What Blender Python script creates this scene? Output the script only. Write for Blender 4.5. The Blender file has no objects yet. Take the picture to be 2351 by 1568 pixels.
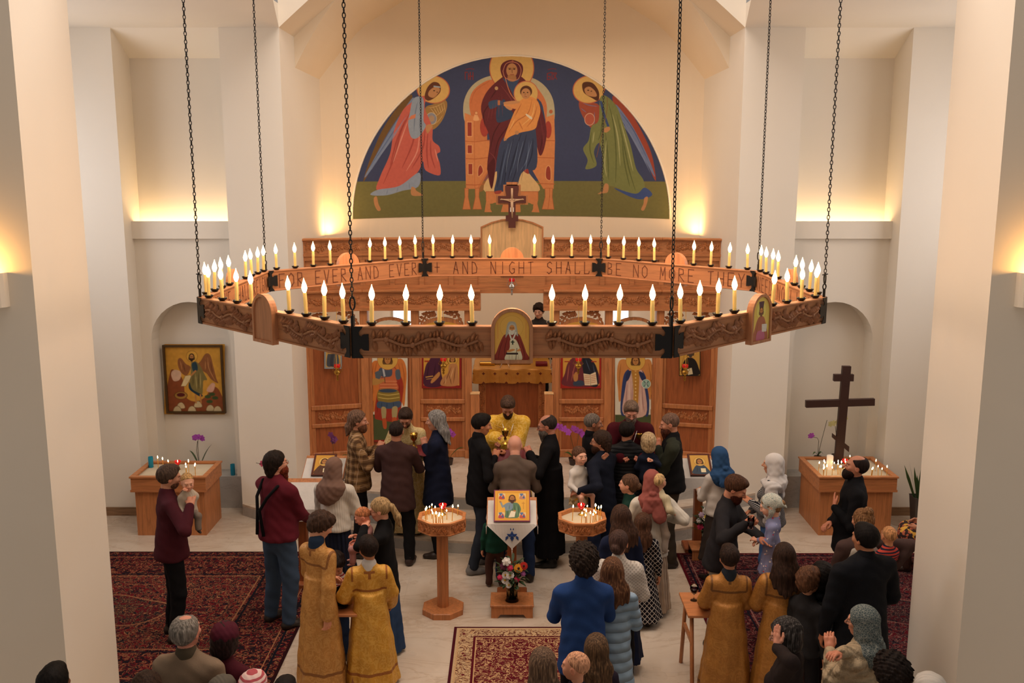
import bpy, math, random
import numpy as np
from mathutils import Vector, Matrix
random.seed(7); rng = np.random.default_rng(7)
scn = bpy.context.scene
COL = scn.collection
PI = math.pi
def R(d): return math.radians(d)

# ---------------------------------------------------------------- camera model
CAM_H, PITCH, FPX = 4.75, R(10.03), 2200.0
cT, sT = math.cos(PITCH), math.sin(PITCH)
def at(px, py, Y):
    """world point seen at a pixel of the 2351x1568 photo, on the vertical plane at depth Y"""
    v = (py-784)/FPX
    zc = Y/(cT-v*sT)
    return Vector(((px-1175.5)/FPX*zc, Y, CAM_H-zc*(sT+v*cT)))
def onz(px, py, z=0.0):
    """world point seen at a pixel, on the horizontal plane z"""
    v = (py-784)/FPX
    zc = (CAM_H-z)/(sT+v*cT)
    return Vector(((px-1175.5)/FPX*zc, zc*(cT-v*sT), z))

cam_d = bpy.data.cameras.new('camera'); cam = bpy.data.objects.new('camera', cam_d); COL.objects.link(cam)
cam.location = (0, 0, CAM_H); cam.rotation_euler = (PI/2-PITCH, 0, 0)
cam_d.sensor_width = 36; cam_d.lens = FPX/2351*36; cam_d.clip_start = .05; cam_d.clip_end = 100
scn.camera = cam

# ---------------------------------------------------------------- node helpers
def lin(c):
    if isinstance(c, str):
        c = c.lstrip('#'); c = [int(c[i:i+2], 16)/255 for i in (0, 2, 4)]
    return tuple(((x/12.92) if x <= .04045 else ((x+.055)/1.055)**2.4) for x in c[:3])
def lin4(c): return lin(c)+(1,)
class S:
    """a socket with arithmetic"""
    def __init__(s, nt, o): s.nt, s.o = nt, o
    def _m(s, op, b=None, c=None):
        n = s.nt.nodes.new('ShaderNodeMath'); n.operation = op
        for i, x in enumerate((s, b, c)):
            if x is None: continue
            if isinstance(x, S): s.nt.links.new(x.o, n.inputs[i])
            else: n.inputs[i].default_value = x
        return S(s.nt, n.outputs[0])
    def __add__(s, b): return s._m('ADD', b)
    def __sub__(s, b): return s._m('SUBTRACT', b)
    def __mul__(s, b): return s._m('MULTIPLY', b)
    def __truediv__(s, b): return s._m('DIVIDE', b)
    def lt(s, b): return s._m('LESS_THAN', b)
    def gt(s, b): return s._m('GREATER_THAN', b)
    def mx(s, b): return s._m('MAXIMUM', b)
    def mn(s, b): return s._m('MINIMUM', b)
    def abs(s): return s._m('ABSOLUTE')
    def sin(s): return s._m('SINE')
    def fr(s): return s._m('FRACT')
    def fl(s): return s._m('FLOOR')
    def pw(s, b): return s._m('POWER', b)
    def sqrt(s): return s._m('SQRT')
    def pp(s, b): return s._m('PINGPONG', b)
    def near(s, v, w): return (s-v).abs().lt(w)
class M:
    """small material builder"""
    def __init__(s, name, rough=.6, metal=0., spec=.4):
        s.mat = bpy.data.materials.new(name); s.mat.use_nodes = True
        s.nt = s.mat.node_tree; s.b = s.nt.nodes['Principled BSDF']
        s.b.inputs['Roughness'].default_value = rough; s.b.inputs['Metallic'].default_value = metal
        s.b.inputs['Specular IOR Level'].default_value = spec
    def xyz(s, kind='Object', scale=(1, 1, 1), rot=(0, 0, 0)):
        tc = s.nt.nodes.new('ShaderNodeTexCoord'); mp = s.nt.nodes.new('ShaderNodeMapping')
        mp.inputs['Scale'].default_value = scale; mp.inputs['Rotation'].default_value = rot
        s.nt.links.new(tc.outputs[kind], mp.inputs[0]); return S(s.nt, mp.outputs[0])
    def sep(s, v):
        n = s.nt.nodes.new('ShaderNodeSeparateXYZ'); s.nt.links.new(v.o, n.inputs[0])
        return [S(s.nt, o) for o in n.outputs]
    def comb(s, x, y, z):
        n = s.nt.nodes.new('ShaderNodeCombineXYZ')
        for i, a in enumerate((x, y, z)):
            if isinstance(a, S): s.nt.links.new(a.o, n.inputs[i])
            else: n.inputs[i].default_value = a
        return S(s.nt, n.outputs[0])
    def noise(s, v, scale, detail=3, rough=.5, dist=0., out=0):
        n = s.nt.nodes.new('ShaderNodeTexNoise'); s.nt.links.new(v.o, n.inputs['Vector'])
        n.inputs['Scale'].default_value = scale; n.inputs['Detail'].default_value = detail
        n.inputs['Roughness'].default_value = rough; n.inputs['Distortion'].default_value = dist
        return S(s.nt, n.outputs[out])
    def voro(s, v, scale, feat='F1', out='Distance'):
        n = s.nt.nodes.new('ShaderNodeTexVoronoi'); n.feature = feat; s.nt.links.new(v.o, n.inputs['Vector'])
        n.inputs['Scale'].default_value = scale; return S(s.nt, n.outputs[out])
    def attr(s, name='Col'):
        n = s.nt.nodes.new('ShaderNodeAttribute'); n.attribute_name = name; return S(s.nt, n.outputs[0])
    def ramp(s, f, stops, mode='LINEAR'):
        n = s.nt.nodes.new('ShaderNodeValToRGB'); n.color_ramp.interpolation = mode
        while len(n.color_ramp.elements) < len(stops): n.color_ramp.elements.new(.5)
        for e, (p, c) in zip(n.color_ramp.elements, stops): e.position = p; e.color = lin4(c)
        s.nt.links.new(f.o, n.inputs[0]); return S(s.nt, n.outputs[0])
    def rgb(s, c):
        n = s.nt.nodes.new('ShaderNodeRGB'); n.outputs[0].default_value = lin4(c); return S(s.nt, n.outputs[0])
    def mix(s, f, a, b, mode='MIX'):
        n = s.nt.nodes.new('ShaderNodeMix'); n.data_type = 'RGBA'; n.blend_type = mode
        if isinstance(f, S): s.nt.links.new(f.o, n.inputs[0])
        else: n.inputs[0].default_value = f
        for i, x in ((6, a), (7, b)):
            if isinstance(x, S): s.nt.links.new(x.o, n.inputs[i])
            else: n.inputs[i].default_value = lin4(x)
        return S(s.nt, n.outputs[2])
    def color(s, c):
        if isinstance(c, S): s.nt.links.new(c.o, s.b.inputs['Base Color'])
        else: s.b.inputs['Base Color'].default_value = lin4(c)
        return s
    def rough(s, r): s.nt.links.new(r.o, s.b.inputs['Roughness']); return s
    def bump(s, h, strength=.3, dist=.01):
        n = s.nt.nodes.new('ShaderNodeBump'); n.inputs['Strength'].default_value = strength
        n.inputs['Distance'].default_value = dist; s.nt.links.new(h.o, n.inputs['Height'])
        s.nt.links.new(n.outputs[0], s.b.inputs['Normal']); return s
    def emit(s, c, e):
        s.b.inputs['Emission Color'].default_value = lin4(c); s.b.inputs['Emission Strength'].default_value = e; return s

def mat_plain(name, c, rough=.6, metal=0., bump=0, bscale=60, var=.12, spec=.4):
    m = M(name, rough, metal, spec); v = m.xyz()
    n = m.noise(v, 6, 3)
    dark = tuple(x*(1-var) for x in hexf(c))
    m.color(m.mix(n, dark, c))
    if bump: m.bump(m.noise(v, bscale, 2), bump, .004)
    return m.mat
def hexf(c):
    if isinstance(c, str):
        c = c.lstrip('#'); return tuple(int(c[i:i+2], 16)/255 for i in (0, 2, 4))
    return tuple(c)
def mat_wood(name, c, axis='z', rough=.42, dark=.72, scale=1.0):
    m = M(name, rough, 0, .35)
    sc = {'x': (1.2, 14, 14), 'y': (14, 1.2, 14), 'z': (14, 14, 1.2)}[axis]
    v = m.xyz('Object', tuple(a*scale for a in sc))
    n = m.noise(v, 2.2, 5, .6, .6); n2 = m.noise(m.xyz('Object', (1, 1, 1)), 1.3, 2)
    cc = hexf(c); d = tuple(x*dark for x in cc); l = tuple(min(1, x*1.12) for x in cc)
    col = m.ramp(n, [(.3, d), (.5, cc), (.72, l)])
    m.color(m.mix(n2*.25, col, d)); m.bump(n, .08, .003)
    return m.mat
def mat_glow(name, c, e):
    m = M(name, .5); m.color(c); m.emit(c, e); return m.mat
def mat_glass(name, c='#f2f5f4', rough=.02):
    m = M(name, rough); m.color(c); m.b.inputs['Transmission Weight'].default_value = 1; m.b.inputs['IOR'].default_value = 1.12
    return m.mat

# ---------------------------------------------------------------- mesh helpers
def tag(o, label=None, cat=None, group=None, kind=None):
    if label: o['label'] = label
    if cat: o['category'] = cat
    if group: o['group'] = group
    if kind: o['kind'] = kind
    return o
def empty(name, loc=(0, 0, 0), rz=0, label=None, cat=None, group=None):
    o = bpy.data.objects.new(name, None); COL.objects.link(o)
    o.location = loc; o.rotation_euler = (0, 0, rz); o.empty_display_size = .1
    return tag(o, label, cat, group)
def npmesh(name, v, f, smooth=False, cols=None):
    """f: list/array of faces (all same size as array, or list of tuples)"""
    me = bpy.data.meshes.new(name)
    if isinstance(f, np.ndarray):
        nf, k = f.shape
        me.vertices.add(len(v)); me.vertices.foreach_set('co', np.asarray(v, np.float32).ravel())
        me.loops.add(nf*k); me.loops.foreach_set('vertex_index', f.astype(np.int32).ravel())
        me.polygons.add(nf); me.polygons.foreach_set('loop_start', np.arange(0, nf*k, k, dtype=np.int32))
        me.update(calc_edges=True)
    else:
        me.from_pydata([tuple(x) for x in v], [], f); me.update()
    if smooth: me.polygons.foreach_set('use_smooth', np.ones(len(me.polygons), bool))
    if cols is not None:
        a = me.color_attributes.new('Col', 'FLOAT_COLOR', 'POINT')
        c4 = np.ones((len(v), 4), np.float32); c4[:, :3] = cols; a.data.foreach_set('color', c4.ravel())
    return me
def link(name, me, mat=None, parent=None, loc=(0, 0, 0), rot=(0, 0, 0)):
    o = bpy.data.objects.new(name, me); COL.objects.link(o)
    if mat is not None:
        for m_ in (mat if isinstance(mat, (list, tuple)) else [mat]): me.materials.append(m_)
    o.parent = parent; o.location = loc; o.rotation_euler = rot
    return o
class MB:
    """collects shapes into one mesh; flat and smooth faces, material index"""
    def __init__(s): s.v, s.f, s.sm, s.mi = [], [], [], []
    def add(s, v, f, smooth=False, mi=0, mat=None):
        b = len(s.v)
        if mat is not None: v = [mat @ Vector(p) for p in v]
        s.v += [tuple(p) for p in v]; s.f += [tuple(i+b for i in q) for q in f]
        s.sm += [smooth]*len(f); s.mi += [mi]*len(f); return s
    def box(s, x0, x1, y0, y1, z0, z1, mi=0, mat=None, bev=0.0):
        if bev > 0:
            b = min(bev, (x1-x0)/2.01, (y1-y0)/2.01, (z1-z0)/2.01)
            pts = []; 
            for (z, i) in ((z0, b), (z0+b, 0), (z1-b, 0), (z1, b)):
                for (x, y) in ((x0+b+i*0, y0+i), (x1-b, y0+i), (x1-i, y0+b), (x1-i, y1-b), (x1-b, y1-i), (x0+b, y1-i), (x0+i, y1-b), (x0+i, y0+b)):
                    pts.append((x, y, z))
            f = [tuple(range(7, -1, -1)), tuple(range(24, 32))]
            for r in range(3):
                for k in range(8):
                    a = r*8+k; c = r*8+(k+1) % 8; f.append((a, c, c+8, a+8))
            return s.add(pts, f, False, mi, mat)
        v = [(x, y, z) for z in (z0, z1) for y in (y0, y1) for x in (x0, x1)]
        f = [(0, 2, 3, 1), (4, 5, 7, 6), (0, 1, 5, 4), (2, 6, 7, 3), (0, 4, 6, 2), (1, 3, 7, 5)]
        return s.add(v, f, False, mi, mat)
    def prism(s, poly, y0, y1, mi=0, mat=None, smooth=False):
        """poly of (x,z), extruded in y"""
        n = len(poly); v = [(x, y0, z) for x, z in poly]+[(x, y1, z) for x, z in poly]
        f = [tuple(range(n)), tuple(range(2*n-1, n-1, -1))]
        s.add(v, f, False, mi, mat); b = len(s.v)-2*n
        for k in range(n):
            s.f.append((b+k, b+n+k, b+n+(k+1) % n, b+(k+1) % n)); s.sm.append(smooth); s.mi.append(mi)
        return s
    def cyl(s, x, y, z0, z1, r0, r1=None, n=16, mi=0, smooth=True, ph=0, mat=None, cap=True):
        return s.lathe([(r0, z0), (r0 if r1 is None else r1, z1)], n, x, y, mi, smooth, ph, mat, cap)
    def lathe(s, prof, n=16, x=0, y=0, mi=0, smooth=True, ph=0, mat=None, cap=True):
        v = []; f = []
        for r, z in prof:
            for k in range(n):
                a = ph+2*PI*k/n; v.append((x+r*math.cos(a), y+r*math.sin(a), z))
        for j in range(len(prof)-1):
            for k in range(n):
                a = j*n+k; b = j*n+(k+1) % n; f.append((a, b, b+n, a+n))
        s.add(v, f, smooth, mi, mat)
        if cap:
            m = len(prof)
            s.add(v[:n][::-1], [tuple(range(n))], False, mi, mat); s.add(v[(m-1)*n:], [tuple(range(n))], False, mi, mat)
        return s
    def tube(s, pts, r, n=8, mi=0, closed=False, mat=None):
        pts = [Vector(p) for p in pts]; m = len(pts); v = []; f = []
        rr = r if isinstance(r, (list, tuple)) else [r]*m
        up = None
        for i, p in enumerate(pts):
            a = pts[(i+1) % m] if (closed or i < m-1) else p; b = pts[i-1] if (closed or i > 0) else p
            t = (a-b).normalized()
            if up is None: up = Vector((0, 0, 1)) if abs(t.z) < .9 else Vector((1, 0, 0))
            u = up-t*up.dot(t)
            if u.length < 1e-5: u = Vector((1, 0, 0)).cross(t)
            u.normalize(); up = u; w = t.cross(u)
            for k in range(n):
                an = 2*PI*k/n; v.append(p+(u*math.cos(an)+w*math.sin(an))*rr[i])
        for i in range(m if closed else m-1):
            for k in range(n):
                a = i*n+k; b = i*n+(k+1) % n; c = ((i+1) % m)*n
                f.append((a, b, c+(k+1) % n, c+k))
        if not closed: f += [tuple(range(n-1, -1, -1)), tuple(range((m-1)*n, m*n))]
        return s.add(v, f, True, mi, mat)
    def ball(s, c, r, n=12, m=8, mi=0, mat=None):
        rx, ry, rz = r if isinstance(r, (tuple, list)) else (r, r, r)
        v = [(c[0], c[1], c[2]-rz)]; f = []
        for j in range(1, m):
            a = PI*j/m
            for k in range(n):
                b = 2*PI*k/n; v.append((c[0]+rx*math.sin(a)*math.cos(b), c[1]+ry*math.sin(a)*math.sin(b), c[2]-rz*math.cos(a)))
        v.append((c[0], c[1], c[2]+rz)); L = len(v)-1
        for k in range(n):
            f.append((0, 1+(k+1) % n, 1+k)); f.append((L, L-n+k, L-n+(k+1) % n))
        for j in range(m-2):
            for k in range(n):
                a = 1+j*n+k; b = 1+j*n+(k+1) % n; f.append((a, b, b+n, a+n))
        return s.add(v, f, True, mi, mat)
    def build(s, name, mat=None, parent=None, loc=(0, 0, 0), rot=(0, 0, 0)):
        me = npmesh(name, s.v, s.f)
        me.polygons.foreach_set('use_smooth', np.array(s.sm, bool)); me.polygons.foreach_set('material_index', np.array(s.mi, np.int32))
        return link(name, me, mat, parent, loc, rot)
def arch_poly(w, zb, zs, n=14, ratio=1.0):
    """rectangle with a round top: half width w, bottom zb, spring zs"""
    p = [(-w, zb), (w, zb)]
    for k in range(n+1):
        a = PI*k/n; p.append((w*math.cos(a), zs+w*ratio*math.sin(a)))
    return p
def frame_strip(mb, outer, inner, y0, y1, mi=0, mat=None):
    """ring between two polys of equal length (x,z)"""
    n = len(outer); v = []
    for P_, y in ((outer, y0), (inner, y0), (outer, y1), (inner, y1)): v += [(x, y, z) for x, z in P_]
    f = []
    for k in range(n):
        q = (k+1) % n
        f += [(k, q, n+q, n+k), (2*n+q, 2*n+k, 3*n+k, 3*n+q), (q, k, 2*n+k, 2*n+q), (n+k, n+q, 3*n+q, 3*n+k)]
    mb.add(v, f, False, mi, mat)
def copy_tree(o, parent=None):
    c = o.copy(); COL.objects.link(c); c.parent = parent
    for ch in [x for x in ALLCH.get(o.name, [])] if False else list(o.children): copy_tree(ch, c)
    return c
# ---------------------------------------------------------------- painter: flat art as coloured surface meshes
class Paint:
    """a small raster painter in art units (x right, y down); result becomes vertex colours of a surface"""
    def __init__(s, x0, y0, x1, y1, res, bg):
        s.x0, s.y0, s.x1, s.y1 = x0, y0, x1, y1
        s.w = int((x1-x0)*res)+1; s.h = int((y1-y0)*res)+1
        s.gx, s.gy = np.meshgrid(np.linspace(x0, x1, s.w), np.linspace(y0, y1, s.h))
        s.px = (x1-x0)/(s.w-1)
        s.im = np.zeros((s.h, s.w, 3), np.float32); s.im[:] = lin(hexf(bg))
    def _blend(s, sl, a, c):
        c = np.array(lin(hexf(c)), np.float32); a = np.clip(a, 0, 1)[..., None]
        s.im[sl] = s.im[sl]*(1-a)+c*a
    def _win(s, xa, xb, ya, yb, m):
        i0 = max(0, int((xa-m-s.x0)/s.px)); i1 = min(s.w, int((xb+m-s.x0)/s.px)+2)
        j0 = max(0, int((ya-m-s.y0)/s.px)); j1 = min(s.h, int((yb+m-s.y0)/s.px)+2)
        return (slice(j0, max(j0, j1)), slice(i0, max(i0, i1)))
    def poly(s, pts, c, smooth=True, a=1.0, line=None, lw=0):
        P_ = np.array(pts, float)
        if smooth: P_ = cat(P_, True)
        sl = s._win(P_[:, 0].min(), P_[:, 0].max(), P_[:, 1].min(), P_[:, 1].max(), s.px*2)
        X, Y = s.gx[sl], s.gy[sl]
        if X.size == 0: return s
        ins = np.zeros(X.shape, bool); d = np.full(X.shape, 1e9)
        n = len(P_)
        for k in range(n):
            (ax, ay), (bx, by) = P_[k], P_[(k+1) % n]
            if ay != by:
                cond = ((ay > Y) != (by > Y)) & (X < (bx-ax)*(Y-ay)/(by-ay)+ax); ins ^= cond
            ex, ey = bx-ax, by-ay; L = ex*ex+ey*ey+1e-12
            t = np.clip(((X-ax)*ex+(Y-ay)*ey)/L, 0, 1)
            d = np.minimum(d, (X-ax-t*ex)**2+(Y-ay-t*ey)**2)
        d = np.sqrt(d); sd = np.where(ins, d, -d)
        s._blend(sl, (sd/s.px+.5)*1.0*a if a == 1.0 else np.clip(sd/s.px+.5, 0, 1)*a, c)
        if line: s._blend(sl, np.clip((lw/2-d)/s.px+.5, 0, 1), line)
        return s
    def ell(s, cx, cy, rx, ry, c, a=1.0, line=None, lw=0):
        sl = s._win(cx-rx, cx+rx, cy-ry, cy+ry, s.px*2+lw); X, Y = s.gx[sl], s.gy[sl]
        if X.size == 0: return s
        k = np.sqrt(((X-cx)/rx)**2+((Y-cy)/ry)**2)+1e-9; d = (1-k)*min(rx, ry)
        s._blend(sl, np.clip(d/s.px+.5, 0, 1)*a, c)
        if line: s._blend(sl, np.clip((lw/2-abs(d))/s.px+.5, 0, 1), line)
        return s
    def line(s, pts, c, w, smooth=True, a=1.0, taper=False):
        P_ = np.array(pts, float)
        if smooth and len(P_) > 2: P_ = cat(P_, False)
        sl = s._win(P_[:, 0].min(), P_[:, 0].max(), P_[:, 1].min(), P_[:, 1].max(), s.px*2+w); X, Y = s.gx[sl], s.gy[sl]
        if X.size == 0: return s
        al = np.zeros(X.shape); n = len(P_)-1
        for k in range(n):
            (ax, ay), (bx, by) = P_[k], P_[k+1]; ex, ey = bx-ax, by-ay; L = ex*ex+ey*ey+1e-12
            t = np.clip(((X-ax)*ex+(Y-ay)*ey)/L, 0, 1); d = np.hypot(X-ax-t*ex, Y-ay-t*ey)
            ww = w*(1-abs(2*(k+t)/n-1)**2*.8) if taper else w
            al = np.maximum(al, np.clip((ww/2-d)/s.px+.5, 0, 1))
        s._blend(sl, al*a, c); return s
    def rect(s, x0, y0, x1, y1, c, line=None, lw=0):
        return s.poly([(x0, y0), (x1, y0), (x1, y1), (x0, y1)], c, False, 1.0, line, lw)
    def folds(s, pts_list, c, w, a=.6):
        for p in pts_list: s.line(p, c, w, True, a, True)
        return s
    def mottle(s, amt=.06, seed=1):
        r = np.random.default_rng(seed); g = r.random((s.h//6+2, s.w//6+2))
        yy = np.linspace(0, g.shape[0]-1.01, s.h); xx = np.linspace(0, g.shape[1]-1.01, s.w)
        y0 = yy.astype(int); x0 = xx.astype(int); fy = (yy-y0)[:, None]; fx = (xx-x0)[None]
        n = g[y0][:, x0]*(1-fy)*(1-fx)+g[y0+1][:, x0]*fy*(1-fx)+g[y0][:, x0+1]*(1-fy)*fx+g[y0+1][:, x0+1]*fy*fx
        s.im *= (1+amt*(n-.5)*2)[..., None]; return s
    def mesh(s, name, fn=None, mask=None):
        """fn(X,Y arrays)->(N,3) positions; default: plane x=X, z=-Y in art units; mask(X,Y)->bool keep"""
        X, Y = s.gx.ravel(), s.gy.ravel()
        v = fn(X, Y) if fn else np.stack([X, np.zeros_like(X), -Y], 1)
        idx = np.arange(s.w*s.h).reshape(s.h, s.w)
        q = np.stack([idx[:-1, :-1], idx[1:, :-1], idx[1:, 1:], idx[:-1, 1:]], -1).reshape(-1, 4)
        if mask is not None:
            k = mask(X, Y); q = q[k[q].all(1)]
            used = np.zeros(len(X), bool); used[q.ravel()] = True
            remap = np.cumsum(used)-1; v = v[used]; q = remap[q]; cols = s.im.reshape(-1, 3)[used]
        else: cols = s.im.reshape(-1, 3)
        return npmesh(name, v, q, False, cols)
def cat(P_, closed, sub=5):
    n = len(P_); out = []
    for k in range(n if closed else n-1):
        p0 = P_[k-1] if (closed or k > 0) else P_[0]; p1 = P_[k]; p2 = P_[(k+1) % n]; p3 = P_[(k+2) % n] if (closed or k+2 < n) else P_[-1]
        for t in np.arange(sub)/sub:
            out.append(.5*((2*p1)+(-p0+p2)*t+(2*p0-5*p1+4*p2-p3)*t*t+(-p0+3*p1-3*p2+p3)*t**3))
    if not closed: out.append(P_[-1])
    return np.array(out)
def art_mat(name='painted_panel', rough=.5, scale=1.0):
    m = M(name, rough, 0, .25); m.color(m.attr('Col')); return m.mat
ART = art_mat()
# stroke letters for carved inscriptions: strokes on a 0..1 box
FONT = {'A': [[(0, 0), (.5, 1), (1, 0)], [(.1, .42), (.9, .3)]], 'B': [[(0, 0), (0, 1), (.7, .92), (.75, .65), (.1, .52), (.85, .4), (.8, .08), (0, 0)]],
 'C': [[(1, .9), (.4, 1), (0, .6), (0, .4), (.4, 0), (1, .1)]], 'D': [[(0, 0), (0, 1), (.6, .9), (1, .5), (.9, .1), (0, 0)]],
 'E': [[(1, 1), (0, 1), (0, 0), (1, 0)], [(0, .5), (.75, .5)]], 'F': [[(1, 1), (0, 1), (0, 0)], [(0, .52), (.75, .56)]],
 'G': [[(1, .9), (.5, 1), (0, .7), (0, .2), (.5, 0), (1, .12), (1, .42), (.6, .42)]], 'H': [[(0, 0), (0, 1)], [(1, 0), (1, 1)], [(0, .5), (1, .5)]],
 'I': [[(.5, 0), (.5, 1)]], 'L': [[(0, 1), (0, 0), (.9, 0), (1, .2)]], 'M': [[(0, 0), (.1, 1), (.5, .3), (.9, 1), (1, 0)]],
 'N': [[(0, 0), (0, 1), (1, 0), (1, 1)]], 'O': [[(.5, 0), (0, .25), (0, .75), (.5, 1), (1, .75), (1, .25), (.5, 0)]],
 'R': [[(0, 0), (0, 1), (.8, .95), (.85, .6), (.05, .5), (1, 0)]], 'S': [[(1, .85), (.6, 1), (.1, .85), (.1, .6), (.9, .4), (.9, .15), (.4, 0), (0, .12)]],
 'T': [[(0, .95), (1, 1)], [(.5, 1), (.5, 0)]], 'V': [[(0, 1), (.5, 0), (1, 1)]], 'Y': [[(0, 1), (.5, .45), (1, 1)], [(.5, .45), (.5, 0)]],
 '+': [[(.5, .1), (.5, .95)], [(0, .55), (1, .55)]]}
def stroke_text(mb, text, x0, x1, z0, z1, y, w=.008, depth=.003, fill=.5, mat=None, mi=0):
    n = len(text); cw = (x1-x0)/n
    for i, ch in enumerate(text):
        if ch == ' ': continue
        for st in FONT[ch]:
            P_ = [(x0+cw*(i+.5*(1-fill)+fill*a), z0+(z1-z0)*b) for a, b in st]
            for (ax, az), (bx, bz) in zip(P_[:-1], P_[1:]):
                L = math.hypot(bx-ax, bz-az)+1e-9; nx, nz = -(bz-az)/L*w/2, (bx-ax)/L*w/2; tx, tz = (bx-ax)/L*w*.3, (bz-az)/L*w*.3
                mb.prism([(ax-tx+nx, az-tz+nz), (ax-tx-nx, az-tz-nz), (bx+tx-nx, bz+tz-nz), (bx+tx+nx, bz+tz+nz)], y-depth, y, mi, mat)
# ---------------------------------------------------------------- materials
def m_wall():
    m = M('cream_plaster', .85, 0, .2); v = m.xyz('Object')
    m.color(m.mix(m.noise(v, .8, 3), '#e8dfd0', '#efe8dc')); m.bump(m.noise(v, 60, 3), .05, .003); return m.mat
WALL = m_wall()
def m_wallwarm():
    m = M('warm_plaster', .85, 0, .2); v = m.xyz('Object')
    m.color(m.mix(m.noise(v, .8, 3), '#ead9c0', '#f0e4d0')); m.bump(m.noise(v, 60, 3), .05, .003); return m.mat
WALLW = m_wallwarm()
def m_marble(name, a, b, vein, scale=1.0, rough=.22, tiles=0):
    m = M(name, rough, 0, .5); v = m.xyz('Object', (scale, scale, scale))
    w = m.noise(v, .7, 6, .62, 1.6); w2 = m.noise(m.xyz('Object', (scale*.55, scale*1.5, scale), (0, 0, .5)), .9, 8, .66, 2.2)
    base = m.mix(m.ramp(w, [(.3, '#000000'), (.7, '#ffffff')]), a, b)
    vn = m.ramp((w2-.5).abs(), [(.0, '#ffffff'), (.028, '#222222'), (.06, '#000000')])
    c = m.mix(vn*.33, base, vein)
    if tiles:
        x, y, z = m.sep(m.xyz('Object'))
        g = ((x/tiles).fr().lt(.003)).mx((y/tiles).fr().lt(.003))
        c = m.mix(g*.35, c, '#8d8276')
    m.color(c); m.rough(m.noise(v, 3, 2)*.18+rough); return m.mat
MARBLE = m_marble('cream_marble', '#bfad99', '#d3c6b6', '#97795a', 1.0, .2, 1.22)
GREYM = m_marble('grey_marble', '#a3a09b', '#b9b5ae', '#8a847c', 1.6, .3)
OAK = mat_wood('cherry_wood', '#bd7a4b', 'z', .42, .84); OAKX = mat_wood('cherry_wood_along', '#bd7a4b', 'x', .42, .84)
OAKD = mat_wood('dark_cherry_wood', '#a35c34', 'z', .42, .84); OAKDX = OAKD
MAPLE = mat_wood('pale_maple', '#dcae78', 'z', .5, .9)
BASEW = mat_wood('brown_baseboard', '#8f6f52', 'x')
IRON = mat_plain('black_iron', '#1c1a1b', .5, .3); BRASS = mat_plain('polished_brass', '#c79a45', .25, .9)
SILVER = mat_plain('silver', '#d8d5cf', .2, .9)
STRIP = mat_glow('cove_strip', '#ffd9a0', 13)
WINDOW = mat_glow('bright_daylight', '#f3f6ff', 2.6)
def struct(name, mb, mat, **k): return tag(mb.build(name, mat, None, **k), kind='structure')

YB, YN, YC2, YAP = 12.84, 13.15, 13.7, 15.4        # pilaster front, niche wall, second arch, apse wall start
XC0, XC1, XB = 3.0, 3.78, 5.17
ZC, ZC2 = 6.58, 6.17
# floor
struct('floor', MB().box(-8, 8, -1, 18, -.2, 0), MARBLE)
# steps of the raised sanctuary floor
def step(k, y0, cf, xm, z0, z1, n=40):
    pts = [(-xm, 14.2 if k < 3 else YB+.02)]; pts = []
    for i in range(n+1):
        x = -xm+2*xm*i/n; pts.append((x, y0+cf*x*x))
    back = 18 if k == 1 else YB+.3
    poly = pts+[(xm, back), (-xm, back)]
    m = len(poly); v = [(x, y, z1) for x, y in poly]+[(x, y, z0) for x, y in poly]+[(x, y, z1-.03) for x, y in poly]
    mb = MB(); mb.add(v, [tuple(range(m))], False, 0)
    b = [( i, i+1, 2*m+i+1, 2*m+i) for i in range(n)]; c = [(2*m+i, 2*m+i+1, m+i+1, m+i) for i in range(n)]
    mb.add(v, b, False, 0); mb.add(v, c, False, 1)
    mb.add(v, [(n, m-2, 2*m-2, m+n), (m-1, 0, m, 2*m-1)], False, 1)
    return tag(mb.build('trim_%d' % k, [MARBLE, GREYM]), kind='structure')
step(3, 11.42, .099, 3.78, 0, .166); step(2, 11.78, .09, 3.4, .166, .333); step(1, 12.12, .078, 3.02, .333, .5)

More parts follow.
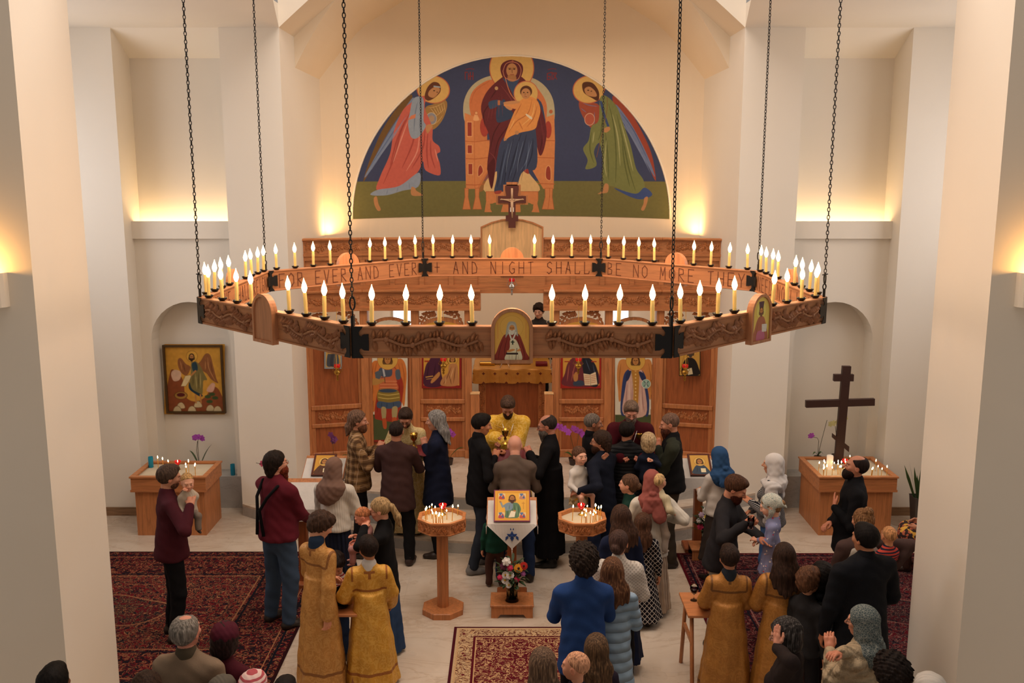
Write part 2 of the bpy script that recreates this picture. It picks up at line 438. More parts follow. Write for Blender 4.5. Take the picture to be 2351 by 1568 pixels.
def side(sx):
    nm = 'left' if sx < 0 else 'right'
    def bx(mb, xa, xb, *r):
        a, b = sorted((sx*xa, sx*xb)); mb.box(a, b, *r)
    m = MB()
    bx(m, XB, 7.0, YB, 14, 0, ZC); struct('wall_pilaster_outer_'+nm, m, WALL)
    m = MB(); bx(m, XC0, XC1, YB, 15.42, 0, ZC); struct('wall_pilaster_inner_'+nm, m, WALL)
    # niche wall with arched recess
    m = MB(); cx = -4.475; w = .55; zs = 2.43; zb = .47; zt = 4.0; dep = .32
    n = 16; arc = [(cx+w*math.cos(PI*k/n), zs+w*math.sin(PI*k/n)) for k in range(n+1)]
    top = [(arc[k][0], zt) for k in range(n+1)]
    for k in range(n):
        (x0, z0), (x1, z1) = arc[k], arc[k+1]
        m.add([(x0, YN, z0), (x1, YN, z1), (x1, YN, zt), (x0, YN, zt)], [(0, 1, 2, 3)])
        m.add([(x0, YN, z0), (x1, YN, z1), (x1, YN+dep, z1), (x0, YN+dep, z0)], [(0, 3, 2, 1)], True)
    m.add([(cx+w, YN, 0), (-XC1, YN, 0), (-XC1, YN, zt), (cx+w, YN, zt)], [(0, 1, 2, 3)])
    m.add([(-XB, YN, 0), (cx-w, YN, 0), (cx-w, YN, zt), (-XB, YN, zt)], [(0, 1, 2, 3)])
    for x in (cx+w, cx-w): m.add([(x, YN, zb), (x, YN+dep, zb), (x, YN+dep, zs), (x, YN, zs)], [(0, 1, 2, 3)])
    m.add([(cx-w, YN+dep, zb)]+[(cx+w, YN+dep, zb)]+[(x, YN+dep, z) for x, z in arc], [tuple(range(n+3))])
    # ledge and recessed upper wall with light trough
    m.box(-XB, -XC1, YN-.06, YN+.02, 3.855, 4.09); m.box(-XB, -XC1, YN+.26, YN+.4, 3.9, 6.6)
    m.box(-XB, -XC1, YN+.0, YN+.26, 3.9, 3.96); pass
    if sx > 0: m.v = [(-x, y, z) for x, y, z in m.v]
    struct('wall_niche_'+nm, m, WALL)
    m = MB(); a, b = sorted((sx*(-cx-w-.15+.0), sx*(-cx+w+.15)))
    bx(m, -cx-w, -cx+w, YN-.012, YN+dep, 0, zb); bx(m, XC1, -cx-w, YN-.012, YN-.001, 0, zb)
    struct('trim_niche_sill_'+nm, m, GREYM)
    m = MB(); bx(m, XC1+.002, XB-.002, YN+.12, YN+.2, 3.97, 4.0); tag(m.build('cove_light', STRIP), 'warm strip light hidden behind the ledge above the %s arched niche' % nm, 'light', 'cove lights')
    m = MB(); bx(m, XB+.0, 7.0, YB-.02, YB, 0, .12); bx(m, 4.0, XB, YN-.03, YN-.013, 0, .12) if False else None
    struct('baseboard_'+nm, m, BASEW)
    # near pier and nave side wall
    m = MB(); bx(m, 3.64, 7.0, 7.25, 8.2, 0, 10); struct('wall_pier_'+nm, m, WALL)
    m = MB(); bx(m, 6.9, 7.1, 8.0, 14, 0, 7); struct('wall_transept_'+nm, m, WALL)
    m = MB(); bx(m, 3.0, 7.1, 8.2, YB, ZC, ZC+.3)
    a, b = sx*3.0, sx*7.1
    m.add([(a, YB, ZC), (sx*2.2, 9, ZC), (sx*2.2, 8.2, ZC), (a, 8.2, ZC)], [(0, 1, 2, 3)])
    m.add([(a, YB, ZC), (b, YB, ZC), (b, YN+.3, 6.24), (a, YN+.3, 6.24), (a, YN+.3, 6.9), (b, YN+.3, 6.9)], [(0, 1, 2, 3), (3, 2, 5, 4)])
    struct('ceiling_transept_'+nm, m, WALL)
    # sconce on the nave wall
    r = empty('wall_sconce', (sx*4.08, 7.25, 3.87), 0, 'cream plaster uplight sconce on the %s nave pier' % nm, 'sconce')
    m = MB(); n = 14; prof = [(.25*math.cos(PI*k/n), -.13*math.sin(PI*k/n)**.6) for k in range(n+1)]
    v = [(x*q, y*q, z) for q, z in ((1, .13), (1, -.13), (.93, .13), (.93, -.1)) for x, y in prof]; L = n+1
    for k in range(n):
        for a_, b_ in ((0, 1), (0, 2), (2, 3)): m.add([v[a_*L+k], v[a_*L+k+1], v[b_*L+k+1], v[b_*L+k]], [(0, 1, 2, 3)], a_ == 0 and b_ == 1)
    m.add([v[L+k] for k in range(L)], [tuple(range(L))]); m.add([v[3*L+k] for k in range(L)], [tuple(range(L))])
    m.build('shade', WALL, r); MB().box(-.16, .16, -.08, -.04, -.06, -.04).build('lamp', STRIP, r)
side(-1); side(1)
# chancel arch wall, barrel vaults and apse
def arc_z(x, z0): return z0+2.0*(1-(abs(x)/3)**1.32)*(1.0 if abs(x) > .3 else 1.0)
def arc_d(x): return .41*max(0, (abs(x)-2.35)/.65)**1.5
nA = 48; xs = [-XC0+2*XC0*k/nA for k in range(nA+1)]
m = MB()
for a, b in zip(xs[:-1], xs[1:]):
    m.add([(a, YB, arc_z(a, ZC)), (b, YB, arc_z(b, ZC)), (b, YB, 10), (a, YB, 10)], [(0, 1, 2, 3)])
struct('wall_chancel_arch', m, WALL)
m = MB()
for a, b in zip(xs[:-1], xs[1:]):
    za, zb = arc_z(a, ZC), arc_z(b, ZC); ya, yb = za-arc_d(a), zb-arc_d(b)
    m.add([(a, YB, za), (b, YB, zb), (b, YC2, zb), (a, YC2, za)], [(0, 3, 2, 1)], True)
    m.add([(a, YC2, za), (b, YC2, zb), (b, YC2, yb), (a, YC2, ya)], [(0, 3, 2, 1)])
    m.add([(a, YC2, ya), (b, YC2, yb), (b, 17.4, yb), (a, 17.4, ya)], [(0, 3, 2, 1)], True)
struct('ceiling_vault', m, WALLW)
struct('ceiling_dome', MB().box(-4, 4, -1, 13, 10, 10.2), WALL)
AC, AR = 13.8, 3.4
def apse_y(x): return AC+np.sqrt(np.maximum(AR*AR-x*x, .01))
m = MB(); nA = 40; xs = [-XC0+2*XC0*k/nA for k in range(nA+1)]
for a, b in zip(xs[:-1], xs[1:]):
    m.add([(a, float(apse_y(a)), 0), (b, float(apse_y(b)), 0), (b, float(apse_y(b)), 8), (a, float(apse_y(a)), 8)], [(0, 1, 2, 3)], True)
struct('wall_apse', m, WALLW)
for i, (px0, px1) in enumerate(((903, 941), (1405, 1443), (1215, 1219))[:2]):
    p = at((px0+px1)/2, 700, 16.45); m = MB()
    yy = float(apse_y(p.x))-.12
    m.box(p.x-.15, p.x+.15, yy, yy+.03, 1.3, 2.56)
    w_ = empty('window_%d' % (i+1), (0, 0, 0)); tag(w_, kind='structure'); m.build('pane', WINDOW, w_)
    m = MB(); frame_strip(m, [(p.x-.17, 1.28), (p.x+.17, 1.28), (p.x+.17, 2.58), (p.x-.17, 2.58)], [(p.x-.15, 1.3), (p.x+.15, 1.3), (p.x+.15, 2.56), (p.x-.15, 2.56)], yy-.02, yy+.1)
    m.build('window_frame', WALL, w_)

# ---------------------------------------------------------------- mural (authored in art units, 3.1347 per photo pixel)
def paint_mural():
    P = Paint(10, 80, 2335, 1275, .5, '#3b4974')
    gold, red, skin, hair = '#e3b85c', '#c4513c', '#c98e55', '#6b3a22'
    P.rect(0, 992, 2351, 1300, '#7c7a42')
    # ----- throne
    P.poly([(815, 560), (808, 430), (860, 320), (960, 250), (1100, 225), (1300, 240), (1420, 300), (1492, 410), (1500, 560), (1440, 560), (1380, 380), (1175, 290), (960, 380), (880, 560)], '#bfb896')
    P.poly([(880, 560), (850, 430), (890, 330), (1010, 262), (1100, 300), (960, 420), (945, 560)], '#d9793a')
    P.poly([(1440, 560), (1440, 430), (1370, 320), (1300, 280), (1260, 330), (1400, 420), (1440, 600)], '#d9793a')
    P.line([(862, 430), (900, 340), (1000, 275)], '#b65a2a', 5, a=.6)
    o, od, ol = '#e28c46', '#c4682e', '#f0b070'
    P.poly([(815, 500), (940, 545), (985, 545), (985, 700), (1005, 700), (1005, 830), (1010, 900), (920, 1050), (820, 1050)], o, False)
    P.poly([(1440, 530), (1500, 510), (1508, 700), (1500, 1050), (1420, 1050), (1330, 905), (1365, 800), (1365, 700), (1440, 690)], o, False)
    P.poly([(885, 560), (985, 545), (985, 700), (890, 700)], od, False, a=.35)
    for a in ((833, 565, 870, 668), (833, 730, 870, 792), (838, 865, 872, 945)): P.rect(*a, '#a63a26', ol, 5)
    P.poly([(915, 960), (915, 900), (932, 875), (950, 900), (950, 930)], '#a63a26', True, 1, ol, 5)
    P.poly([(1440, 970), (1440, 905), (1458, 880), (1476, 905), (1476, 985)], '#a63a26', True, 1, ol, 5)
    P.ell(965, 600, 34, 70, '#b23a2c'); P.ell(1455, 620, 26, 62, '#b23a2c')
    for y in (695, 820, 1010): P.line([(818, y+8), (890, y+12), (1003, y)], od, 6, False); P.line([(1368, y), (1506, y+5)], od, 6, False)
    P.line([(888, 560), (888, 1040)], od, 5, False, .7)
    P.poly([(905, 1050), (1000, 905), (1010, 935), (955, 1060)], od, a=.5)
    for x, w in ((824, 30), (906, 34), (1452, 40), (1480, 24)):
        P.poly([(x-w*.45, 1045), (x+w*.5, 1045), (x+w*.4, 1110), (x+w*.55, 1130), (x+w, 1200), (x-w, 1200), (x-w*.55, 1130), (x-w*.4, 1110)], o, False, 1, od, 4)
    P.poly([(880, 550), (900, 500), (925, 550)], ol); P.ell(903, 500, 12, 12, ol, 1, od, 4); P.ell(1475, 490, 14, 14, od)
    # foot platform
    P.poly([(975, 1078), (1035, 930), (1250, 915), (1330, 960), (1375, 1075)], '#e8c27e')
    P.rect(975, 1070, 1380, 1135, o, od, 4)
    P.poly([(978, 1130), (1380, 1130), (1375, 1160), (1392, 1224), (1330, 1222), (1345, 1165), (1240, 1150), (1245, 1222), (1090, 1222), (1110, 1155), (1005, 1160), (1020, 1222), (962, 1222)], o, False)
    for x in (1050, 1300): P.ell(x, 1190, 42, 38, '#7c7a42')
    # ----- enthroned mother
    P.ell(1175, 180, 168, 168, gold, 1, '#c8643c', 7)
    P.poly([(1100, 245), (1175, 215), (1275, 260), (1370, 400), (1440, 600), (1430, 740), (1390, 805), (1340, 640), (1240, 580), (1100, 690), (1060, 840), (1020, 1050), (985, 890), (1005, 690), (960, 560), (940, 450), (990, 340)], '#6a2430')
    P.poly([(985, 890), (1050, 820), (1040, 960), (1018, 1052), (1005, 970)], '#5a1c26')
    P.folds([[(1020, 420), (960, 500), (970, 600)], [(1120, 520), (1040, 640), (1010, 760)], [(1200, 540), (1080, 680), (1040, 820)], [(1390, 560), (1410, 680), (1392, 780)], [(1060, 330), (1010, 400)]], '#43141c', 9, .7)
    P.folds([[(1090, 300), (1180, 420), (1150, 520)], [(1000, 780), (1050, 840), (1040, 960)]], '#93434a', 6, .7)
    # blue dress
    P.poly([(1060, 470), (1110, 400), (1140, 440), (1190, 520), (1110, 560), (1060, 560)], '#31466c')
    P.poly([(1000, 420), (1070, 405), (1120, 430), (1070, 450), (1010, 470)], '#33527a'); P.rect(1068, 408, 1085, 442, '#d8823c')
    P.poly([(1110, 250), (1175, 262), (1240, 240), (1215, 300), (1200, 390), (1165, 330), (1135, 290)], '#35507c')
    P.poly([(1100, 720), (1180, 640), (1330, 615), (1362, 640), (1368, 890), (1270, 920), (1240, 960), (1215, 1030), (1160, 1060), (1060, 1075), (1038, 1060), (1060, 960), (1060, 830)], '#39496f')
    P.folds([[(1120, 760), (1090, 900), (1060, 1040)], [(1190, 680), (1140, 860), (1110, 1050)], [(1290, 650), (1250, 800), (1165, 1040)], [(1340, 680), (1330, 800), (1290, 900)], [(1250, 640), (1190, 820), (1140, 1000)]], '#222d4c', 11, .8)
    P.folds([[(1150, 720), (1110, 880), (1085, 1020)], [(1230, 700), (1200, 840), (1160, 960)], [(1310, 700), (1290, 840), (1240, 920)]], '#5f7ba8', 6, .75)
    P.poly([(1042, 1070), (1095, 1062), (1085, 1085), (1048, 1088)], '#b04434')
    P.poly([(1270, 915), (1300, 905), (1308, 940), (1280, 930)], '#a83828')
    # head
    P.poly([(1175, 120), (1245, 145), (1262, 190), (1240, 250), (1200, 262), (1150, 262), (1108, 245), (1088, 185), (1110, 140)], '#6a2430')
    P.ell(1176, 195, 42, 50, skin); P.poly([(1150, 228), (1200, 228), (1210, 262), (1180, 275), (1145, 262)], '#b57c46')
    P.line([(1108, 200), (1130, 150), (1176, 135), (1225, 150), (1246, 200), (1215, 262), (1130, 250), (1108, 200)], '#d98c6a', 5, True, .9)
    for x in (1160, 1194): P.ell(x, 186, 9, 4, '#3a2016'); P.line([(x-12, 178), (x+12, 178)], '#6a4020', 3)
    P.line([(1177, 184), (1179, 212)], '#8a5a30', 5); P.line([(1166, 225), (1190, 225)], '#a04a34', 5)
    P.ell(1182, 133, 9, 9, '#b6634c'); P.ell(1058, 322, 13, 13, '#c9a06a')
    P.line([(1125, 245), (1160, 350), (1215, 420)], '#d98c5a', 5)
    # child
    P.ell(1285, 360, 92, 88, gold, 1, '#d0704a', 6)
    P.poly([(1240, 410), (1310, 380), (1370, 410), (1395, 480), (1375, 560), (1350, 615), (1240, 640), (1160, 670), (1115, 700), (1130, 640), (1190, 500), (1215, 460)], '#ec9a3c')
    P.poly([(1120, 450), (1215, 470), (1240, 440), (1215, 415), (1130, 425)], '#e89848')
    P.folds([[(1330, 400), (1300, 500), (1210, 560), (1150, 640)], [(1370, 450), (1340, 540), (1290, 600)], [(1250, 430), (1200, 520)], [(1230, 560), (1260, 620)]], '#b8601e', 7, .8)
    P.folds([[(1350, 430), (1330, 520), (1250, 590)], [(1200, 540), (1160, 620)]], '#ffd07a', 6, .7)
    P.ell(1285, 345, 46, 42, '#5e3420'); P.ell(1283, 360, 36, 38, skin)
    for x in (1268, 1296): P.ell(x, 352, 6, 4, '#3a2016')
    P.line([(1275, 380), (1290, 382)], '#a04a34', 4); P.line([(1280, 356), (1276, 370)], '#8a5a30', 3)
    P.poly([(1120, 420), (1200, 410), (1240, 420), (1190, 435), (1120, 435)], '#cf9258'); P.poly([(1125, 455), (1150, 450), (1180, 470), (1160, 478)], '#cf9258')
    P.poly([(1290, 505), (1330, 530), (1325, 545), (1285, 515)], '#e9dcc0'); P.ell(1215, 640, 16, 14, skin); P.ell(1125, 688, 12, 10, skin)
    # ----- left angel
    w1, w2, bl = '#a8813e', '#7a5a2a', '#7790bb'
    P.poly([(430, 380), (330, 470), (220, 640), (140, 830), (95, 970), (105, 975), (200, 790), (300, 620), (400, 500)], w2)
    P.poly([(440, 400), (350, 520), (250, 680), (150, 860), (100, 960), (130, 930), (240, 760), (330, 620), (410, 520)], bl)
    P.folds([[(400, 450), (270, 640), (150, 860)], [(380, 520), (260, 700), (130, 900)]], '#4b659c', 6, .8)
    P.poly([(525, 470), (590, 440), (640, 405), (680, 420), (682, 470), (650, 550), (600, 610), (560, 620), (530, 560)], w1)
    P.folds([[(540, 470), (600, 460), (660, 430)], [(560, 540), (610, 520), (665, 470)], [(580, 590), (620, 560), (650, 520)]], '#e0b76a', 4, .8)
    P.ell(568, 545, 38, 42, '#8a93a8', .9, '#d8c9a0', 3); P.ell(568, 545, 20, 22, '#b5977a')
    P.ell(585, 340, 118, 96, gold, 1, '#c8643c', 6)
    P.poly([(420, 440), (500, 390), (530, 400), (520, 470), (560, 570), (575, 620), (575, 700), (620, 740), (628, 780), (605, 800), (625, 870), (622, 950), (520, 915), (500, 850), (460, 930), (330, 1030), (180, 1055), (200, 960), (270, 800), (300, 640), (360, 500)], '#d35f50')
    P.folds([[(430, 480), (350, 640), (300, 820), (220, 1010)], [(460, 560), (430, 720), (350, 900)], [(520, 620), (500, 760), (420, 900)], [(560, 700), (560, 800), (590, 900)], [(540, 640), (530, 780), (540, 900)], [(380, 560), (320, 700), (270, 880)]], '#9e2f2c', 11, .65)
    P.folds([[(400, 560), (340, 720), (290, 860)], [(480, 640), (460, 780), (380, 920)], [(590, 760), (610, 850)]], '#f2a390', 9, .7)
    P.poly([(440, 410), (500, 395), (515, 450), (510, 560), (525, 600), (470, 680), (420, 680), (400, 590), (415, 500)], '#92a7c2')
    P.folds([[(470, 430), (450, 520), (440, 640)], [(490, 520), (480, 620)]], '#5f7799', 8, .7); P.poly([(400, 560), (420, 530), (455, 515), (450, 545)], '#e08050', False)
    P.poly([(135, 1085), (185, 1050), (330, 1025), (470, 930), (465, 1030), (350, 1060), (240, 1090)], '#8fa5c4')
    P.folds([[(250, 1050), (240, 1085)], [(320, 1035), (310, 1070)], [(400, 1000), (400, 1050)]], '#63799c', 5)
    P.poly([(415, 1035), (440, 1040), (450, 1060), (495, 1090), (480, 1098), (415, 1092)], skin); P.poly([(155, 1110), (175, 1098), (185, 1150), (200, 1190), (180, 1198), (160, 1160)], skin)
    P.poly([(520, 395), (540, 330), (580, 290), (620, 292), (638, 320), (632, 360), (590, 400), (545, 420)], '#6b3a22'); P.poly([(555, 350), (600, 320), (632, 335), (620, 365), (585, 398), (548, 385)], skin)
    P.line([(590, 318), (632, 322)], '#9fb2c4', 10); P.ell(590, 348, 7, 4, '#3a2016'); P.ell(612, 358, 5, 3, '#3a2016')
    P.poly([(525, 600), (560, 585), (575, 600), (548, 640), (535, 650)], skin)
    for k in range(7): P.line([(395-k*12, 520+k*22), (300-k*16, 660+k*26), (215-k*14, 800+k*22)], '#a9bfe0' if k % 2 else '#4f689e', 3, True, .7, True)
    for k in range(6): P.line([(560+k*20, 470-k*8), (600+k*14, 520-k*4)], '#f0cf86', 3, True, .8, True)
    # ----- right angel
    P.poly([(1930, 390), (2040, 490), (2130, 640), (2200, 800), (2232, 970), (2215, 960), (2140, 780), (2040, 620), (1960, 520)], '#a8442c')
    P.poly([(1950, 450), (2040, 560), (2120, 700), (2190, 850), (2225, 960), (2160, 850), (2070, 690), (1980, 560)], '#6c82b4')
    P.folds([[(1980, 500), (2080, 640), (2180, 850)], [(1990, 560), (2070, 680), (2150, 830)]], '#3f5590', 6, .8)
    P.poly([(1700, 405), (1750, 430), (1830, 450), (1850, 560), (1820, 600), (1780, 612), (1740, 570), (1700, 500), (1684, 440)], '#a84a30')
    P.folds([[(1710, 430), (1760, 450), (1820, 460)], [(1700, 470), (1740, 500)], [(1800, 500), (1800, 590)]], '#6a7fae', 7, .7)
    P.ell(1765, 550, 36, 42, '#c05a40', .9, '#d8b090', 4)
    P.ell(1755, 340, 115, 96, gold, 1, '#c8643c', 6)
    P.poly([(1840, 400), (1890, 395), (1960, 470), (2010, 600), (2060, 740), (2100, 900), (2150, 980), (2160, 1050), (2110, 1110), (1980, 1040), (1870, 1000), (1865, 850), (1840, 720), (1800, 780), (1820, 880), (1740, 905), (1755, 840), (1720, 760), (1760, 700), (1780, 600), (1830, 560)], '#7f8a4c')
    P.folds([[(1900, 440), (1940, 600), (1960, 800), (1960, 1000)], [(1960, 520), (2010, 720), (2050, 900), (2100, 1060)], [(1880, 640), (1900, 800), (1910, 980)], [(1780, 640), (1770, 760), (1800, 860)], [(1860, 500), (1850, 640), (1830, 700)], [(2000, 700), (2020, 860), (2060, 1030)]], '#4e5a2c', 10, .65)
    P.folds([[(1930, 520), (1970, 680), (1990, 880)], [(1890, 700), (1880, 860), (1895, 960)], [(1985, 560), (2040, 760), (2080, 920)], [(1800, 640), (1790, 720)]], '#b9bf82', 9, .75)
    P.line([(1845, 430), (1870, 520), (1900, 600)], '#2f4f8c', 16); P.line([(1890, 400), (1885, 520), (1820, 820)], '#8a5a30', 4)
    P.poly([(1870, 640), (1875, 615), (1905, 605), (1915, 625), (1890, 645)], skin)
    P.poly([(1950, 1040), (2100, 1080), (2160, 1035), (2212, 1085), (2140, 1118), (2060, 1100)], '#35549a')
    P.poly([(1832, 1085), (1865, 1060), (1885, 1010), (1910, 1020), (1905, 1070), (1870, 1080)], skin); P.poly([(2140, 1190), (2155, 1150), (2160, 1110), (2182, 1100), (2180, 1140), (2160, 1195)], skin)
    P.poly([(1708, 300), (1740, 285), (1790, 300), (1830, 360), (1825, 420), (1780, 400), (1720, 360)], '#5e3420'); P.poly([(1725, 335), (1760, 320), (1800, 350), (1815, 385), (1790, 392), (1740, 375)], skin)
    P.ell(1752, 345, 7, 4, '#3a2016'); P.ell(1775, 352, 6, 3, '#3a2016')
    for k in range(7): P.line([(1990+k*10, 540+k*20), (2080+k*12, 690+k*26), (2150+k*9, 830+k*20)], '#a2b6dc' if k % 2 else '#46609a', 3, True, .7, True)
    for x_, y_, c_ in ((1180, 700, 1), (1220, 740, 0), (1265, 700, 1), (1300, 760, 0), (1145, 820, 0), (1330, 700, 1)): P.line([(x_, y_), (x_-35, y_+130), (x_-50, y_+230)], '#7f9cc8' if c_ else '#1a2440', 5, True, .6, True)
    for x_ in range(0, 5): P.line([(1010+x_*22, 460-x_*25), (985+x_*30, 560-x_*10)], '#8c3a44', 4, True, .6, True); P.line([(1395+x_*8, 520+x_*30), (1400+x_*5, 640+x_*25)], '#8c3a44', 4, True, .6, True)
    # monograms
    for x0, L in ((822, [[(0, 0), (0, 50)], [(0, 0), (18, 0)], [(24, 10), (24, 50)], [(38, 0), (38, 50)], [(24, 30), (60, 25)], [(58, 0), (58, 50)]]), (1446, [[(0, 8), (30, 0)], [(0, 8), (0, 50), (22, 50), (22, 28), (0, 28)], [(36, 0), (36, 50)], [(36, 5), (62, 5)], [(70, 5), (46, 50)], [(48, 12), (70, 48)]])):
        for st in L: P.line([(x0+a, 212+b) for a, b in st], '#8c2c34', 7, False)
        P.line([(x0+5, 192), (x0+40, 186), (x0+66, 190)], '#8c2c34', 5)
    P.mottle(.05, 3); g = P.im.mean(-1, keepdims=True); P.im = (P.im*.84+g*.16)*.84; return P
MK = 3.1347
def mural_xy(X, Y):
    px = 800+X/MK; py = 100+Y/MK
    # scale on the concave wall: art units run along world x and z
    wx = (px-1175.5)/365*2.6
    t = np.clip((py-128)/(495-128), -.2, 1.2); wz = 6.74-t*(6.74-4.01)
    return wx, wz
def mural_map(X, Y):
    wx, wz = mural_xy(X, Y); return np.stack([wx, apse_y(wx)-.012, wz], 1)
def mural_mask(X, Y): return ((((X-1172)/1152)**2+((Y-1262)/1167)**2) <= 1) & (Y < 1250)
P = paint_mural()
_wx = lambda X: X
mo = link('wall_mural', P.mesh('wall_mural', mural_map, mural_mask), art_mat('fresco', .7))
tag(mo, 'half-round fresco of an enthroned mother and child between two bowing angels on the apse wall', 'mural')
pts = []
for k in range(49):
    a = PI*k/48; X = 1172+1158*math.cos(a); Y = 1250-1160*math.sin(a)*1.0
    q = mural_map(np.array([X]), np.array([Y]))[0]; pts.append((q[0], q[1]+.01, q[2]))
MB().tube(pts, .018, 6).build('border', WALL, mo)
# ---------------------------------------------------------------- carved ornament and icons
def vine(mb, x0, x1, zc, amp, y, waves=3, leaf=.04, thick=.012, mat=None, mi=0, seed=0):
    """a carved undulating stem with lobed leaves standing off the surface at y (towards -y)"""
    r = random.Random(seed); n = waves*14; pts = []
    for i in range(n+1):
        t = i/n; pts.append((x0+(x1-x0)*t, y-thick*.5, zc+amp*.45*math.sin(t*waves*2*PI+.6)))
    mb.tube(pts, thick*.45, 6, mi, False, mat)
    m = waves*13
    for i in range(m+1):
        t = i/m; ph = t*waves*2*PI+.6; x = x0+(x1-x0)*t; z = zc+amp*.45*math.sin(ph)
        for sd in (1, -1):
            if r.random() < .12: continue
            env = .55+.45*abs(math.sin(ph*.5+(.8 if sd > 0 else 2.2)))
            L = leaf*(.75+.5*r.random())*env*(1.25 if sd*math.sin(ph) < 0 else .8); a = R(60+35*r.random())*sd; w = L*.24
            dx, dz = math.cos(a), math.sin(a); nx, nz = -dz, dx
            p = lambda u, v_, h: (x+dx*u+nx*v_, y-h, z+dz*u+nz*v_)
            mb.add([p(0, 0, thick*.4), p(L*.35, w, thick*.2), p(L*.75, w*.75, thick*.2), p(L, 0, thick*.5), p(L*.75, -w*.75, thick*.2), p(L*.35, -w, thick*.2), p(L*.5, 0, thick*1.5)],
                   [(0, 1, 6), (1, 2, 6), (2, 3, 6), (3, 4, 6), (4, 5, 6), (5, 0, 6)], False, mi, mat)
    for i in range(waves*2):
        t = (i+.5)/(waves*2); x = x0+(x1-x0)*t
        mb.ball((x, y-thick*.6, zc+amp*.45*math.sin(t*waves*2*PI+.6)), (thick*.8, thick*.7, thick*.8), 6, 4, mi, mat)
class Crop:
    def __init__(s, ox, oy, k): s.ox, s.oy, s.k = ox, oy, k
    def plane(s, Y, org=(0, 0, 0)):
        def fn(X, Yy):
            px = s.ox+X/s.k; py = s.oy+Yy/s.k; v = (py-784)/FPX; zc = Y/(cT-v*sT)
            return np.stack([(px-1175.5)/FPX*zc-org[0], np.full_like(X, Y)-org[1], CAM_H-zc*(sT+v*cT)-org[2]], 1)
        return fn
SK, HR = '#bb8148', '#4d2c1c'
def face(P, x, y, w, h, skin=SK, hair=HR, beard=None, halo=None, hr=1.9, tilt=0):
    if halo: P.ell(x, y, w*hr, w*hr, halo, 1, '#a8562c', w*.1)
    P.ell(x, y-h*.12, w*1.15, h*1.02, hair); P.poly([(x-w*1.1, y), (x-w*1.2, y+h*.9), (x-w*.5, y+h*1.0), (x+w*.5, y+h), (x+w*1.2, y+h*.9), (x+w*1.1, y)], hair, True, .9)
    if beard: P.poly([(x-w*.8, y+h*.1), (x+w*.8, y+h*.1), (x+w*.6, y+h*1.1), (x, y+h*1.5), (x-w*.6, y+h*1.1)], beard)
    P.ell(x, y+h*.05, w*.78, h*.85, skin)
    if beard: P.poly([(x-w*.75, y+h*.35), (x, y+h*.42), (x+w*.75, y+h*.35), (x+w*.45, y+h*1.0), (x, y+h*1.35), (x-w*.45, y+h*1.0)], beard)
    for s_ in (-1, 1):
        P.ell(x+s_*w*.32, y-h*.05, w*.17, h*.07, '#2c1810'); P.line([(x+s_*w*.12, y-h*.2), (x+s_*w*.52, y-h*.2)], '#5a3018', h*.05)
    P.line([(x, y-h*.1), (x+w*.06, y+h*.28)], '#7d4e28', w*.1); P.line([(x-w*.2, y+h*.5), (x+w*.2, y+h*.5)], '#8e3c28', h*.07)
def icon(name, P, cr, Y, label, fn=None, mask=None, frame=None, group=None):
    o = link(name, P.mesh(name, fn or cr.plane(Y), mask), ART); tag(o, label, 'icon', group); return o
C1 = Crop(660, 780, 4.198); C2 = Crop(1140, 780, 4.198)
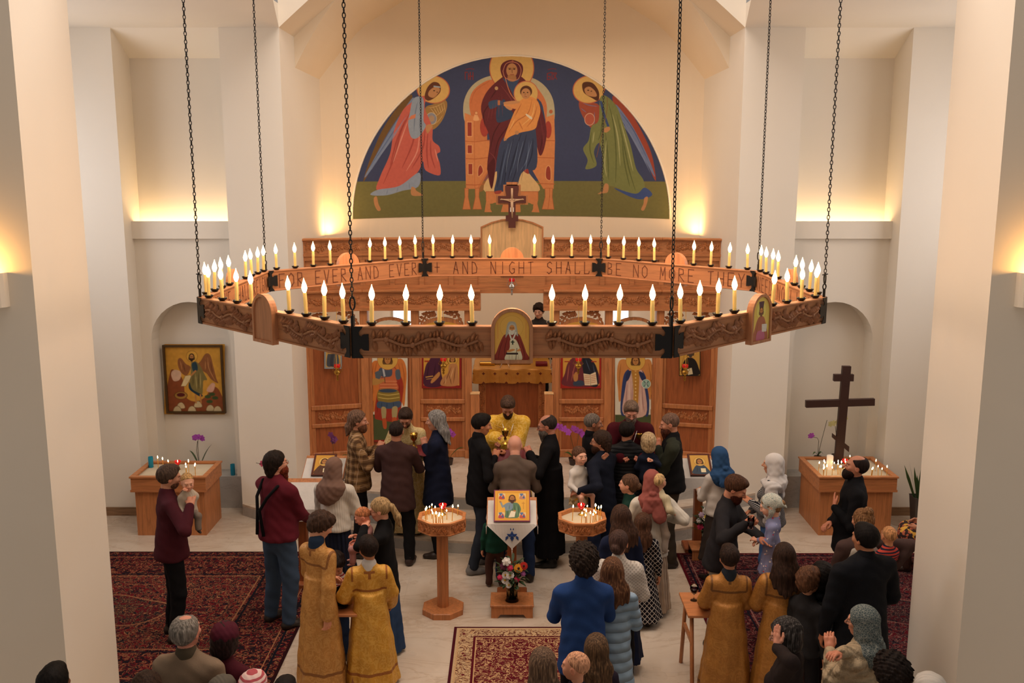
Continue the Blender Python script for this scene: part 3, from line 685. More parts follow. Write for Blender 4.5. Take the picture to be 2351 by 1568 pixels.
def p_michael():
    P = Paint(770, -230, 1158, 985, .27, '#d9d2bd'); P.rect(770, 720, 1160, 990, '#4c5534')
    o, od = '#cf7a3a', '#9a4a22'
    P.poly([(915, 240), (850, 200), (805, 240), (795, 330), (800, 450), (812, 560), (830, 700), (880, 560), (900, 400)], o); P.poly([(1010, 240), (1080, 180), (1130, 220), (1150, 330), (1140, 480), (1125, 640), (1090, 560), (1060, 400)], o)
    P.folds([[(830, 230), (815, 350), (830, 520)], [(860, 220), (840, 330)], [(1100, 220), (1125, 350), (1115, 520)], [(1070, 230), (1090, 330)]], od, 9, .7)
    P.poly([(1000, 260), (1060, 300), (1115, 420), (1100, 620), (1060, 780), (870, 770), (840, 730), (850, 600), (880, 480)], '#9e3626')
    P.folds([[(1080, 420), (1070, 600), (1030, 740)], [(870, 560), (865, 700)]], '#6d1f18', 12, .7)
    P.poly([(880, 290), (920, 262), (1010, 262), (1050, 300), (1050, 400), (1060, 480), (890, 480), (895, 380)], '#c46a42'); P.poly([(880, 290), (920, 262), (1000, 262), (1000, 350), (900, 350)], '#4c5566')
    for yy in (400, 430, 460): P.line([(895, yy), (1055, yy)], '#e09868', 5, False)
    P.poly([(850, 310), (905, 300), (900, 360), (860, 400), (845, 340)], '#56606a'); P.poly([(1040, 300), (1080, 290), (1090, 370), (1050, 380)], '#56606a')
    P.poly([(840, 370), (885, 380), (930, 380), (930, 400), (860, 435), (790, 430), (795, 400)], '#b98a48')
    P.poly([(875, 490), (960, 470), (1065, 490), (1080, 590), (980, 605), (875, 590)], '#8d7634')
    for yy in (520, 555): P.line([(878, yy), (970, yy+14), (1075, yy)], '#c9b060', 8)
    P.ell(968, 492, 88, 18, '#3c4a60'); P.poly([(875, 595), (980, 605), (1085, 592), (1080, 650), (975, 665), (870, 655)], '#44566e')
    P.folds([[(910, 600), (905, 650)], [(960, 605), (958, 660)], [(1020, 600), (1025, 655)]], '#222c40', 8)
    P.poly([(905, 655), (950, 660), (945, 760), (915, 765)], '#a99a6a'); P.poly([(1010, 655), (1060, 650), (1050, 750), (1012, 755)], '#a99a6a')
    P.poly([(915, 765), (950, 765), (955, 850), (925, 850)], '#b9562e'); P.poly([(1010, 755), (1050, 755), (1050, 830), (1015, 830)], '#b9562e')
    P.poly([(893, 160), (908, 170), (945, 350), (930, 370)], '#b9bcc0', False); P.line([(905, 365), (950, 355)], '#4a4a50', 8); P.line([(935, 365), (940, 415)], '#6a4a30', 8)
    face(P, 965, 190, 38, 48, halo='#d6a850', hr=2.6); P.rect(770, 965, 1160, 990, '#8e2a20'); P.mottle(.05); return P
def p_gabriel():
    P = Paint(1142, -230, 1526, 985, .27, '#d9d2bd'); P.rect(1142, 722, 1530, 990, '#4c5534')
    o, od = '#c98648', '#96582a'
    P.poly([(1300, 260), (1240, 190), (1180, 210), (1160, 330), (1170, 480), (1185, 600), (1240, 480), (1290, 400)], o); P.poly([(1370, 260), (1440, 190), (1490, 210), (1505, 330), (1498, 480), (1480, 580), (1430, 470), (1380, 400)], o)
    P.folds([[(1200, 230), (1185, 360), (1190, 500)], [(1465, 230), (1485, 360), (1478, 500)]], od, 9, .7)
    P.poly([(1280, 300), (1230, 330), (1205, 480), (1195, 700), (1240, 720), (1260, 520)], '#33406a'); P.poly([(1400, 300), (1440, 360), (1440, 400), (1470, 560), (1465, 720), (1430, 720), (1420, 500)], '#33406a')
    P.poly([(1290, 290), (1395, 290), (1420, 420), (1440, 720), (1225, 720), (1240, 480)], '#cfa99a')
    P.folds([[(1260, 420), (1250, 560), (1245, 700)], [(1310, 440), (1300, 700)], [(1400, 420), (1410, 600), (1425, 700)]], '#8f6468', 9, .7); P.folds([[(1280, 400), (1275, 700)], [(1390, 520), (1395, 700)]], '#ecd8c8', 7, .8)
    P.poly([(1300, 270), (1370, 270), (1375, 420), (1355, 700), (1315, 700), (1320, 430)], '#b98338')
    for yy in range(300, 690, 34): P.ell(1340, yy, 7, 7, '#e6c47a')
    P.poly([(1255, 320), (1300, 300), (1275, 380), (1245, 400)], '#2c3458'); P.poly([(1370, 310), (1410, 320), (1440, 385), (1400, 390)], '#2c3458')
    P.ell(1442, 425, 42, 42, '#8fb0a0', 1, '#d8e4d8', 4); P.line([(1420, 400), (1465, 450)], '#33484a', 6, False); P.line([(1465, 400), (1420, 450)], '#33484a', 6, False); P.line([(1442, 395), (1442, 455)], '#eef2ea', 4, False)
    P.line([(1285, 150), (1330, 560)], '#b08a48', 6, False); face(P, 1340, 205, 36, 44, halo='#d6a850', hr=2.6); P.rect(1142, 965, 1530, 990, '#8e2a20'); P.mottle(.05); return P
def p_mary():
    P = Paint(1295, -200, 1677, 468, .27, '#8e2622'); P.rect(1312, -180, 1656, 440, '#cf9a40')
    P.ell(1440, 90, 120, 110, '#d8a84c', 1, '#9a6428', 5); P.poly([(1440, -10), (1500, 30), (1520, 120), (1500, 200), (1480, 300), (1490, 440), (1318, 440), (1330, 260), (1380, 170), (1370, 60)], '#4c2438')
    face(P, 1445, 85, 40, 52, hair='#4c2438'); P.folds([[(1360, 250), (1340, 400)], [(1430, 220), (1400, 420)], [(1470, 200), (1460, 300)]], '#2e1224', 10, .8)
    P.line([(1335, 360), (1400, 350)], '#d0a050', 8); P.line([(1340, 380), (1400, 372)], '#d0a050', 4)
    P.ell(1590, 190, 50, 50, '#d8a84c', 1, '#9a6428', 4); P.poly([(1560, 240), (1630, 235), (1645, 330), (1640, 438), (1480, 438), (1500, 360), (1545, 320)], '#b98050')
    P.folds([[(1580, 260), (1540, 360), (1500, 430)], [(1620, 260), (1600, 420)], [(1560, 340), (1580, 430)]], '#6d3a20', 9, .8); P.folds([[(1600, 270), (1570, 380)], [(1530, 360), (1520, 430)]], '#e8b880', 7, .8)
    face(P, 1590, 190, 24, 28); P.poly([(1400, 370), (1460, 310), (1465, 350), (1400, 415), (1380, 410)], SK); P.rect(1320, 200, 1365, 215, '#9e3a22'); return P
def p_christ():
    P = Paint(612, -200, 1008, 468, .27, '#a02a22'); P.rect(640, -180, 990, 440, '#d09a44')
    P.ell(815, 60, 135, 130, '#dcae54', 1, '#9a6428', 5); P.poly([(760, 160), (870, 160), (960, 260), (975, 440), (645, 440), (660, 320), (690, 220)], '#6d3036')
    P.poly([(830, 170), (900, 180), (965, 270), (978, 440), (900, 440), (840, 330)], '#23242c'); P.folds([[(700, 240), (680, 400)], [(760, 220), (720, 400)], [(730, 300), (760, 420)]], '#c06a56', 8, .7)
    P.folds([[(860, 190), (900, 300)], [(930, 240), (960, 400)]], '#5b6880', 6, .7); P.poly([(750, 400), (830, 395), (840, 440), (745, 440)], '#3c4658')
    P.poly([(838, 325), (900, 335), (955, 310), (972, 430), (905, 440), (850, 438)], '#e6cfa8', False)
    for k in range(5): P.line([(850, 348+k*17), (895, 350+k*17)], '#b05a38', 5, False); P.line([(912, 346+k*17), (955, 338+k*17)], '#b05a38', 5, False)
    P.line([(902, 335), (908, 438)], '#8a6a4a', 4, False); P.poly([(750, 400), (740, 350), (765, 310), (785, 330), (780, 390)], SK)
    face(P, 815, 60, 50, 66, beard='#4a2818'); P.rect(655, 205, 710, 216, '#a03a26'); P.rect(915, 205, 965, 216, '#a03a26'); return P
def p_smallsaints(left):
    if left:
        P = Paint(355, -40, 524, 280, .27, '#8f989c'); P.rect(370, -25, 510, 265, '#c9a45a')
        for x, c in ((405, '#4a5058'), (438, '#3c4048'), (470, '#555c60')):
            P.poly([(x-26, 250), (x-20, 150), (x, 130), (x+20, 150), (x+26, 250)], c); face(P, x, 110, 14, 18, halo='#dcb86a', beard='#8a8478' if x == 438 else None)
        return P
    P = Paint(1758, -60, 1966, 350, .27, '#2c2018'); P.rect(1766, -52, 1958, 342, '#c89a48')
    P.poly([(1790, 340), (1800, 220), (1850, 170), (1910, 190), (1945, 260), (1950, 340)], '#221c1a'); P.poly([(1835, 285), (1880, 270), (1892, 330), (1845, 340)], '#d8c8a0', False)
    face(P, 1870, 120, 28, 36, halo='#d8ae5a', beard='#4a4038'); return P
# niche picture: winged forerunner in a landscape
C3 = Crop(0, 560, 3.564)
def p_forerunner():
    P = Paint(1345, 820, 1840, 1394, .3, '#c99238'); P.rect(1362, 838, 1822, 1378, '#d19a3c')
    P.poly([(1385, 1378), (1390, 1060), (1440, 1040), (1500, 1120), (1520, 1250), (1600, 1290), (1680, 1250), (1740, 1170), (1800, 1210), (1820, 1378)], '#8a4a28')
    P.poly([(1400, 1060), (1430, 1030), (1480, 1050), (1470, 1110), (1420, 1120)], '#d8b49a'); P.poly([(1690, 1200), (1730, 1140), (1760, 1150), (1740, 1210)], '#d8a890')
    for x, y in ((1480, 1320), (1620, 1310), (1720, 1340), (1450, 1350), (1570, 1350), (1780, 1350)): P.poly([(x-30, y+25), (x-22, y-12), (x+5, y-24), (x+28, y-4), (x+30, y+25)], '#cdb98e', True, 1, '#7a5a3a', 4)
    P.ell(1480, 1240, 52, 30, '#a9803c', 1, '#6a4420', 4); P.ell(1480, 1235, 34, 16, '#5a1c1c')
    for a in ((1700, 1250), (1735, 1230), (1760, 1260), (1715, 1290)): P.ell(a[0], a[1], 26, 14, '#40502a')
    P.poly([(1600, 1000), (1640, 960), (1680, 900), (1720, 910), (1745, 1000), (1770, 1100), (1785, 1140), (1730, 1110), (1690, 1060), (1640, 1030)], '#8f5a34')
    P.poly([(1560, 1010), (1520, 980), (1480, 935), (1455, 950), (1460, 1010), (1490, 1060), (1530, 1075)], '#8f5a34')
    P.folds([[(1700, 930), (1710, 1020), (1760, 1120)], [(1680, 960), (1680, 1030)], [(1475, 960), (1490, 1030)]], '#d59a60', 6, .7); P.folds([[(1722, 960), (1740, 1060)], [(1500, 980), (1515, 1050)]], '#4a2614', 6, .7)
    P.poly([(1565, 970), (1600, 960), (1640, 1000), (1670, 1060), (1695, 1110), (1665, 1120), (1660, 1180), (1650, 1235), (1590, 1220), (1550, 1180), (1560, 1080)], '#7d7040')
    P.poly([(1570, 980), (1605, 970), (1618, 1030), (1580, 1040)], '#28404c'); P.poly([(1550, 1130), (1575, 1190), (1655, 1235), (1640, 1250), (1580, 1215), (1545, 1180)], '#1f3540')
    P.folds([[(1600, 1060), (1610, 1190)], [(1640, 1060), (1640, 1180)]], '#b8a86a', 7, .8); P.folds([[(1580, 1060), (1580, 1160)], [(1625, 1050), (1626, 1180)]], '#423a20', 6, .8)
    P.poly([(1515, 1080), (1570, 1070), (1550, 1120), (1520, 1165), (1480, 1165)], '#e3cf9c', False, 1, '#7a5a30', 3); P.line([(1600, 1040), (1565, 1075)], SK, 14)
    for x in (1600, 1640): P.line([(x, 1235), (x+5, 1300)], SK, 12)
    P.ell(1570, 920, 46, 46, '#d8a544', 1, '#8a5a24', 3); face(P, 1568, 925, 20, 26, hair='#33200f', beard='#33200f'); P.mottle(.1, 5)
    return P
# central stand icon
C4 = Crop(1000, 1080, 4.898)
def p_stand():
    P = Paint(650, 252, 1062, 608, .3, '#8a3a5c'); P.rect(662, 262, 1052, 598, '#e8a83a'); P.rect(690, 285, 1022, 572, '#efb648', '#c88a30', 4)
    for x, y, c in ((740, 325, '#c84a3a'), (975, 325, '#c88a70'), (735, 540, '#b8485a'), (975, 540, '#c85a48')):
        P.rect(x-38, y-32, x+38, y+32, '#e9d3a0'); P.poly([(x-34, y+30), (x-20, y-10), (x, y+5), (x+15, y-22), (x+34, y+30)], c); P.poly([(x-30, y-28), (x+10, y-30), (x-8, y)], '#5a78a8'); P.ell(x+14, y+12, 11, 13, '#4a6a98')
    P.poly([(785, 460), (830, 405), (880, 395), (930, 410), (958, 470), (940, 520), (920, 568), (785, 568), (780, 520)], '#5d8060'); P.poly([(745, 440), (800, 400), (860, 400), (860, 470), (790, 490), (770, 450)], '#7d94a4')
    P.line([(750, 445), (728, 395)], '#8d9ba0', 22); P.ell(722, 388, 12, 10, SK); P.folds([[(830, 420), (800, 560)], [(880, 420), (900, 560)], [(930, 430), (930, 520)], [(860, 460), (850, 560)]], '#2f4c34', 8, .8); P.folds([[(810, 440), (830, 540)], [(905, 430), (915, 540)]], '#9dbb90', 6, .8)
    P.poly([(845, 490), (900, 495), (885, 560), (815, 565)], '#f0e6cc', False, 1, '#b09a70', 3); P.ell(885, 490, 16, 9, SK)
    P.line([(985, 390), (985, 470)], '#c07a38', 5, False); P.line([(968, 405), (1002, 405)], '#c07a38', 5, False)
    face(P, 858, 350, 34, 38, beard='#4c2a16', hair='#5a3418'); return P
C5 = Crop(1050, 690, 5.808)
def p_herman():
    P = Paint(498, 88, 978, 770, .3, '#c79a48'); P.ell(733, 300, 158, 158, '#c99d4c', 1, '#a97c34', 3)
    for x in (545, 928): P.line([(x, 240), (x, 460)], '#b8603a', 9, False, .5)
    P.poly([(650, 400), (730, 380), (830, 400), (880, 500), (930, 650), (950, 770), (512, 770), (530, 640), (600, 460)], '#7e3026')
    P.folds([[(620, 470), (570, 620), (550, 760)], [(680, 440), (640, 600), (640, 760)], [(850, 480), (900, 640), (915, 760)], [(810, 440), (840, 600)]], '#541a16', 12, .8)
    P.poly([(715, 480), (790, 480), (850, 620), (868, 770), (650, 770), (660, 680), (705, 600)], '#cfc0a0'); P.folds([[(700, 690), (700, 760)], [(740, 690), (740, 760)], [(820, 690), (825, 760)]], '#8a7a5c', 7)
    P.rect(655, 664, 822, 690, '#2c1f1c'); P.rect(738, 485, 756, 550, '#1e3024'); P.rect(722, 505, 772, 520, '#1e3024'); P.line([(805, 600), (790, 765)], '#3c2a1c', 8, False)
    P.poly([(665, 640), (740, 610), (780, 625), (700, 655)], SK); P.poly([(800, 640), (850, 600), (850, 640)], SK)
    P.poly([(665, 300), (690, 235), (735, 222), (785, 240), (805, 310), (820, 430), (780, 400), (690, 400), (650, 450)], '#9a978a'); face(P, 738, 320, 48, 62, hair='#a8a598', beard='#c5bfae'); P.line([(700, 380), (740, 480), (790, 380)], '#c8c3b2', 20)
    return P
def p_bishop():
    P = Paint(0, 0, 480, 682, .3, '#d6b45c'); P.ell(240, 210, 140, 140, '#e0c068', 1, '#a97c34', 4)
    P.poly([(180, 310), (300, 310), (380, 420), (440, 682), (40, 682), (90, 430)], '#9c6048'); P.folds([[(150, 400), (100, 660)], [(300, 380), (380, 640)]], '#683428', 12, .8); P.poly([(150, 540), (330, 540), (350, 682), (130, 682)], '#a8607a')
    P.poly([(270, 430), (420, 440), (410, 560), (280, 550)], '#eee6cc', False, 1, '#a89a78', 4)
    for k in range(4): P.line([(285, 455+k*25), (400, 462+k*25)], '#a08a6a', 5, False)
    P.poly([(165, 70), (315, 70), (295, 180), (185, 180)], '#4a3444', False); face(P, 240, 220, 52, 62, beard='#6a4a38', hair='#4a3228'); return P
def p_plainicon(c, bg='#cf9c48', beard=None, hair=HR):
    P = Paint(0, 0, 300, 380, .35, '#5a2c1c'); P.rect(28, 28, 272, 352, bg)
    P.poly([(110, 200), (190, 200), (240, 260), (262, 352), (38, 352), (60, 260)], c); P.folds([[(110, 240), (90, 340)], [(190, 240), (210, 340)]], '#2a1a18', 9, .6)
    P.rect(150, 260, 215, 330, '#e8d8b0'); face(P, 150, 140, 40, 50, halo='#e0b860', beard=beard, hair=hair); return P
# ---------------------------------------------------------------- iconostasis
YI = 14.0
def zi(py, Y=YI): return at(1175, py, Y).z
def xi(px, py=850, Y=YI): return at(px, py, Y).x
ico = empty('iconostasis', (0, YI, .5), 0, 'carved cherry-wood icon screen with arched panels across the sanctuary step', 'iconostasis')
O = Vector((0, YI, .5))
def loc(mb):  # world -> iconostasis local
    mb.v = [(x-O.x, y-O.y, z-O.z) for x, y, z in mb.v]; return mb
Z = dict(top=3.81, f1=3.57, b1=3.20, c1=3.05, c0=2.76)
XP = {'j': .65, 'a': 1.43, 'b': 2.185, 'w': 3.02}   # centre jamb, column between the icon bay and door bay, outer column, wing end
def wy(x):
    """plan: the outer wings fold slightly towards the nave"""
    return YI-max(0, abs(x)-XP['b'])*.24
def pl(mb, xa, xb, y0, y1, z0, z1, mi=0, bev=0):
    b = len(mb.v); mb.box(xa, xb, YI+y0, YI+y1, z0, z1, mi, None, bev)
    mb.v[b:] = [(x, y+wy(x)-YI, z) for x, y, z in mb.v[b:]]
for s in (-1, 1):
    def sx(a, b): return tuple(sorted((s*a, s*b)))
    for (a, b) in ((XP['b'], XP['w']), (.46, XP['b'])):
        x0, x1 = sx(a, b)
        m = MB(); pl(m, x0, x1, -.02, .06, Z['f1'], Z['top']-.03); pl(m, x0-.0, x1, -.07, .08, Z['top']-.035, Z['top'], 0, .01); pl(m, x0, x1, -.04, .07, Z['f1']-.02, Z['f1']+.015)
        loc(m).build('frieze', OAKX, ico)
        m = MB(); x0v, x1v = x0+.06, x1-.06; b0 = len(m.v); vine(m, x0v, x1v, (Z['f1']+Z['top'])/2-.01, .05, YI-.02, max(2, int((x1-x0)*4)), .065, .014, seed=int(a*10)+s)
        m.v[b0:] = [(x, y+wy(x)-YI, z) for x, y, z in m.v[b0:]]; loc(m).build('carved_vine', OAK, ico)
        # panelled band
        m = MB(); pl(m, x0, x1, .01, .05, Z['c1'], Z['f1']); np_ = max(2, round((x1-x0)/.42))
        for k in range(np_+1):
            xx = x0+(x1-x0)*k/np_; pl(m, max(x0, xx-.035), min(x1, xx+.035), -.02, .03, Z['c1'], Z['f1']-.02)
        pl(m, x0+.001, x1-.001, -.024, .028, Z['f1']-.08, Z['f1']-.021); pl(m, x0+.001, x1-.001, -.024, .028, Z['c1']+.001, Z['c1']+.07); loc(m).build('panel_band', OAKX, ico)
        # projecting lower cornice
        m = MB(); pl(m, x0, x1, -.09, .06, Z['c0'], Z['c1']-.02); pl(m, x0, x1, -.14, .08, Z['c1']-.03, Z['c1']+.01, 0, .008); pl(m, x0, x1, -.12, .07, Z['c0']-.01, Z['c0']+.03); loc(m).build('cornice', OAKX, ico)
        m = MB(); b0 = len(m.v); vine(m, x0v, x1v, (Z['c0']+Z['c1'])/2, .05, YI-.09, max(2, int((x1-x0)*4)), .07, .014, seed=int(a*10)+s+5)
        m.v[b0:] = [(x, y+wy(x)-YI, z) for x, y, z in m.v[b0:]]; loc(m).build('carved_vine', OAK, ico)
    for x, w in ((XP['j'], .05), (XP['a'], .055), (XP['b'], .055), (XP['w'], .05)):
        m = MB(); pl(m, s*x-w, s*x+w, -.07, .07, .5, Z['c0'], 0, .006); pl(m, s*x-w-.012, s*x+w+.012, -.085, .08, .5, .62); loc(m).build('post', OAK, ico)
    # bays: outer wing, door bay, icon bay
    for a, b, kind in ((XP['b']+.055, XP['w']-.05, 'wing'), (XP['a']+.055, XP['b']-.055, 'door'), (XP['j']+.05, XP['a']-.055, 'bay')):
        x0, x1 = sx(a, b); cx = (x0+x1)/2; hw = (x1-x0)/2
        m = MB(); b0 = 0
        if kind == 'wing': pl(m, x0, x1, .0, .03, .5, 2.3)
        else: m.prism([(cx+u, z) for u, z in arch_poly(hw, .5, 2.64-hw*.6, 14, .6)], YI+.0, YI+.03)
        loc(m).build('panel', OAKD, ico)
        m = MB()
        if kind != 'wing':
            ou = [(cx+u, z) for u, z in arch_poly(hw, .5, 2.64-hw*.6, 14, .6)]; inn = [(cx+u, z) for u, z in arch_poly(hw-.045, .545, 2.6-hw*.6+.01, 14, .57)]
            frame_strip(m, ou, inn, YI-.02, YI+.01)
        else:
            pl(m, x0, x1, -.03, .02, 2.26, 2.32); pl(m, x0, x0+.05, -.02, .02, .5, 2.3); pl(m, x1-.05, x1, -.02, .02, .5, 2.3)
        if kind != 'door':
            zz = [.5, .62, 1.06, 1.12, 1.33, 1.40] if kind == 'bay' else [.5, .62, 1.0, 1.06, 1.27, 1.34]
            for z0, z1 in zip(zz[::2], zz[1::2]): pl(m, x0, x1, -.035, .02, z0, z1, 0, .008)
        loc(m).build('frame', OAK, ico)
        if kind != 'door':
            m = MB(); zc = 1.225 if kind == 'bay' else 1.165; vine(m, x0+.09, x1-.09, zc, .05, YI-.0, 3, .065, .012, seed=int(a*7))
            m.v = [(x, y+wy(x)-YI, z) for x, y, z in m.v]; loc(m).build('carved_vine', OAK, ico)
        if kind != 'door':   # pierced leaf spandrels under the cornice
            m = MB()
            for q in (-1, 1):
                pts = [(cx+q*hw*.98, YI+.0, 2.33+.0), (cx+q*hw*.9, YI, 2.55), (cx+q*hw*.62, YI, 2.7), (cx+q*hw*.3, YI, 2.72)]
                m.tube(pts, .014, 6)
                for k in range(9):
                    t = k/8; p = Vector(pts[0]).lerp(Vector(pts[1]), t*3) if t < .333 else (Vector(pts[1]).lerp(Vector(pts[2]), t*3-1) if t < .667 else Vector(pts[2]).lerp(Vector(pts[3]), t*3-2))
                    for a_ in (200+q*70+k*9, 20+k*14*q): 
                        d = Vector((math.cos(R(a_))*-q, 0, math.sin(R(a_)))); n_ = Vector((-d.z, 0, d.x)); L = .085
                        m.add([p, p+d*L*.5+n_*.028, p+d*L, p+d*L*.5-n_*.028, p+d*L*.5+Vector((0, -.012, 0))], [(0, 1, 4), (1, 2, 4), (2, 3, 4), (3, 0, 4), (3, 2, 1, 0)])
            m.v = [(x, y+wy(x)-YI, z) for x, y, z in m.v]; loc(m).build('carved_spandrel', OAK, ico)
# lintel over the centre, gate posts and arched maple board with crucifix
m = MB(); m.box(-.48, .48, YI-.03, YI+.06, 3.05, 3.5); m.box(-.5, .5, YI-.05, YI+.07, 3.0, 3.07); m.box(-.5, .5, YI-.05, YI+.07, 3.5, 3.55); loc(m).build('lintel', OAKX, ico)
m = MB(); bw = .455; bz = 3.42
poly = [(-bw, bz), (bw, bz), (bw, 3.97)]+[(bw*(1-t), 3.97+.12*(1-(1-t)**2)) for t in (.33, .66, 1)]+[(-bw*t, 4.09-.12*t*t) for t in (.33, .66, 1)]
m.prism(poly, YI-.06, YI-.03); loc(m).build('arched_board', MAPLE, ico)
m = MB(); k = .955; c = (0, 3.75); frame_strip(m, poly, [(x*k, c[1]+(z-c[1])*.95) for x, z in poly], YI-.08, YI-.03); loc(m).build('board_border', OAK, ico)
for s in (-1, 1):
    m = MB(); m.box(s*.55-.065, s*.55+.065, YI-.15, YI-.03, .5, 1.5, 0, None, .006); loc(m).build('gate_post', OAK, ico)
    m = MB(); m.box(s*.55-.07, s*.55+.07, YI-.155, YI-.02, 1.5, 1.52, 0, None, .004); loc(m).build('gate_post_cap', MAPLE, ico)
# icons on the screen
def plane_mask(z_arch=None): return None
YF = YI-.024
def arch_mask(cr, xc, hw, zs, ratio=.6):
    def f(X, Yy):
        q = cr.plane(YF)(X, Yy); dx = (q[:, 0]-xc)/hw; return (np.abs(dx) < 1) & (q[:, 2] < zs+hw*ratio*np.sqrt(np.maximum(0, 1-dx*dx)))
    return f
hb = (XP['b']-XP['a'])/2-.055-.045; xb = (XP['a']+XP['b'])/2
icon('icon', p_michael(), C1, YF, 'tall icon of a winged warrior holding an upright sword on the left side door', mask=arch_mask(C1, -xb, hb, 2.6-hb*.6))
icon('icon', p_gabriel(), C2, YF, 'tall icon of a winged angel with staff and pale green disc, right side door', mask=arch_mask(C2, xb, hb, 2.6-hb*.6))
icon('icon', p_mary(), C1, YF, 'red-edged icon of a mother in dark robe with child, left of the centre opening', mask=arch_mask(C1, -1.04, .32, 2.45, .4))
icon('icon', p_christ(), C2, YF, 'red-edged icon of a bearded man with open book, right of the centre opening', mask=arch_mask(C2, 1.04, .32, 2.45, .4))
icon('icon', p_smallsaints(True), C1, 13.78, 'small silver-grey edged icon of several saints on the left wing of the screen')
icon('icon', p_smallsaints(False), C2, 13.78, 'small gold icon of a dark-robed monk on the right wing of the screen')
# crucifix
def cross_poly(w, arms):
    r = []
    for z, hw in arms: r.append((hw, z))
    return r+[(-x, z) for x, z in r[::-1]]
cr = empty('crucifix', (0, YI-.1, 0), 0, 'painted dark red crucifix icon with stepped arms fixed on the pale arched board', 'crucifix')
zt = lambda py: at(1175, py, YI-.1).z
def ppoly(h):  # half widths in px at heights
    k = 14.2/2200; ys = [(523, 8), (508, 8), (508, 14), (494, 14), (494, 8), (466, 8), (466, 31), (450, 31), (450, 13), (446, 13), (436, 15), (426, 15)]
    return [(x*k*h[0]+h[1] if x > 0 else x, zt(y)) for y, x in ys]
r_ = ppoly((1, .0)); poly = r_+[(-x, z) for x, z in r_[::-1]]
m = MB(); m.prism([(x*1.0+(.0), z) for x, z in poly], -.02, .0); m.build('cross_icon', mat_plain('dark_red_lacquer', '#5e2a24', .4), cr)
m = MB()
for (a, b, c, d) in ((-.21, .21, 448, 470), (-.105, .105, 424, 448), (-.06, .06, 418, 430)): m.box(a-.02, b+.02, .002, .02, zt(d), zt(c))
m.build('backing_board', OAK, cr)
m = MB(); gz = mat_plain('gilt_line', '#d9b08a', .4)
m.tube([(-.17, -.024, zt(458)), (.17, -.024, zt(458))], .009, 6); m.tube([(0, -.024, zt(432)), (0, -.024, zt(458))], .016, 6)
m.ball((0, -.026, zt(459)), (.028, .012, .028), 10, 6); m.tube([(0, -.026, zt(462)), (0, -.026, zt(478)), (.004, -.026, zt(500))], [.022, .02, .008], 8)
m.tube([(-.16, -.026, zt(457)), (-.06, -.026, zt(460)), (0, -.026, zt(464)), (.06, -.026, zt(460)), (.16, -.026, zt(457))], .009, 6)
m.build('figure', gz, cr); MB().box(-.028, .028, -.034, -.024, zt(486), zt(476)).build('loin_cloth', mat_plain('white_paint', '#e8e0d8'), cr)
# hanging oil lamps
RED = M('ruby_glass', .05); RED.color('#b01018'); RED.b.inputs['Transmission Weight'].default_value = .55; RED.emit('#c01810', .35); RED = RED.mat
def oil_lamp(px, py, Y, ztop, label, big=1.0, mat=BRASS):
    p = at(px, py, Y); r = empty('hanging_oil_lamp', p, 0, label, 'oil lamp', 'oil lamps before the screen'); b = big
    m = MB(); m.lathe([(.004, -.19*b), (.018*b, -.17*b), (.008*b, -.15*b), (.022*b, -.13*b), (.01*b, -.11*b), (.045*b, -.08*b), (.05*b, -.05*b), (.02*b, -.02*b), (.038*b, 0), (.042*b, .01*b)], 14)
    for k in range(3):
        a = 2*PI*k/3+.5; m.tube([(.05*b*math.cos(a), .05*b*math.sin(a), -.06*b), (.085*b*math.cos(a), .085*b*math.sin(a), -.04*b), (.06*b*math.cos(a), .06*b*math.sin(a), 0), (0, 0, .3*b)], .004, 5)
    m.build('body', mat, r); m = MB(); m.lathe([(.012, 0), (.04*b, .01), (.045*b, .05*b), (.035*b, .055*b)], 14); m.build('glass_cup', RED, r)
    m = MB(); m.tube([(0, 0, .28*b), (0, .1, ztop-p.z)], .004, 5); m.build('chain', mat, r); return r
oil_lamp(774, 845, 13.45, 2.85, 'brass hanging oil lamp with red cup before the left wing panel')
oil_lamp(1018, 830, 13.6, 2.85, 'brass hanging oil lamp with red cup before the mother and child icon')
oil_lamp(1328, 830, 13.6, 2.85, 'brass hanging oil lamp with red cup before the icon with open book')
oil_lamp(1573, 845, 13.45, 2.85, 'brass hanging oil lamp with red cup before the right wing panel')
oil_lamp(1175, 648, 13.75, 3.4, 'silver hanging oil lamp with red cup under the centre lintel', 1.0, SILVER)

# ---------------------------------------------------------------- altar table behind the opening
al = empty('altar_table', (0, 16.1, .5), 0, 'altar table under a gold brocade cloth seen through the centre opening', 'altar')
m = MB(); m.box(-.56, .56, -.4, .45, 0, .98); m.build('base', OAKD, al)
for s in (-1, 1):
    m = MB(); m.box(s*.5-.06, s*.5+.06, -.43, -.4, 0, .95); vine(m, -.4, .4, 0, .05, -.0, 4, .04, .014, mat=Matrix.Translation((s*.5, -.43, .5)) @ Matrix.Rotation(PI/2, 4, 'Y'))
    m.build('carved_pilaster', OAK, al)
def brocade(name, c, c2, sc=9, cross=False, rough=.38):
    m = M(name, rough, .25, .6); v = m.xyz('Object')
    n = m.noise(v, sc, 4, .55, 2.5); r = m.ramp((n-.5).abs(), [(0, '#ffffff'), (.045, '#ffffff'), (.09, '#000000')]); f = m.noise(v, 3.2, 2)
    m.color(m.mix(r*.75, m.mix(f, c, tuple(x*.8 for x in hexf(c))), c2)); m.bump(m.noise(v, 160, 2), .25, .002); return m
b = brocade('altar_brocade', '#c98a3a', '#e8b868', 14); x, y, z = b.sep(b.xyz('Object'))
u = ((x/.19).fr()-.5).abs(); w_ = ((z+.1)/.16).fr()-.5; w_ = w_.abs(); motif = (u.lt(.13)*w_.lt(.05)).mx(u.lt(.05)*w_.lt(.14))
b.color(b.mix(motif, b.mix((b.noise(b.xyz('Object'), 12, 3)), '#c08034', '#e0a850'), '#6e2a1c'))
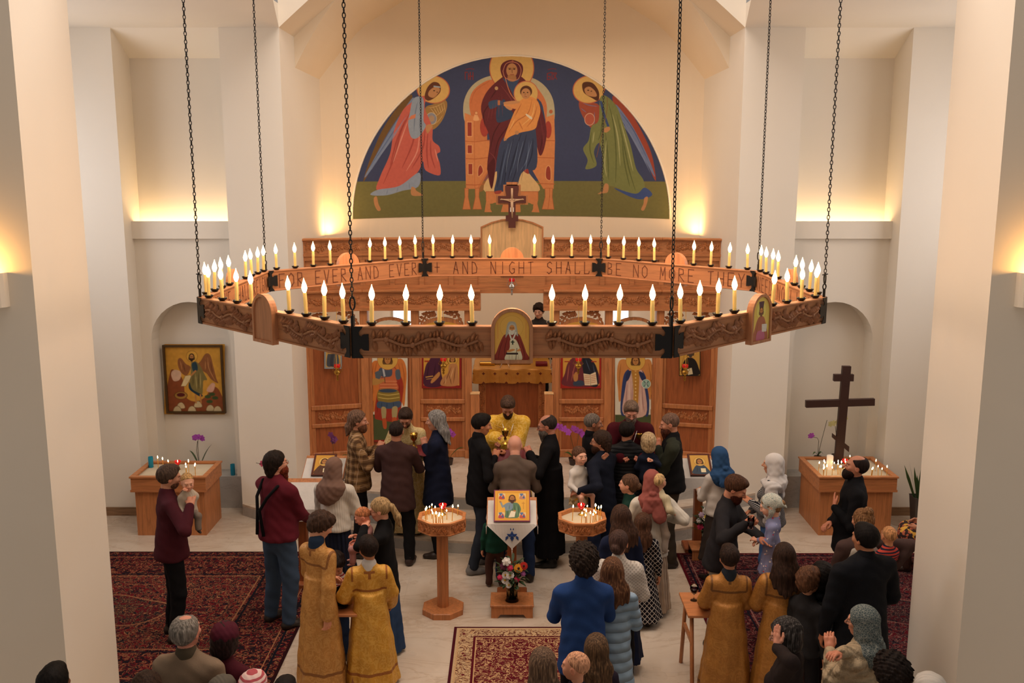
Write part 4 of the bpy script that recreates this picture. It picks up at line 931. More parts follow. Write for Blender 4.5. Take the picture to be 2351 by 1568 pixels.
m = MB(); N = 40
rim = [(-.64, -.46), (.64, -.46), (.64, .5), (-.64, .5)]
def dens(a, b, n): return [(a[0]+(b[0]-a[0])*k/n, a[1]+(b[1]-a[1])*k/n) for k in range(n)]
ring = dens(rim[0], rim[1], 24)+dens(rim[1], rim[2], 14)+dens(rim[2], rim[3], 24)+dens(rim[3], rim[0], 14); L = len(ring); v = []
for j, (zz, g) in enumerate(((1.02, 1.0), (1.0, 1.015), (.9, 1.02), (.78, 1.03))):
    for k, (x_, y_) in enumerate(ring): f = 1+.012*j*math.sin(k*1.1); v.append((x_*g*f, y_*g*f, zz-(.01*math.sin(k*.7) if j == 3 else 0)))
f = [tuple(range(L))]+[(j*L+k, (j+1)*L+k, (j+1)*L+(k+1) % L, j*L+(k+1) % L) for j in range(3) for k in range(L)]
m.add(v, f, False); m.build('brocade_cloth', b.mat, al)
def on_altar(x, y, name, mb, mat, label, cat): o = mb.build(name, mat); o.location = (x, 16.1+y, 1.522); return tag(o, label, cat)
gb = MB().box(-.12, .12, -.16, .16, 0, .035, 0, None, .006); on_altar(0, .0, 'cloth_bundle', MB().box(-.32, .32, -.1, .1, 0, .03, 0, None, .01), mat_plain('patterned_pink_cloth', '#b98a62'), 'folded patterned cloth lying across the altar top', 'cloth')
on_altar(-.42, -.1, 'gospel_book', MB().box(-.13, .13, -.08, .08, 0, .05, 0, None, .008), BRASS, 'metal-bound book lying at the left end of the altar', 'book')
on_altar(.5, -.18, 'folded_cloth', MB().box(-.1, .1, -.08, .08, 0, .06, 0, None, .01), mat_plain('crimson_cloth', '#7a1624'), 'folded crimson cloth at the right end of the altar', 'cloth')
st = MB(); st.tube([(-.08, -.2, .005), (0, 0, .14), (.08, -.2, .005)], .006, 6); st.tube([(-.09, 0, .005), (0, 0, .14), (.09, 0, .005)], .006, 6); on_altar(-.12, -.2, 'star_stand', st, SILVER, 'small silver folding stand of crossed wires in the middle of the altar', 'stand')

# ---------------------------------------------------------------- side niches: framed icon, cross, candle boxes
q = at(447, 870, YN+.28); pic = empty('framed_icon', q, 0, 'gold framed icon of a winged bearded figure with scroll in the left niche', 'framed picture')
fn = C3.plane(YN+.28, q); link('painting', p_forerunner().mesh('painting', fn), ART, pic)
m = MB(); c0 = fn(np.array([1347., 1815, 1838, 1375]), np.array([822., 826, 1394, 1390])); w_, h_ = .405, .475
cc = fn(np.array([1592.]), np.array([1107.]))[0]
frame_strip(m, [(cc[0]-.425, cc[2]-.5), (cc[0]+.425, cc[2]-.5), (cc[0]+.425, cc[2]+.5), (cc[0]-.425, cc[2]+.5)], [(cc[0]-.395, cc[2]-.47), (cc[0]+.395, cc[2]-.47), (cc[0]+.395, cc[2]+.47), (cc[0]-.395, cc[2]+.47)], -.03, .02); m.build('frame', mat_plain('dark_gilt_frame', '#5a4224', .4, .3), pic)
CROSSM = mat_plain('dark_brown_wood', '#3f2620', .45)
cb = at(1913, 1062, 12.95); cs = empty('wooden_cross', (cb.x, 12.75, .8), 0, 'tall dark brown three-bar wooden cross standing in the candle box', 'cross')
z0 = at(1920, 840, 12.75).z-.8; sc = 12.9/2200
m = MB(); m.box(-.058, .058, -.03, .03, -.05, z0, 0, None, .004); m.build('upright', CROSSM, cs, rot=(0, R(1.3), 0))
za = at(1920, 925, 12.75).z-.8; m = MB(); m.box(-80*sc, 80*sc, -.025, .035, za-.05, za+.05, 0, None, .004); m.build('crossbar', CROSSM, cs, rot=(0, R(-1.8), 0))
za = at(1920, 867, 12.75).z-.8; m = MB(); m.box(-23*sc, 23*sc, -.025, .035, za-.048, za+.048, 0, None, .004); m.build('title_bar', CROSSM, cs)
za = at(1917, 1005, 12.75).z-.8; m = MB(); m.prism([(-.1, za+.06), (.13, za-.12), (.13, za-.2), (-.1, za+.0)][::1], -.025, .035)
m.v = [(x, y, z) for x, y, z in m.v]; m.build('foot_bar', CROSSM, cs)
SAND = mat_plain('pale_sand', '#d9c9ae', .9, 0, .5, 300)
WAX = M('beeswax', .5); WAX.color('#dba143'); WAX.b.inputs['Subsurface Weight'].default_value = .2; WAX = WAX.mat
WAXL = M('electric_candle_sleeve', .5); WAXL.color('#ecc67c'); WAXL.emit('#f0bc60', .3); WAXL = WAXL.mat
FLAME = mat_glow('flame', '#ffdfa0', 22); FLAMEB = mat_glow('flame_bulb', '#ffcf90', 16)
def thin_candle(p, h, label=None, grp=None):
    o = empty('taper_candle', p, 0, label, 'candle', grp)
    m = MB(); m.cyl(0, 0, -.02, h, .0045, .004, 6); m.build('wax', WAX, o); m = MB(); m.lathe([(.001, h+.001), (.0075, h+.012), (.006, h+.022), (.001, h+.038)], 6); m.build('flame', FLAME, o); return o
def candle_copy(src, p, s=1.0, tilt=(0, 0)):
    o = copy_tree(src); o.location = p; o.scale = (1, 1, s); o.rotation_euler = (tilt[0], tilt[1], 0); return o
def candle_box(sgn, x0, x1, yf, yb, h, xb0, xb1, label):
    """sand box on a solid wooden cabinet, front at yf, back at yb; back edge from xb0 to xb1"""
    r = empty('candle_box', ((x0+x1)/2, yf, 0), 0, label, 'candle box'); cx = (x0+x1)/2; hw = (x1-x0)/2; dp = yb-yf
    m = MB(); m.box(-hw+.035, hw-.035, .03, dp, 0, h-.19); m.build('cabinet', OAK, r)
    m = MB(); t = .04
    m.box(-hw, hw, 0, t, h-.2, h-.015); m.box(-hw, hw, dp-t, dp, h-.2, h-.015); m.box(-hw, -hw+t, t, dp-t, h-.2, h-.015); m.box(hw-t, hw, t, dp-t, h-.2, h-.015)
    m.box(-hw-.01, hw+.01, -.01, .0, h-.205, h-.175); m.build('tray', OAKX, r)
    m = MB(); frame_strip(m, [(-hw-.015, -.015), (hw+.015, -.015), (hw+.015, dp+.01), (-hw-.015, dp+.01)], [(-hw+t+.01, t+.01), (hw-t-.01, t+.01), (hw-t-.01, dp-t-.01), (-hw+t+.01, dp-t-.01)], 0, .02)
    m.v = [(x, z, y+h-.015) for x, y, z in m.v]; m.build('rim', OAKX, r)
    m = MB(); m.box(-hw+t, hw-t, t, dp-t, h-.2, h-.03); m.build('sand', SAND, r); return r
BH = .815
candle_box(-1, -5.0, -4.02, 12.05, 12.75, BH, 0, 0, 'cherry-wood sand box for candles below the framed icon on the left')
candle_box(1, 4.03, 5.05, 12.05, 12.95, BH, 0, 0, 'cherry-wood sand box full of candles below the dark cross on the right')
def cupstand(p, label, cat='lamp', s=1.0):
    r = empty('votive_lamp', p, 0, label, cat)
    m = MB(); m.lathe([(.035*s, 0), (.03*s, .01), (.01*s, .02), (.01*s, .05*s), (.03*s, .07*s)], 12); m.build('stand', BRASS, r)
    m = MB(); m.lathe([(.012*s, .07*s), (.035*s, .09*s), (.045*s, .12*s), (.04*s, .125*s)], 14, cap=False); m.build('glass_cup', RED, r)
    m = MB(); m.lathe([(.001, .1*s), (.007, .112*s), (.001, .135*s)], 6); m.build('flame', FLAME, r); return r
S0 = None
def tapers(lst, zsand, label, grp, clampf=None):
    """lst of flame pixels (x, y, height)"""
    global S0
    for (px, py, h) in lst:
        p = onz(px, py, zsand+h); p.z = zsand
        if clampf: p.x, p.y = clampf(p.x, p.y)
        if S0 is None: S0 = thin_candle(p, .14); o = S0; o.scale = (1, 1, h/.14)
        else: o = candle_copy(S0, p, h/.14, (R(random.uniform(-4, 4)), R(random.uniform(-4, 4))))
        tag(o, label, 'candle', grp)
zs = BH-.03
tapers([(362, 1053, .16), (374.5, 1056, .15), (388, 1061, .14), (399, 1070, .12), (432, 1062, .16), (426, 1068, .12), (428, 1074, .11), (447, 1068, .12), (445, 1074, .15)], zs, 'lit thin beeswax taper standing in the sand of the left candle box', 'tapers in the left candle box', lambda x, y: (min(max(x, -4.93), -4.09), min(max(y, 12.12), 12.68)))
rt = [(403, 455), (427, 497), (453, 518), (489, 540), (491, 437), (493, 452), (535, 508), (571, 440), (588, 455), (571, 500), (626, 437), (628, 465), (638, 492), (655, 494), (660, 452), (686, 512), (707, 515), (727, 462), (703, 445), (752, 390), (1005, 437), (1033, 492), (1075, 525), (1120, 497), (985, 522), (962, 515)]
tapers([(1780+a/4.355, 960+b/4.355, random.uniform(.09, .15)) for a, b in rt], zs, 'lit thin beeswax taper standing in the sand of the right candle box', 'tapers in the right candle box', lambda x, y: (min(max(x, 4.1), 4.98), min(max(y, 12.12), 12.88)))
cupstand(onz(409, 1078, zs), 'red glass votive cup on brass foot in the left candle box'); cupstand(onz(1939, 1075, zs), 'red glass votive cup on brass foot in the right candle box')
GB = M('blue_glass', .08); GB.color('#1a9fc4'); GB.b.inputs['Transmission Weight'].default_value = .35; GB = GB.mat
def jar(p, label, h=.15, r=.033, mat=GB, cat='candle'):
    o = empty('jar_candle', p, 0, label, cat, None); m = MB(); m.lathe([(r*.9, 0), (r, .01), (r, h-.02), (r*.92, h-.008), (r*.98, h)], 18, cap=False); m.lathe([(.001, .004), (r*.88, .004), (r*.88, h*.7), (.001, h*.7)], 14, cap=False); m.build('glass', mat, o); return o
jar(onz(347, 1073, zs), 'blue glass jar candle standing in the left candle box'); q = at(535, 1090, 13.2); jar((q.x, 13.2, .472), 'blue glass jar candle standing alone on the grey niche sill', .16)
PW = M('white_wax', .5); PW.color('#f2e2d0'); PW.b.inputs['Subsurface Weight'].default_value = .3; PW.emit('#ffd9b8', .15); PW = PW.mat
o = empty('pillar_candle', onz(1904, 1077, zs), 0, 'thick white pillar candle in the right candle box', 'candle'); m = MB(); m.lathe([(.042, 0), (.043, .19), (.038, .195), (.03, .185)], 18); m.build('wax', PW, o)
# ---------------------------------------------------------------- plants
LEAF = mat_plain('orchid_leaf', '#3c5a2a', .35); STEM = mat_plain('plant_stem', '#3f3a22', .6)
PURP = mat_plain('orchid_purple', '#b34fc0', .5); PINK = mat_plain('pink_petal', '#c84a6a', .5); CREAMF = mat_plain('cream_petal', '#e6dc9a', .5); POT = mat_plain('dark_pot', '#3a2a26', .5)
def petal(mb, c, d, n, L, w):
    d = Vector(d).normalized(); n = Vector(n); s = d.cross(n).normalized(); c = Vector(c)
    mb.add([c, c+d*L*.4+s*w+n*L*.08, c+d*L*.85+s*w*.7, c+d*L+n*L*.0, c+d*L*.85-s*w*.7, c+d*L*.4-s*w+n*L*.08], [(0, 1, 2, 3), (0, 3, 4, 5)], True)
def bloom(mb, c, r, n=(0, -1, .2), k=5, ph=0):
    n = Vector(n).normalized(); u = n.orthogonal().normalized(); v = n.cross(u)
    for i in range(k):
        a = 2*PI*i/k+ph; petal(mb, c, u*math.cos(a)+v*math.sin(a), n, r, r*.42)
def leaf(mb, a, b, w, sag=.05):
    a, b = Vector(a), Vector(b); d = (b-a); s = d.cross(Vector((0, 0, 1))); s = s.normalized() if s.length > 1e-4 else Vector((1, 0, 0)); n = 6; v = []
    for i in range(n+1):
        t = i/n; p = a.lerp(b, t)+Vector((0, 0, sag*4*t*(1-t))); ww = w*(math.sin(PI*min(1, t*.9+.08))**.7); v += [p+s*ww, p-Vector((0, 0, ww*.25)), p-s*ww]
    f = []
    for i in range(n): f += [(i*3, i*3+1, i*3+4, i*3+3), (i*3+1, i*3+2, i*3+5, i*3+4)]
    mb.add(v, f, True)
def orchid(base, stems, label, petm=PURP, s=1.0, leaves=((-.12, .04, .05), (.2, .0, .16))):
    r = empty('potted_orchid', base, 0, label, 'potted orchid')
    m = MB(); m.lathe([(.045*s, 0), (.06*s, .08*s), (.062*s, .085*s), (.05*s, .075*s)], 14); m.build('pot', POT, r)
    m = MB()
    for st in stems: m.tube([(0, 0, .07)]+[Vector(p) for p in st[0]], .0035, 5)
    m.build('stem', STEM, r); m = MB()
    for st in stems:
        for k, p in enumerate(st[1]): bloom(m, p, .045*s, (random.uniform(-.4, .4), -1, random.uniform(-.2, .3)), 5, k)
    m.build('blooms', petm, r); m = MB()
    for l in leaves: leaf(m, (0, 0, .08*s), Vector(l)*s+Vector((0, 0, .08*s)), .03*s)
    m.build('leaves', LEAF, r)
p = at(457, 1066, 13.25)
orchid((p.x, 13.27, .472), [([(-.01, 0, .4), (.0, 0, .53)], [(-.03, -.02, .545), (.01, -.02, .55), (.05, -.02, .54), (.07, -.02, .525)]), ([(-.03, 0, .35), (-.01, .0, .48)], [(-.05, 0, .53)])], 'purple moth orchid behind the left candle box', PURP, 1.0, ((-.13, .0, .26), (.2, -.02, .36)))
p = at(1882, 1064, 12.9)
orchid((p.x, 13.0, zs-.05), [([(0, 0, .3), (-.02, 0, .34), (-.1, 0, .36)], [(-.12, 0, .37), (-.1, 0, .38)]), ([(.04, 0, .3), (.1, 0, .6)], [])], 'small purple orchid behind the right candle box beside the cross', PURP, .9, ((.08, 0, .04), (-.08, 0, .03)))
p = at(1912, 1000, 13.1); orchid((p.x+.04, 13.05, zs-.05), [([(.0, 0, .3), (-.03, 0, .5)], [(-.06, 0, .54), (-.1, 0, .53), (.1, 0, .62), (.0, .0, .56)])], 'pale yellow orchid standing behind the dark cross', CREAMF, 1.0, ((.08, .02, .04),))
p = at(1325, 1000, 13.6); orchid((p.x-.05, 13.6, .5), [([(0, 0, .25), (-.05, 0, .45), (-.2, 0, .6)], [(-.08, -.02, .5), (-.14, -.02, .55), (-.2, -.02, .58), (-.26, -.02, .6), (-.3, -.02, .58)]), ([(.05, 0, .3), (.08, 0, .5)], [(.05, 0, .52), (.1, 0, .5), (.0, 0, .55), (.13, 0, .46)])], 'large purple orchid right of the centre opening', PURP, 1.2)
p = at(1030, 1000, 13.6); orchid((p.x, 13.6, .5), [([(0, 0, .25), (.03, 0, .45)], [(.02, 0, .5), (.06, 0, .46), (-.02, 0, .52)])], 'purple orchid left of the centre opening', PURP, 1.1)
p = at(768, 1030, 13.4); orchid((p.x, 13.3, .5), [([(0, 0, .3), (.0, 0, .48)], [(0, 0, .5), (.03, 0, .47), (-.03, 0, .54), (0, 0, .44)])], 'dark purple orchid before the left wing panel', mat_plain('dark_purple_petal', '#7a3c78', .5), 1.0)
p = at(608, 1085, 12.6); orchid((p.x+.1, 12.55, .333), [([(-.03, 0, .3), (-.06, 0, .5)], [(-.08, 0, .53), (-.04, 0, .52), (-.12, 0, .51), (-.02, 0, .55)]), ([(-.06, 0, .5), (-.2, 0, .52)], [])], 'pink orchid in a pot before the left pilaster', PINK, 1.0)
# snake plant on the right
p = onz(2105, 1195, 0); r = empty('snake_plant', (5.5, 12.35, 0), 0, 'snake plant with upright green leaves in a grey square planter', 'potted plant')
m = MB(); m.lathe([(.1, 0), (.15, .45), (.155, .45), (.14, .42)], 4, ph=PI/4, smooth=False); m.build('planter', mat_plain('grey_planter', '#5a514c', .7), r); m = MB()
for k in range(13):
    a = k*2.4; rr = .03+.05*random.random(); h = random.uniform(.28, .5); tx, ty = rr*2.2*math.cos(a), rr*2.2*math.sin(a); b_ = Vector((rr*math.cos(a), rr*math.sin(a), .42)); t_ = b_+Vector((tx, ty, h)); s_ = Vector((math.cos(k*1.3), math.sin(k*1.3), 0))*.024
    m.add([b_-s_*.7, b_+s_*.7, b_.lerp(t_, .6)+s_, t_, b_.lerp(t_, .6)-s_], [(0, 1, 2, 4), (4, 2, 3)])
m.build('leaves', mat_plain('snake_leaf', '#3f5a34', .4), r)
# ---------------------------------------------------------------- octagonal chandelier
CS, CY, CZ = 1.87, 7.86, 3.855
AP = CS*(1+math.sqrt(2))/2; RC = AP/math.cos(PI/8); BHH = .19
ch = empty('chandelier', (0, CY, CZ), 0, 'huge octagonal wooden chandelier ring with lit candle bulbs hung on eight black chains', 'chandelier')
WB = mat_wood('chandelier_wood', '#bf8359', 'x', .45, .86); WP = mat_wood('chandelier_plaque_wood', '#c68a62', 'z', .45, .88)
CARVE = mat_plain('carved_wood', '#ae7652', .4); INC = mat_plain('incised_letter', '#7a4630', .7)
CUP = mat_plain('black_bobeche', '#141214', .25)
for k in range(8):
    an = R(-90+45*k); B = Matrix.Translation((AP*math.cos(an), AP*math.sin(an), 0)) @ Matrix.Rotation(an+PI/2, 4, 'Z')
    hl = CS/2-.008
    def par(name, mb, mat, parent=ch):
        o = mb.build(name, mat, parent); o.matrix_local = B; return o
    m = MB(); m.box(-hl, hl, -.02, .02, -BHH+.012, -.014); m.box(-hl-.006, hl+.006, -.034, .03, -.014, 0, 0, None, .003); m.box(-hl-.006, hl+.006, -.034, .03, -BHH, -BHH+.012, 0, None, .003)
    tx = {4: '+ AND NIGHT SHALL', 5: 'FOR EVER AND EVER', 3: 'BE NO MORE THEY', 6: 'AND HE SHALL REIGN', 2: 'NEED NO LIGHT'}
    if k in tx: stroke_text(m, tx[k], -.84, .84, -.162, -.038, -.0205, .0085, .0015, .55 if k != 4 else .5, Matrix.Rotation(PI, 4, 'Z'), 1)
    par('beam', m, [WB, INC])
    m = MB()
    for a, b, sd in ((-.82, -.2, 1), (.2, .82, 2)): vine(m, a, b, -BHH/2, .045, -.019, 2, .072, .024, seed=k*3+sd)
    par('carved_vine', m, CARVE)
    # plaque
    m = MB(); po = arch_poly(.123, -.215, -.013, 16); m.prism(po, -.055, -.02); par('plaque', m, WP)
    m = MB(); pi_ = [(x*.84, -.215+.019+(z+.215)*.885) for x, z in po]; frame_strip(m, po, pi_, -.066, -.054); par('plaque_rim', m, WP)
    if k in (0, 1):
        P = p_herman() if k == 0 else p_bishop(); P.im = np.clip(P.im*1.55, 0, .9); W_, H_ = (480, 682); ox, oy = (498, 88) if k == 0 else (0, 0)
        fn = lambda X, Y: np.stack([((X-ox)/W_-.5)*.206, np.full_like(X, -.0565), .09-(Y-oy)/H_*.288], 1)
        mk = lambda X, Y: (lambda x, z: (np.abs(x) < .1025) & ((z < -.013) | (x*x+(z+.013)**2 < .1025**2)))(((X-ox)/W_-.5)*.206, .09-(Y-oy)/H_*.288)
        o = link('icon_painting', P.mesh('icon_painting', fn, mk), ART, ch); o.matrix_local = B; tag(o, 'icon of a white-haired elder in a red-brown mantle' if k == 0 else 'icon of a bearded cleric in a tall hat with book')
    # iron corner straps on both faces of this beam
    half = [(.0, .095), (.058, .095), (.05, .078), (.042, .072), (.034, .058), (.036, .042), (.048, .036), (.056, .044), (.064, .048), (.092, .05)]
    half = half+[(x, -z) for x, z in half[::-1]]
    for e in (-1, 1):
        for fy in (-1, 1):
            if fy == 1 and k in (0, 1, 7): continue
            m = MB(); y0, y1 = (-.038, -.033) if fy < 0 else (.03, .035)
            m.prism([(e*(hl+.01-x), -BHH/2+z) for x, z in half], y0, y1); par('iron_strap', m, IRON)
# candles
cn = None
def make_candle():
    r = empty('candle', (0, 0, 0)); r.parent = ch
    m = MB(); m.lathe([(.008, -.001), (.022, .004), (.032, .018), (.034, .024), (.03, .022), (.02, .01), (.008, .008)], 16, cap=False); m.build('drip_cup', CUP, r)
    m = MB(); m.lathe([(.0125, .006), (.012, .05), (.0128, .1), (.0118, .15), (.006, .152)], 10); m.build('sleeve', WAXL, r)
    m = MB(); m.lathe([(.006, .15), (.013, .162), (.0185, .18), (.0155, .2), (.009, .218), (.004, .232), (.001, .245)], 10); m.build('flame_bulb', FLAMEB, r)
    return r
for k in range(8):
    an = R(-90+45*k)
    for x in (-.83, -.63, -.43, -.235, .235, .43, .63, .83):
        px = AP*math.cos(an)-math.sin(an)*x; py = AP*math.sin(an)+math.cos(an)*x
        if cn is None: cn = make_candle(); o = cn
        else:
            o = copy_tree(cn, ch)
        o.location = (px, py, 0); o.rotation_euler = (R(random.uniform(-2, 2)), R(random.uniform(-2, 2)), random.uniform(0, 6))
# corner rods, hooks and chains
def link_pts(z, rx, rz, rot, n=10):
    c, s = math.cos(rot), math.sin(rot)
    return [(rx*math.cos(2*PI*i/n)*c, rx*math.cos(2*PI*i/n)*s, z+rz*math.sin(2*PI*i/n)) for i in range(n)]
m = MB(); z = .19; i = 0
while z < 6.1:
    m.tube(link_pts(z, .009, .017, (PI/2)*(i % 2)+.3, 8), .0033, 5, 0, True); z += .0275; i += 1
chain0 = m.build('chain', IRON, ch); m = MB(); m.box(-.009, .009, -.009, .009, -BHH-.004, .06); m.tube(link_pts(.075, .012, .02, .5), .005, 6, 0, True); m.tube(link_pts(.135, .015, .04, .5+PI/2, 12), .0055, 6, 0, True); m.tube([(-.02, 0, .16), (.02, 0, .168)], .004, 5)
rod0 = m.build('corner_rod', IRON, ch)
for k in range(8):
    a = R(-90+22.5+45*k); p = ((RC+.012)*math.cos(a), (RC+.012)*math.sin(a), 0)
    for src, first in ((chain0, k == 0), (rod0, k == 0)):
        o = src if first else src.copy()
        if not first: COL.objects.link(o); o.parent = ch
        o.location = p; o.rotation_euler = (0, 0, a)
# ---------------------------------------------------------------- implicit-surface modeller (smooth unions of tapered limbs, meshed by surface nets)
def V3(*a): return np.array(a[0] if len(a) == 1 else a, float)
def cone(a, b, ra, rb=None, k=.03, flat=None, op='+'): return dict(t='c', a=V3(a), b=V3(b), ra=ra, rb=ra if rb is None else rb, k=k, flat=flat, op=op)
def ell(c, r, k=.03, op='+', Rm=None): return dict(t='e', c=V3(c), r=V3(r), k=k, op=op, R=Rm)
def cutp(p, n, k=.004): return dict(t='p', p=V3(p), n=V3(n)/np.linalg.norm(n), k=k, op='&')
def skirt(c, z1, z0, r1, r0, flat=.8, folds=0, amp=.06, pw=1.0, k=.03, ph=0., off=(0, 0)): return dict(t='s', c=V3(c), z1=z1, z0=z0, r1=r1, r0=r0, flat=flat, n=folds, amp=amp, pw=pw, k=k, op='+', ph=ph, off=off)
def sdf_arr(prims, h, post=None):
    lo = np.full(3, 1e9); hi = -lo
    for p in prims:
        if p['op'] != '+': continue
        if p['t'] == 'c': r = max(p['ra'], p['rb']); l = np.minimum(p['a'], p['b'])-r; u = np.maximum(p['a'], p['b'])+r
        elif p['t'] == 'e': r = p['r'].max() if p['R'] is not None else p['r']; l = p['c']-r; u = p['c']+r
        else: r = max(p['r0'], p['r1'])*(1+p['amp'])+.02; o = abs(V3(p['off'][0], p['off'][1], 0)); l = V3(p['c'][0]-r, p['c'][1]-r, p['z0'])-o; u = V3(p['c'][0]+r, p['c'][1]+r, p['z1'])+o
        p['lo'], p['hi'] = l, u; lo = np.minimum(lo, l); hi = np.maximum(hi, u)
    lo = lo-3*h; hi = hi+3*h; n = np.ceil((hi-lo)/h).astype(int)+1
    D = np.full(n, .5, np.float32); ax = [lo[i]+h*np.arange(n[i]) for i in range(3)]
    for p in prims:
        if p['op'] == '+' or p['t'] in 'ce':
            if 'lo' not in p:
                r = max(p['ra'], p['rb']) if p['t'] == 'c' else p['r'].max()
                p['lo'] = (np.minimum(p['a'], p['b']) if p['t'] == 'c' else p['c'])-r; p['hi'] = (np.maximum(p['a'], p['b']) if p['t'] == 'c' else p['c'])+r
            mg = p['k']+3*h; i0 = np.clip(((p['lo']-mg-lo)/h).astype(int), 0, n-1); i1 = np.clip(((p['hi']+mg-lo)/h).astype(int)+2, 0, n)
        else: i0 = np.zeros(3, int); i1 = n
        sl = tuple(slice(a, b) for a, b in zip(i0, i1))
        X = ax[0][sl[0]][:, None, None]; Y = ax[1][sl[1]][None, :, None]; Zz = ax[2][sl[2]][None, None, :]
        if p['t'] == 'c':
            a, d = p['a'], p['b']-p['a']; L = d@d+1e-12
            t = np.clip(((X-a[0])*d[0]+(Y-a[1])*d[1]+(Zz-a[2])*d[2])/L, 0, 1)
            qx, qy, qz = X-a[0]-t*d[0], Y-a[1]-t*d[1], Zz-a[2]-t*d[2]; r = p['ra']+(p['rb']-p['ra'])*t
            if p['flat'] is not None:
                f, q = V3(p['flat'][0]), p['flat'][1]; s = qx*f[0]+qy*f[1]+qz*f[2]
                rest = np.maximum(qx*qx+qy*qy+qz*qz-s*s, 0); d_ = (np.sqrt(rest+(s/q)**2)-r)*(q*.5+.5)
            else: d_ = np.sqrt(qx*qx+qy*qy+qz*qz)-r
        elif p['t'] == 'e':
            qx, qy, qz = X-p['c'][0], Y-p['c'][1], Zz-p['c'][2]; r = p['r']
            if p['R'] is not None:
                m_ = p['R']; qx, qy, qz = (m_[0, 0]*qx+m_[1, 0]*qy+m_[2, 0]*qz, m_[0, 1]*qx+m_[1, 1]*qy+m_[2, 1]*qz, m_[0, 2]*qx+m_[1, 2]*qy+m_[2, 2]*qz)
            k0 = np.sqrt((qx/r[0])**2+(qy/r[1])**2+(qz/r[2])**2); k1 = np.sqrt((qx/r[0]**2)**2+(qy/r[1]**2)**2+(qz/r[2]**2)**2)+1e-9
            d_ = k0*(k0-1)/k1
        elif p['t'] == 's':
            t = np.clip((p['z1']-Zz)/(p['z1']-p['z0']), 0, 1); qx = X-p['c'][0]-p['off'][0]*t; qy = (Y-p['c'][1]-p['off'][1]*t)/p['flat']
            r = p['r1']+(p['r0']-p['r1'])*t**p['pw']
            if p['n']: an = np.arctan2(qy, qx); r = r*(1+p['amp']*(t**.7)*(np.sin(an*p['n']+p['ph']+t*1.2)+.45*np.sin(an*(p['n']*2+1)+1+p['ph'])))
            d_ = (np.sqrt(qx*qx+qy*qy)-r)*.8; d_ = np.maximum(d_, np.maximum(Zz-p['z1'], p['z0']-Zz))
        else: d_ = (X-p['p'][0])*p['n'][0]+(Y-p['p'][1])*p['n'][1]+(Zz-p['p'][2])*p['n'][2]
        S_ = D[sl]; k = p['k']
        if p['op'] == '+': hh = np.clip(.5+.5*(S_-d_)/k, 0, 1); D[sl] = S_+(d_-S_)*hh-k*hh*(1-hh)
        elif p['op'] == '-': hh = np.clip(.5-.5*(S_+d_)/k, 0, 1); D[sl] = S_+(-d_-S_)*hh+k*hh*(1-hh)
        else: hh = np.clip(.5-.5*(S_-d_)/k, 0, 1); D[sl] = S_+(d_-S_)*hh+k*hh*(1-hh)
    if post is not None: D = post(ax[0][:, None, None], ax[1][None, :, None], ax[2][None, None, :], D)
    return D, lo
def nets(D, lo, h):
    s = D < 0; c = np.zeros(tuple(np.array(D.shape)-1), np.int8)
    offs = [(i, j, k) for i in (0, 1) for j in (0, 1) for k in (0, 1)]; sh = c.shape
    sub = lambda A, o: A[o[0]:o[0]+sh[0], o[1]:o[1]+sh[1], o[2]:o[2]+sh[2]]
    for o in offs: c += sub(s, o)
    act = (c > 0) & (c < 8); ijk = np.argwhere(act); N = len(ijk)
    if N == 0: return np.zeros((0, 3)), np.zeros((0, 4), np.int32)
    idx = np.full(sh, -1, np.int32); idx[act] = np.arange(N)
    val = {o: D[ijk[:, 0]+o[0], ijk[:, 1]+o[1], ijk[:, 2]+o[2]] for o in offs}
    pos = np.zeros((N, 3)); cnt = np.zeros(N)
    for a in offs:
        for ax_ in range(3):
            if a[ax_] == 0:
                b = list(a); b[ax_] = 1; b = tuple(b); va, vb = val[a], val[b]; m = (va < 0) != (vb < 0)
                t = va[m]/(va[m]-vb[m]); q = np.tile(np.array(a, float), (m.sum(), 1)); q[:, ax_] += t; pos[m] += q; cnt[m] += 1
    v = lo+h*(ijk+pos/cnt[:, None]); F = []
    for ax_ in range(3):
        o1 = [slice(1, -1)]*3; o1[ax_] = slice(0, -1); o2 = [slice(1, -1)]*3; o2[ax_] = slice(1, None)
        A, B = s[tuple(o1)], s[tuple(o2)]; e = np.argwhere(A != B)
        if len(e) == 0: continue
        fl = A[e[:, 0], e[:, 1], e[:, 2]]; base = e+1; base[:, ax_] -= 1
        u, w = [(1, 2), (2, 0), (0, 1)][ax_]
        du = np.zeros(3, int); du[u] = 1; dw = np.zeros(3, int); dw[w] = 1
        g = lambda q: idx[q[:, 0], q[:, 1], q[:, 2]]
        Q = np.stack([g(base-du-dw), g(base-dw), g(base), g(base-du)], 1); Q[~fl] = Q[~fl][:, ::-1]; F.append(Q)
    Fq = np.concatenate(F); Fq = Fq[(Fq >= 0).all(1)]
    return v, Fq
def model(prims, h, post=None): return nets(*sdf_arr(prims, h, post), h)
def xf(vf, Mx):
    v, f = vf; m = np.array(Mx); v2 = v@m[:3, :3].T+m[:3, 3]
    return v2, (f[:, ::-1] if np.linalg.det(m[:3, :3]) < 0 else f)
def joinvf(lst):
    vs, fs, b = [], [], 0
    for v, f in lst: vs.append(v); fs.append(f+b); b += len(v)
    return np.concatenate(vs), np.concatenate(fs)

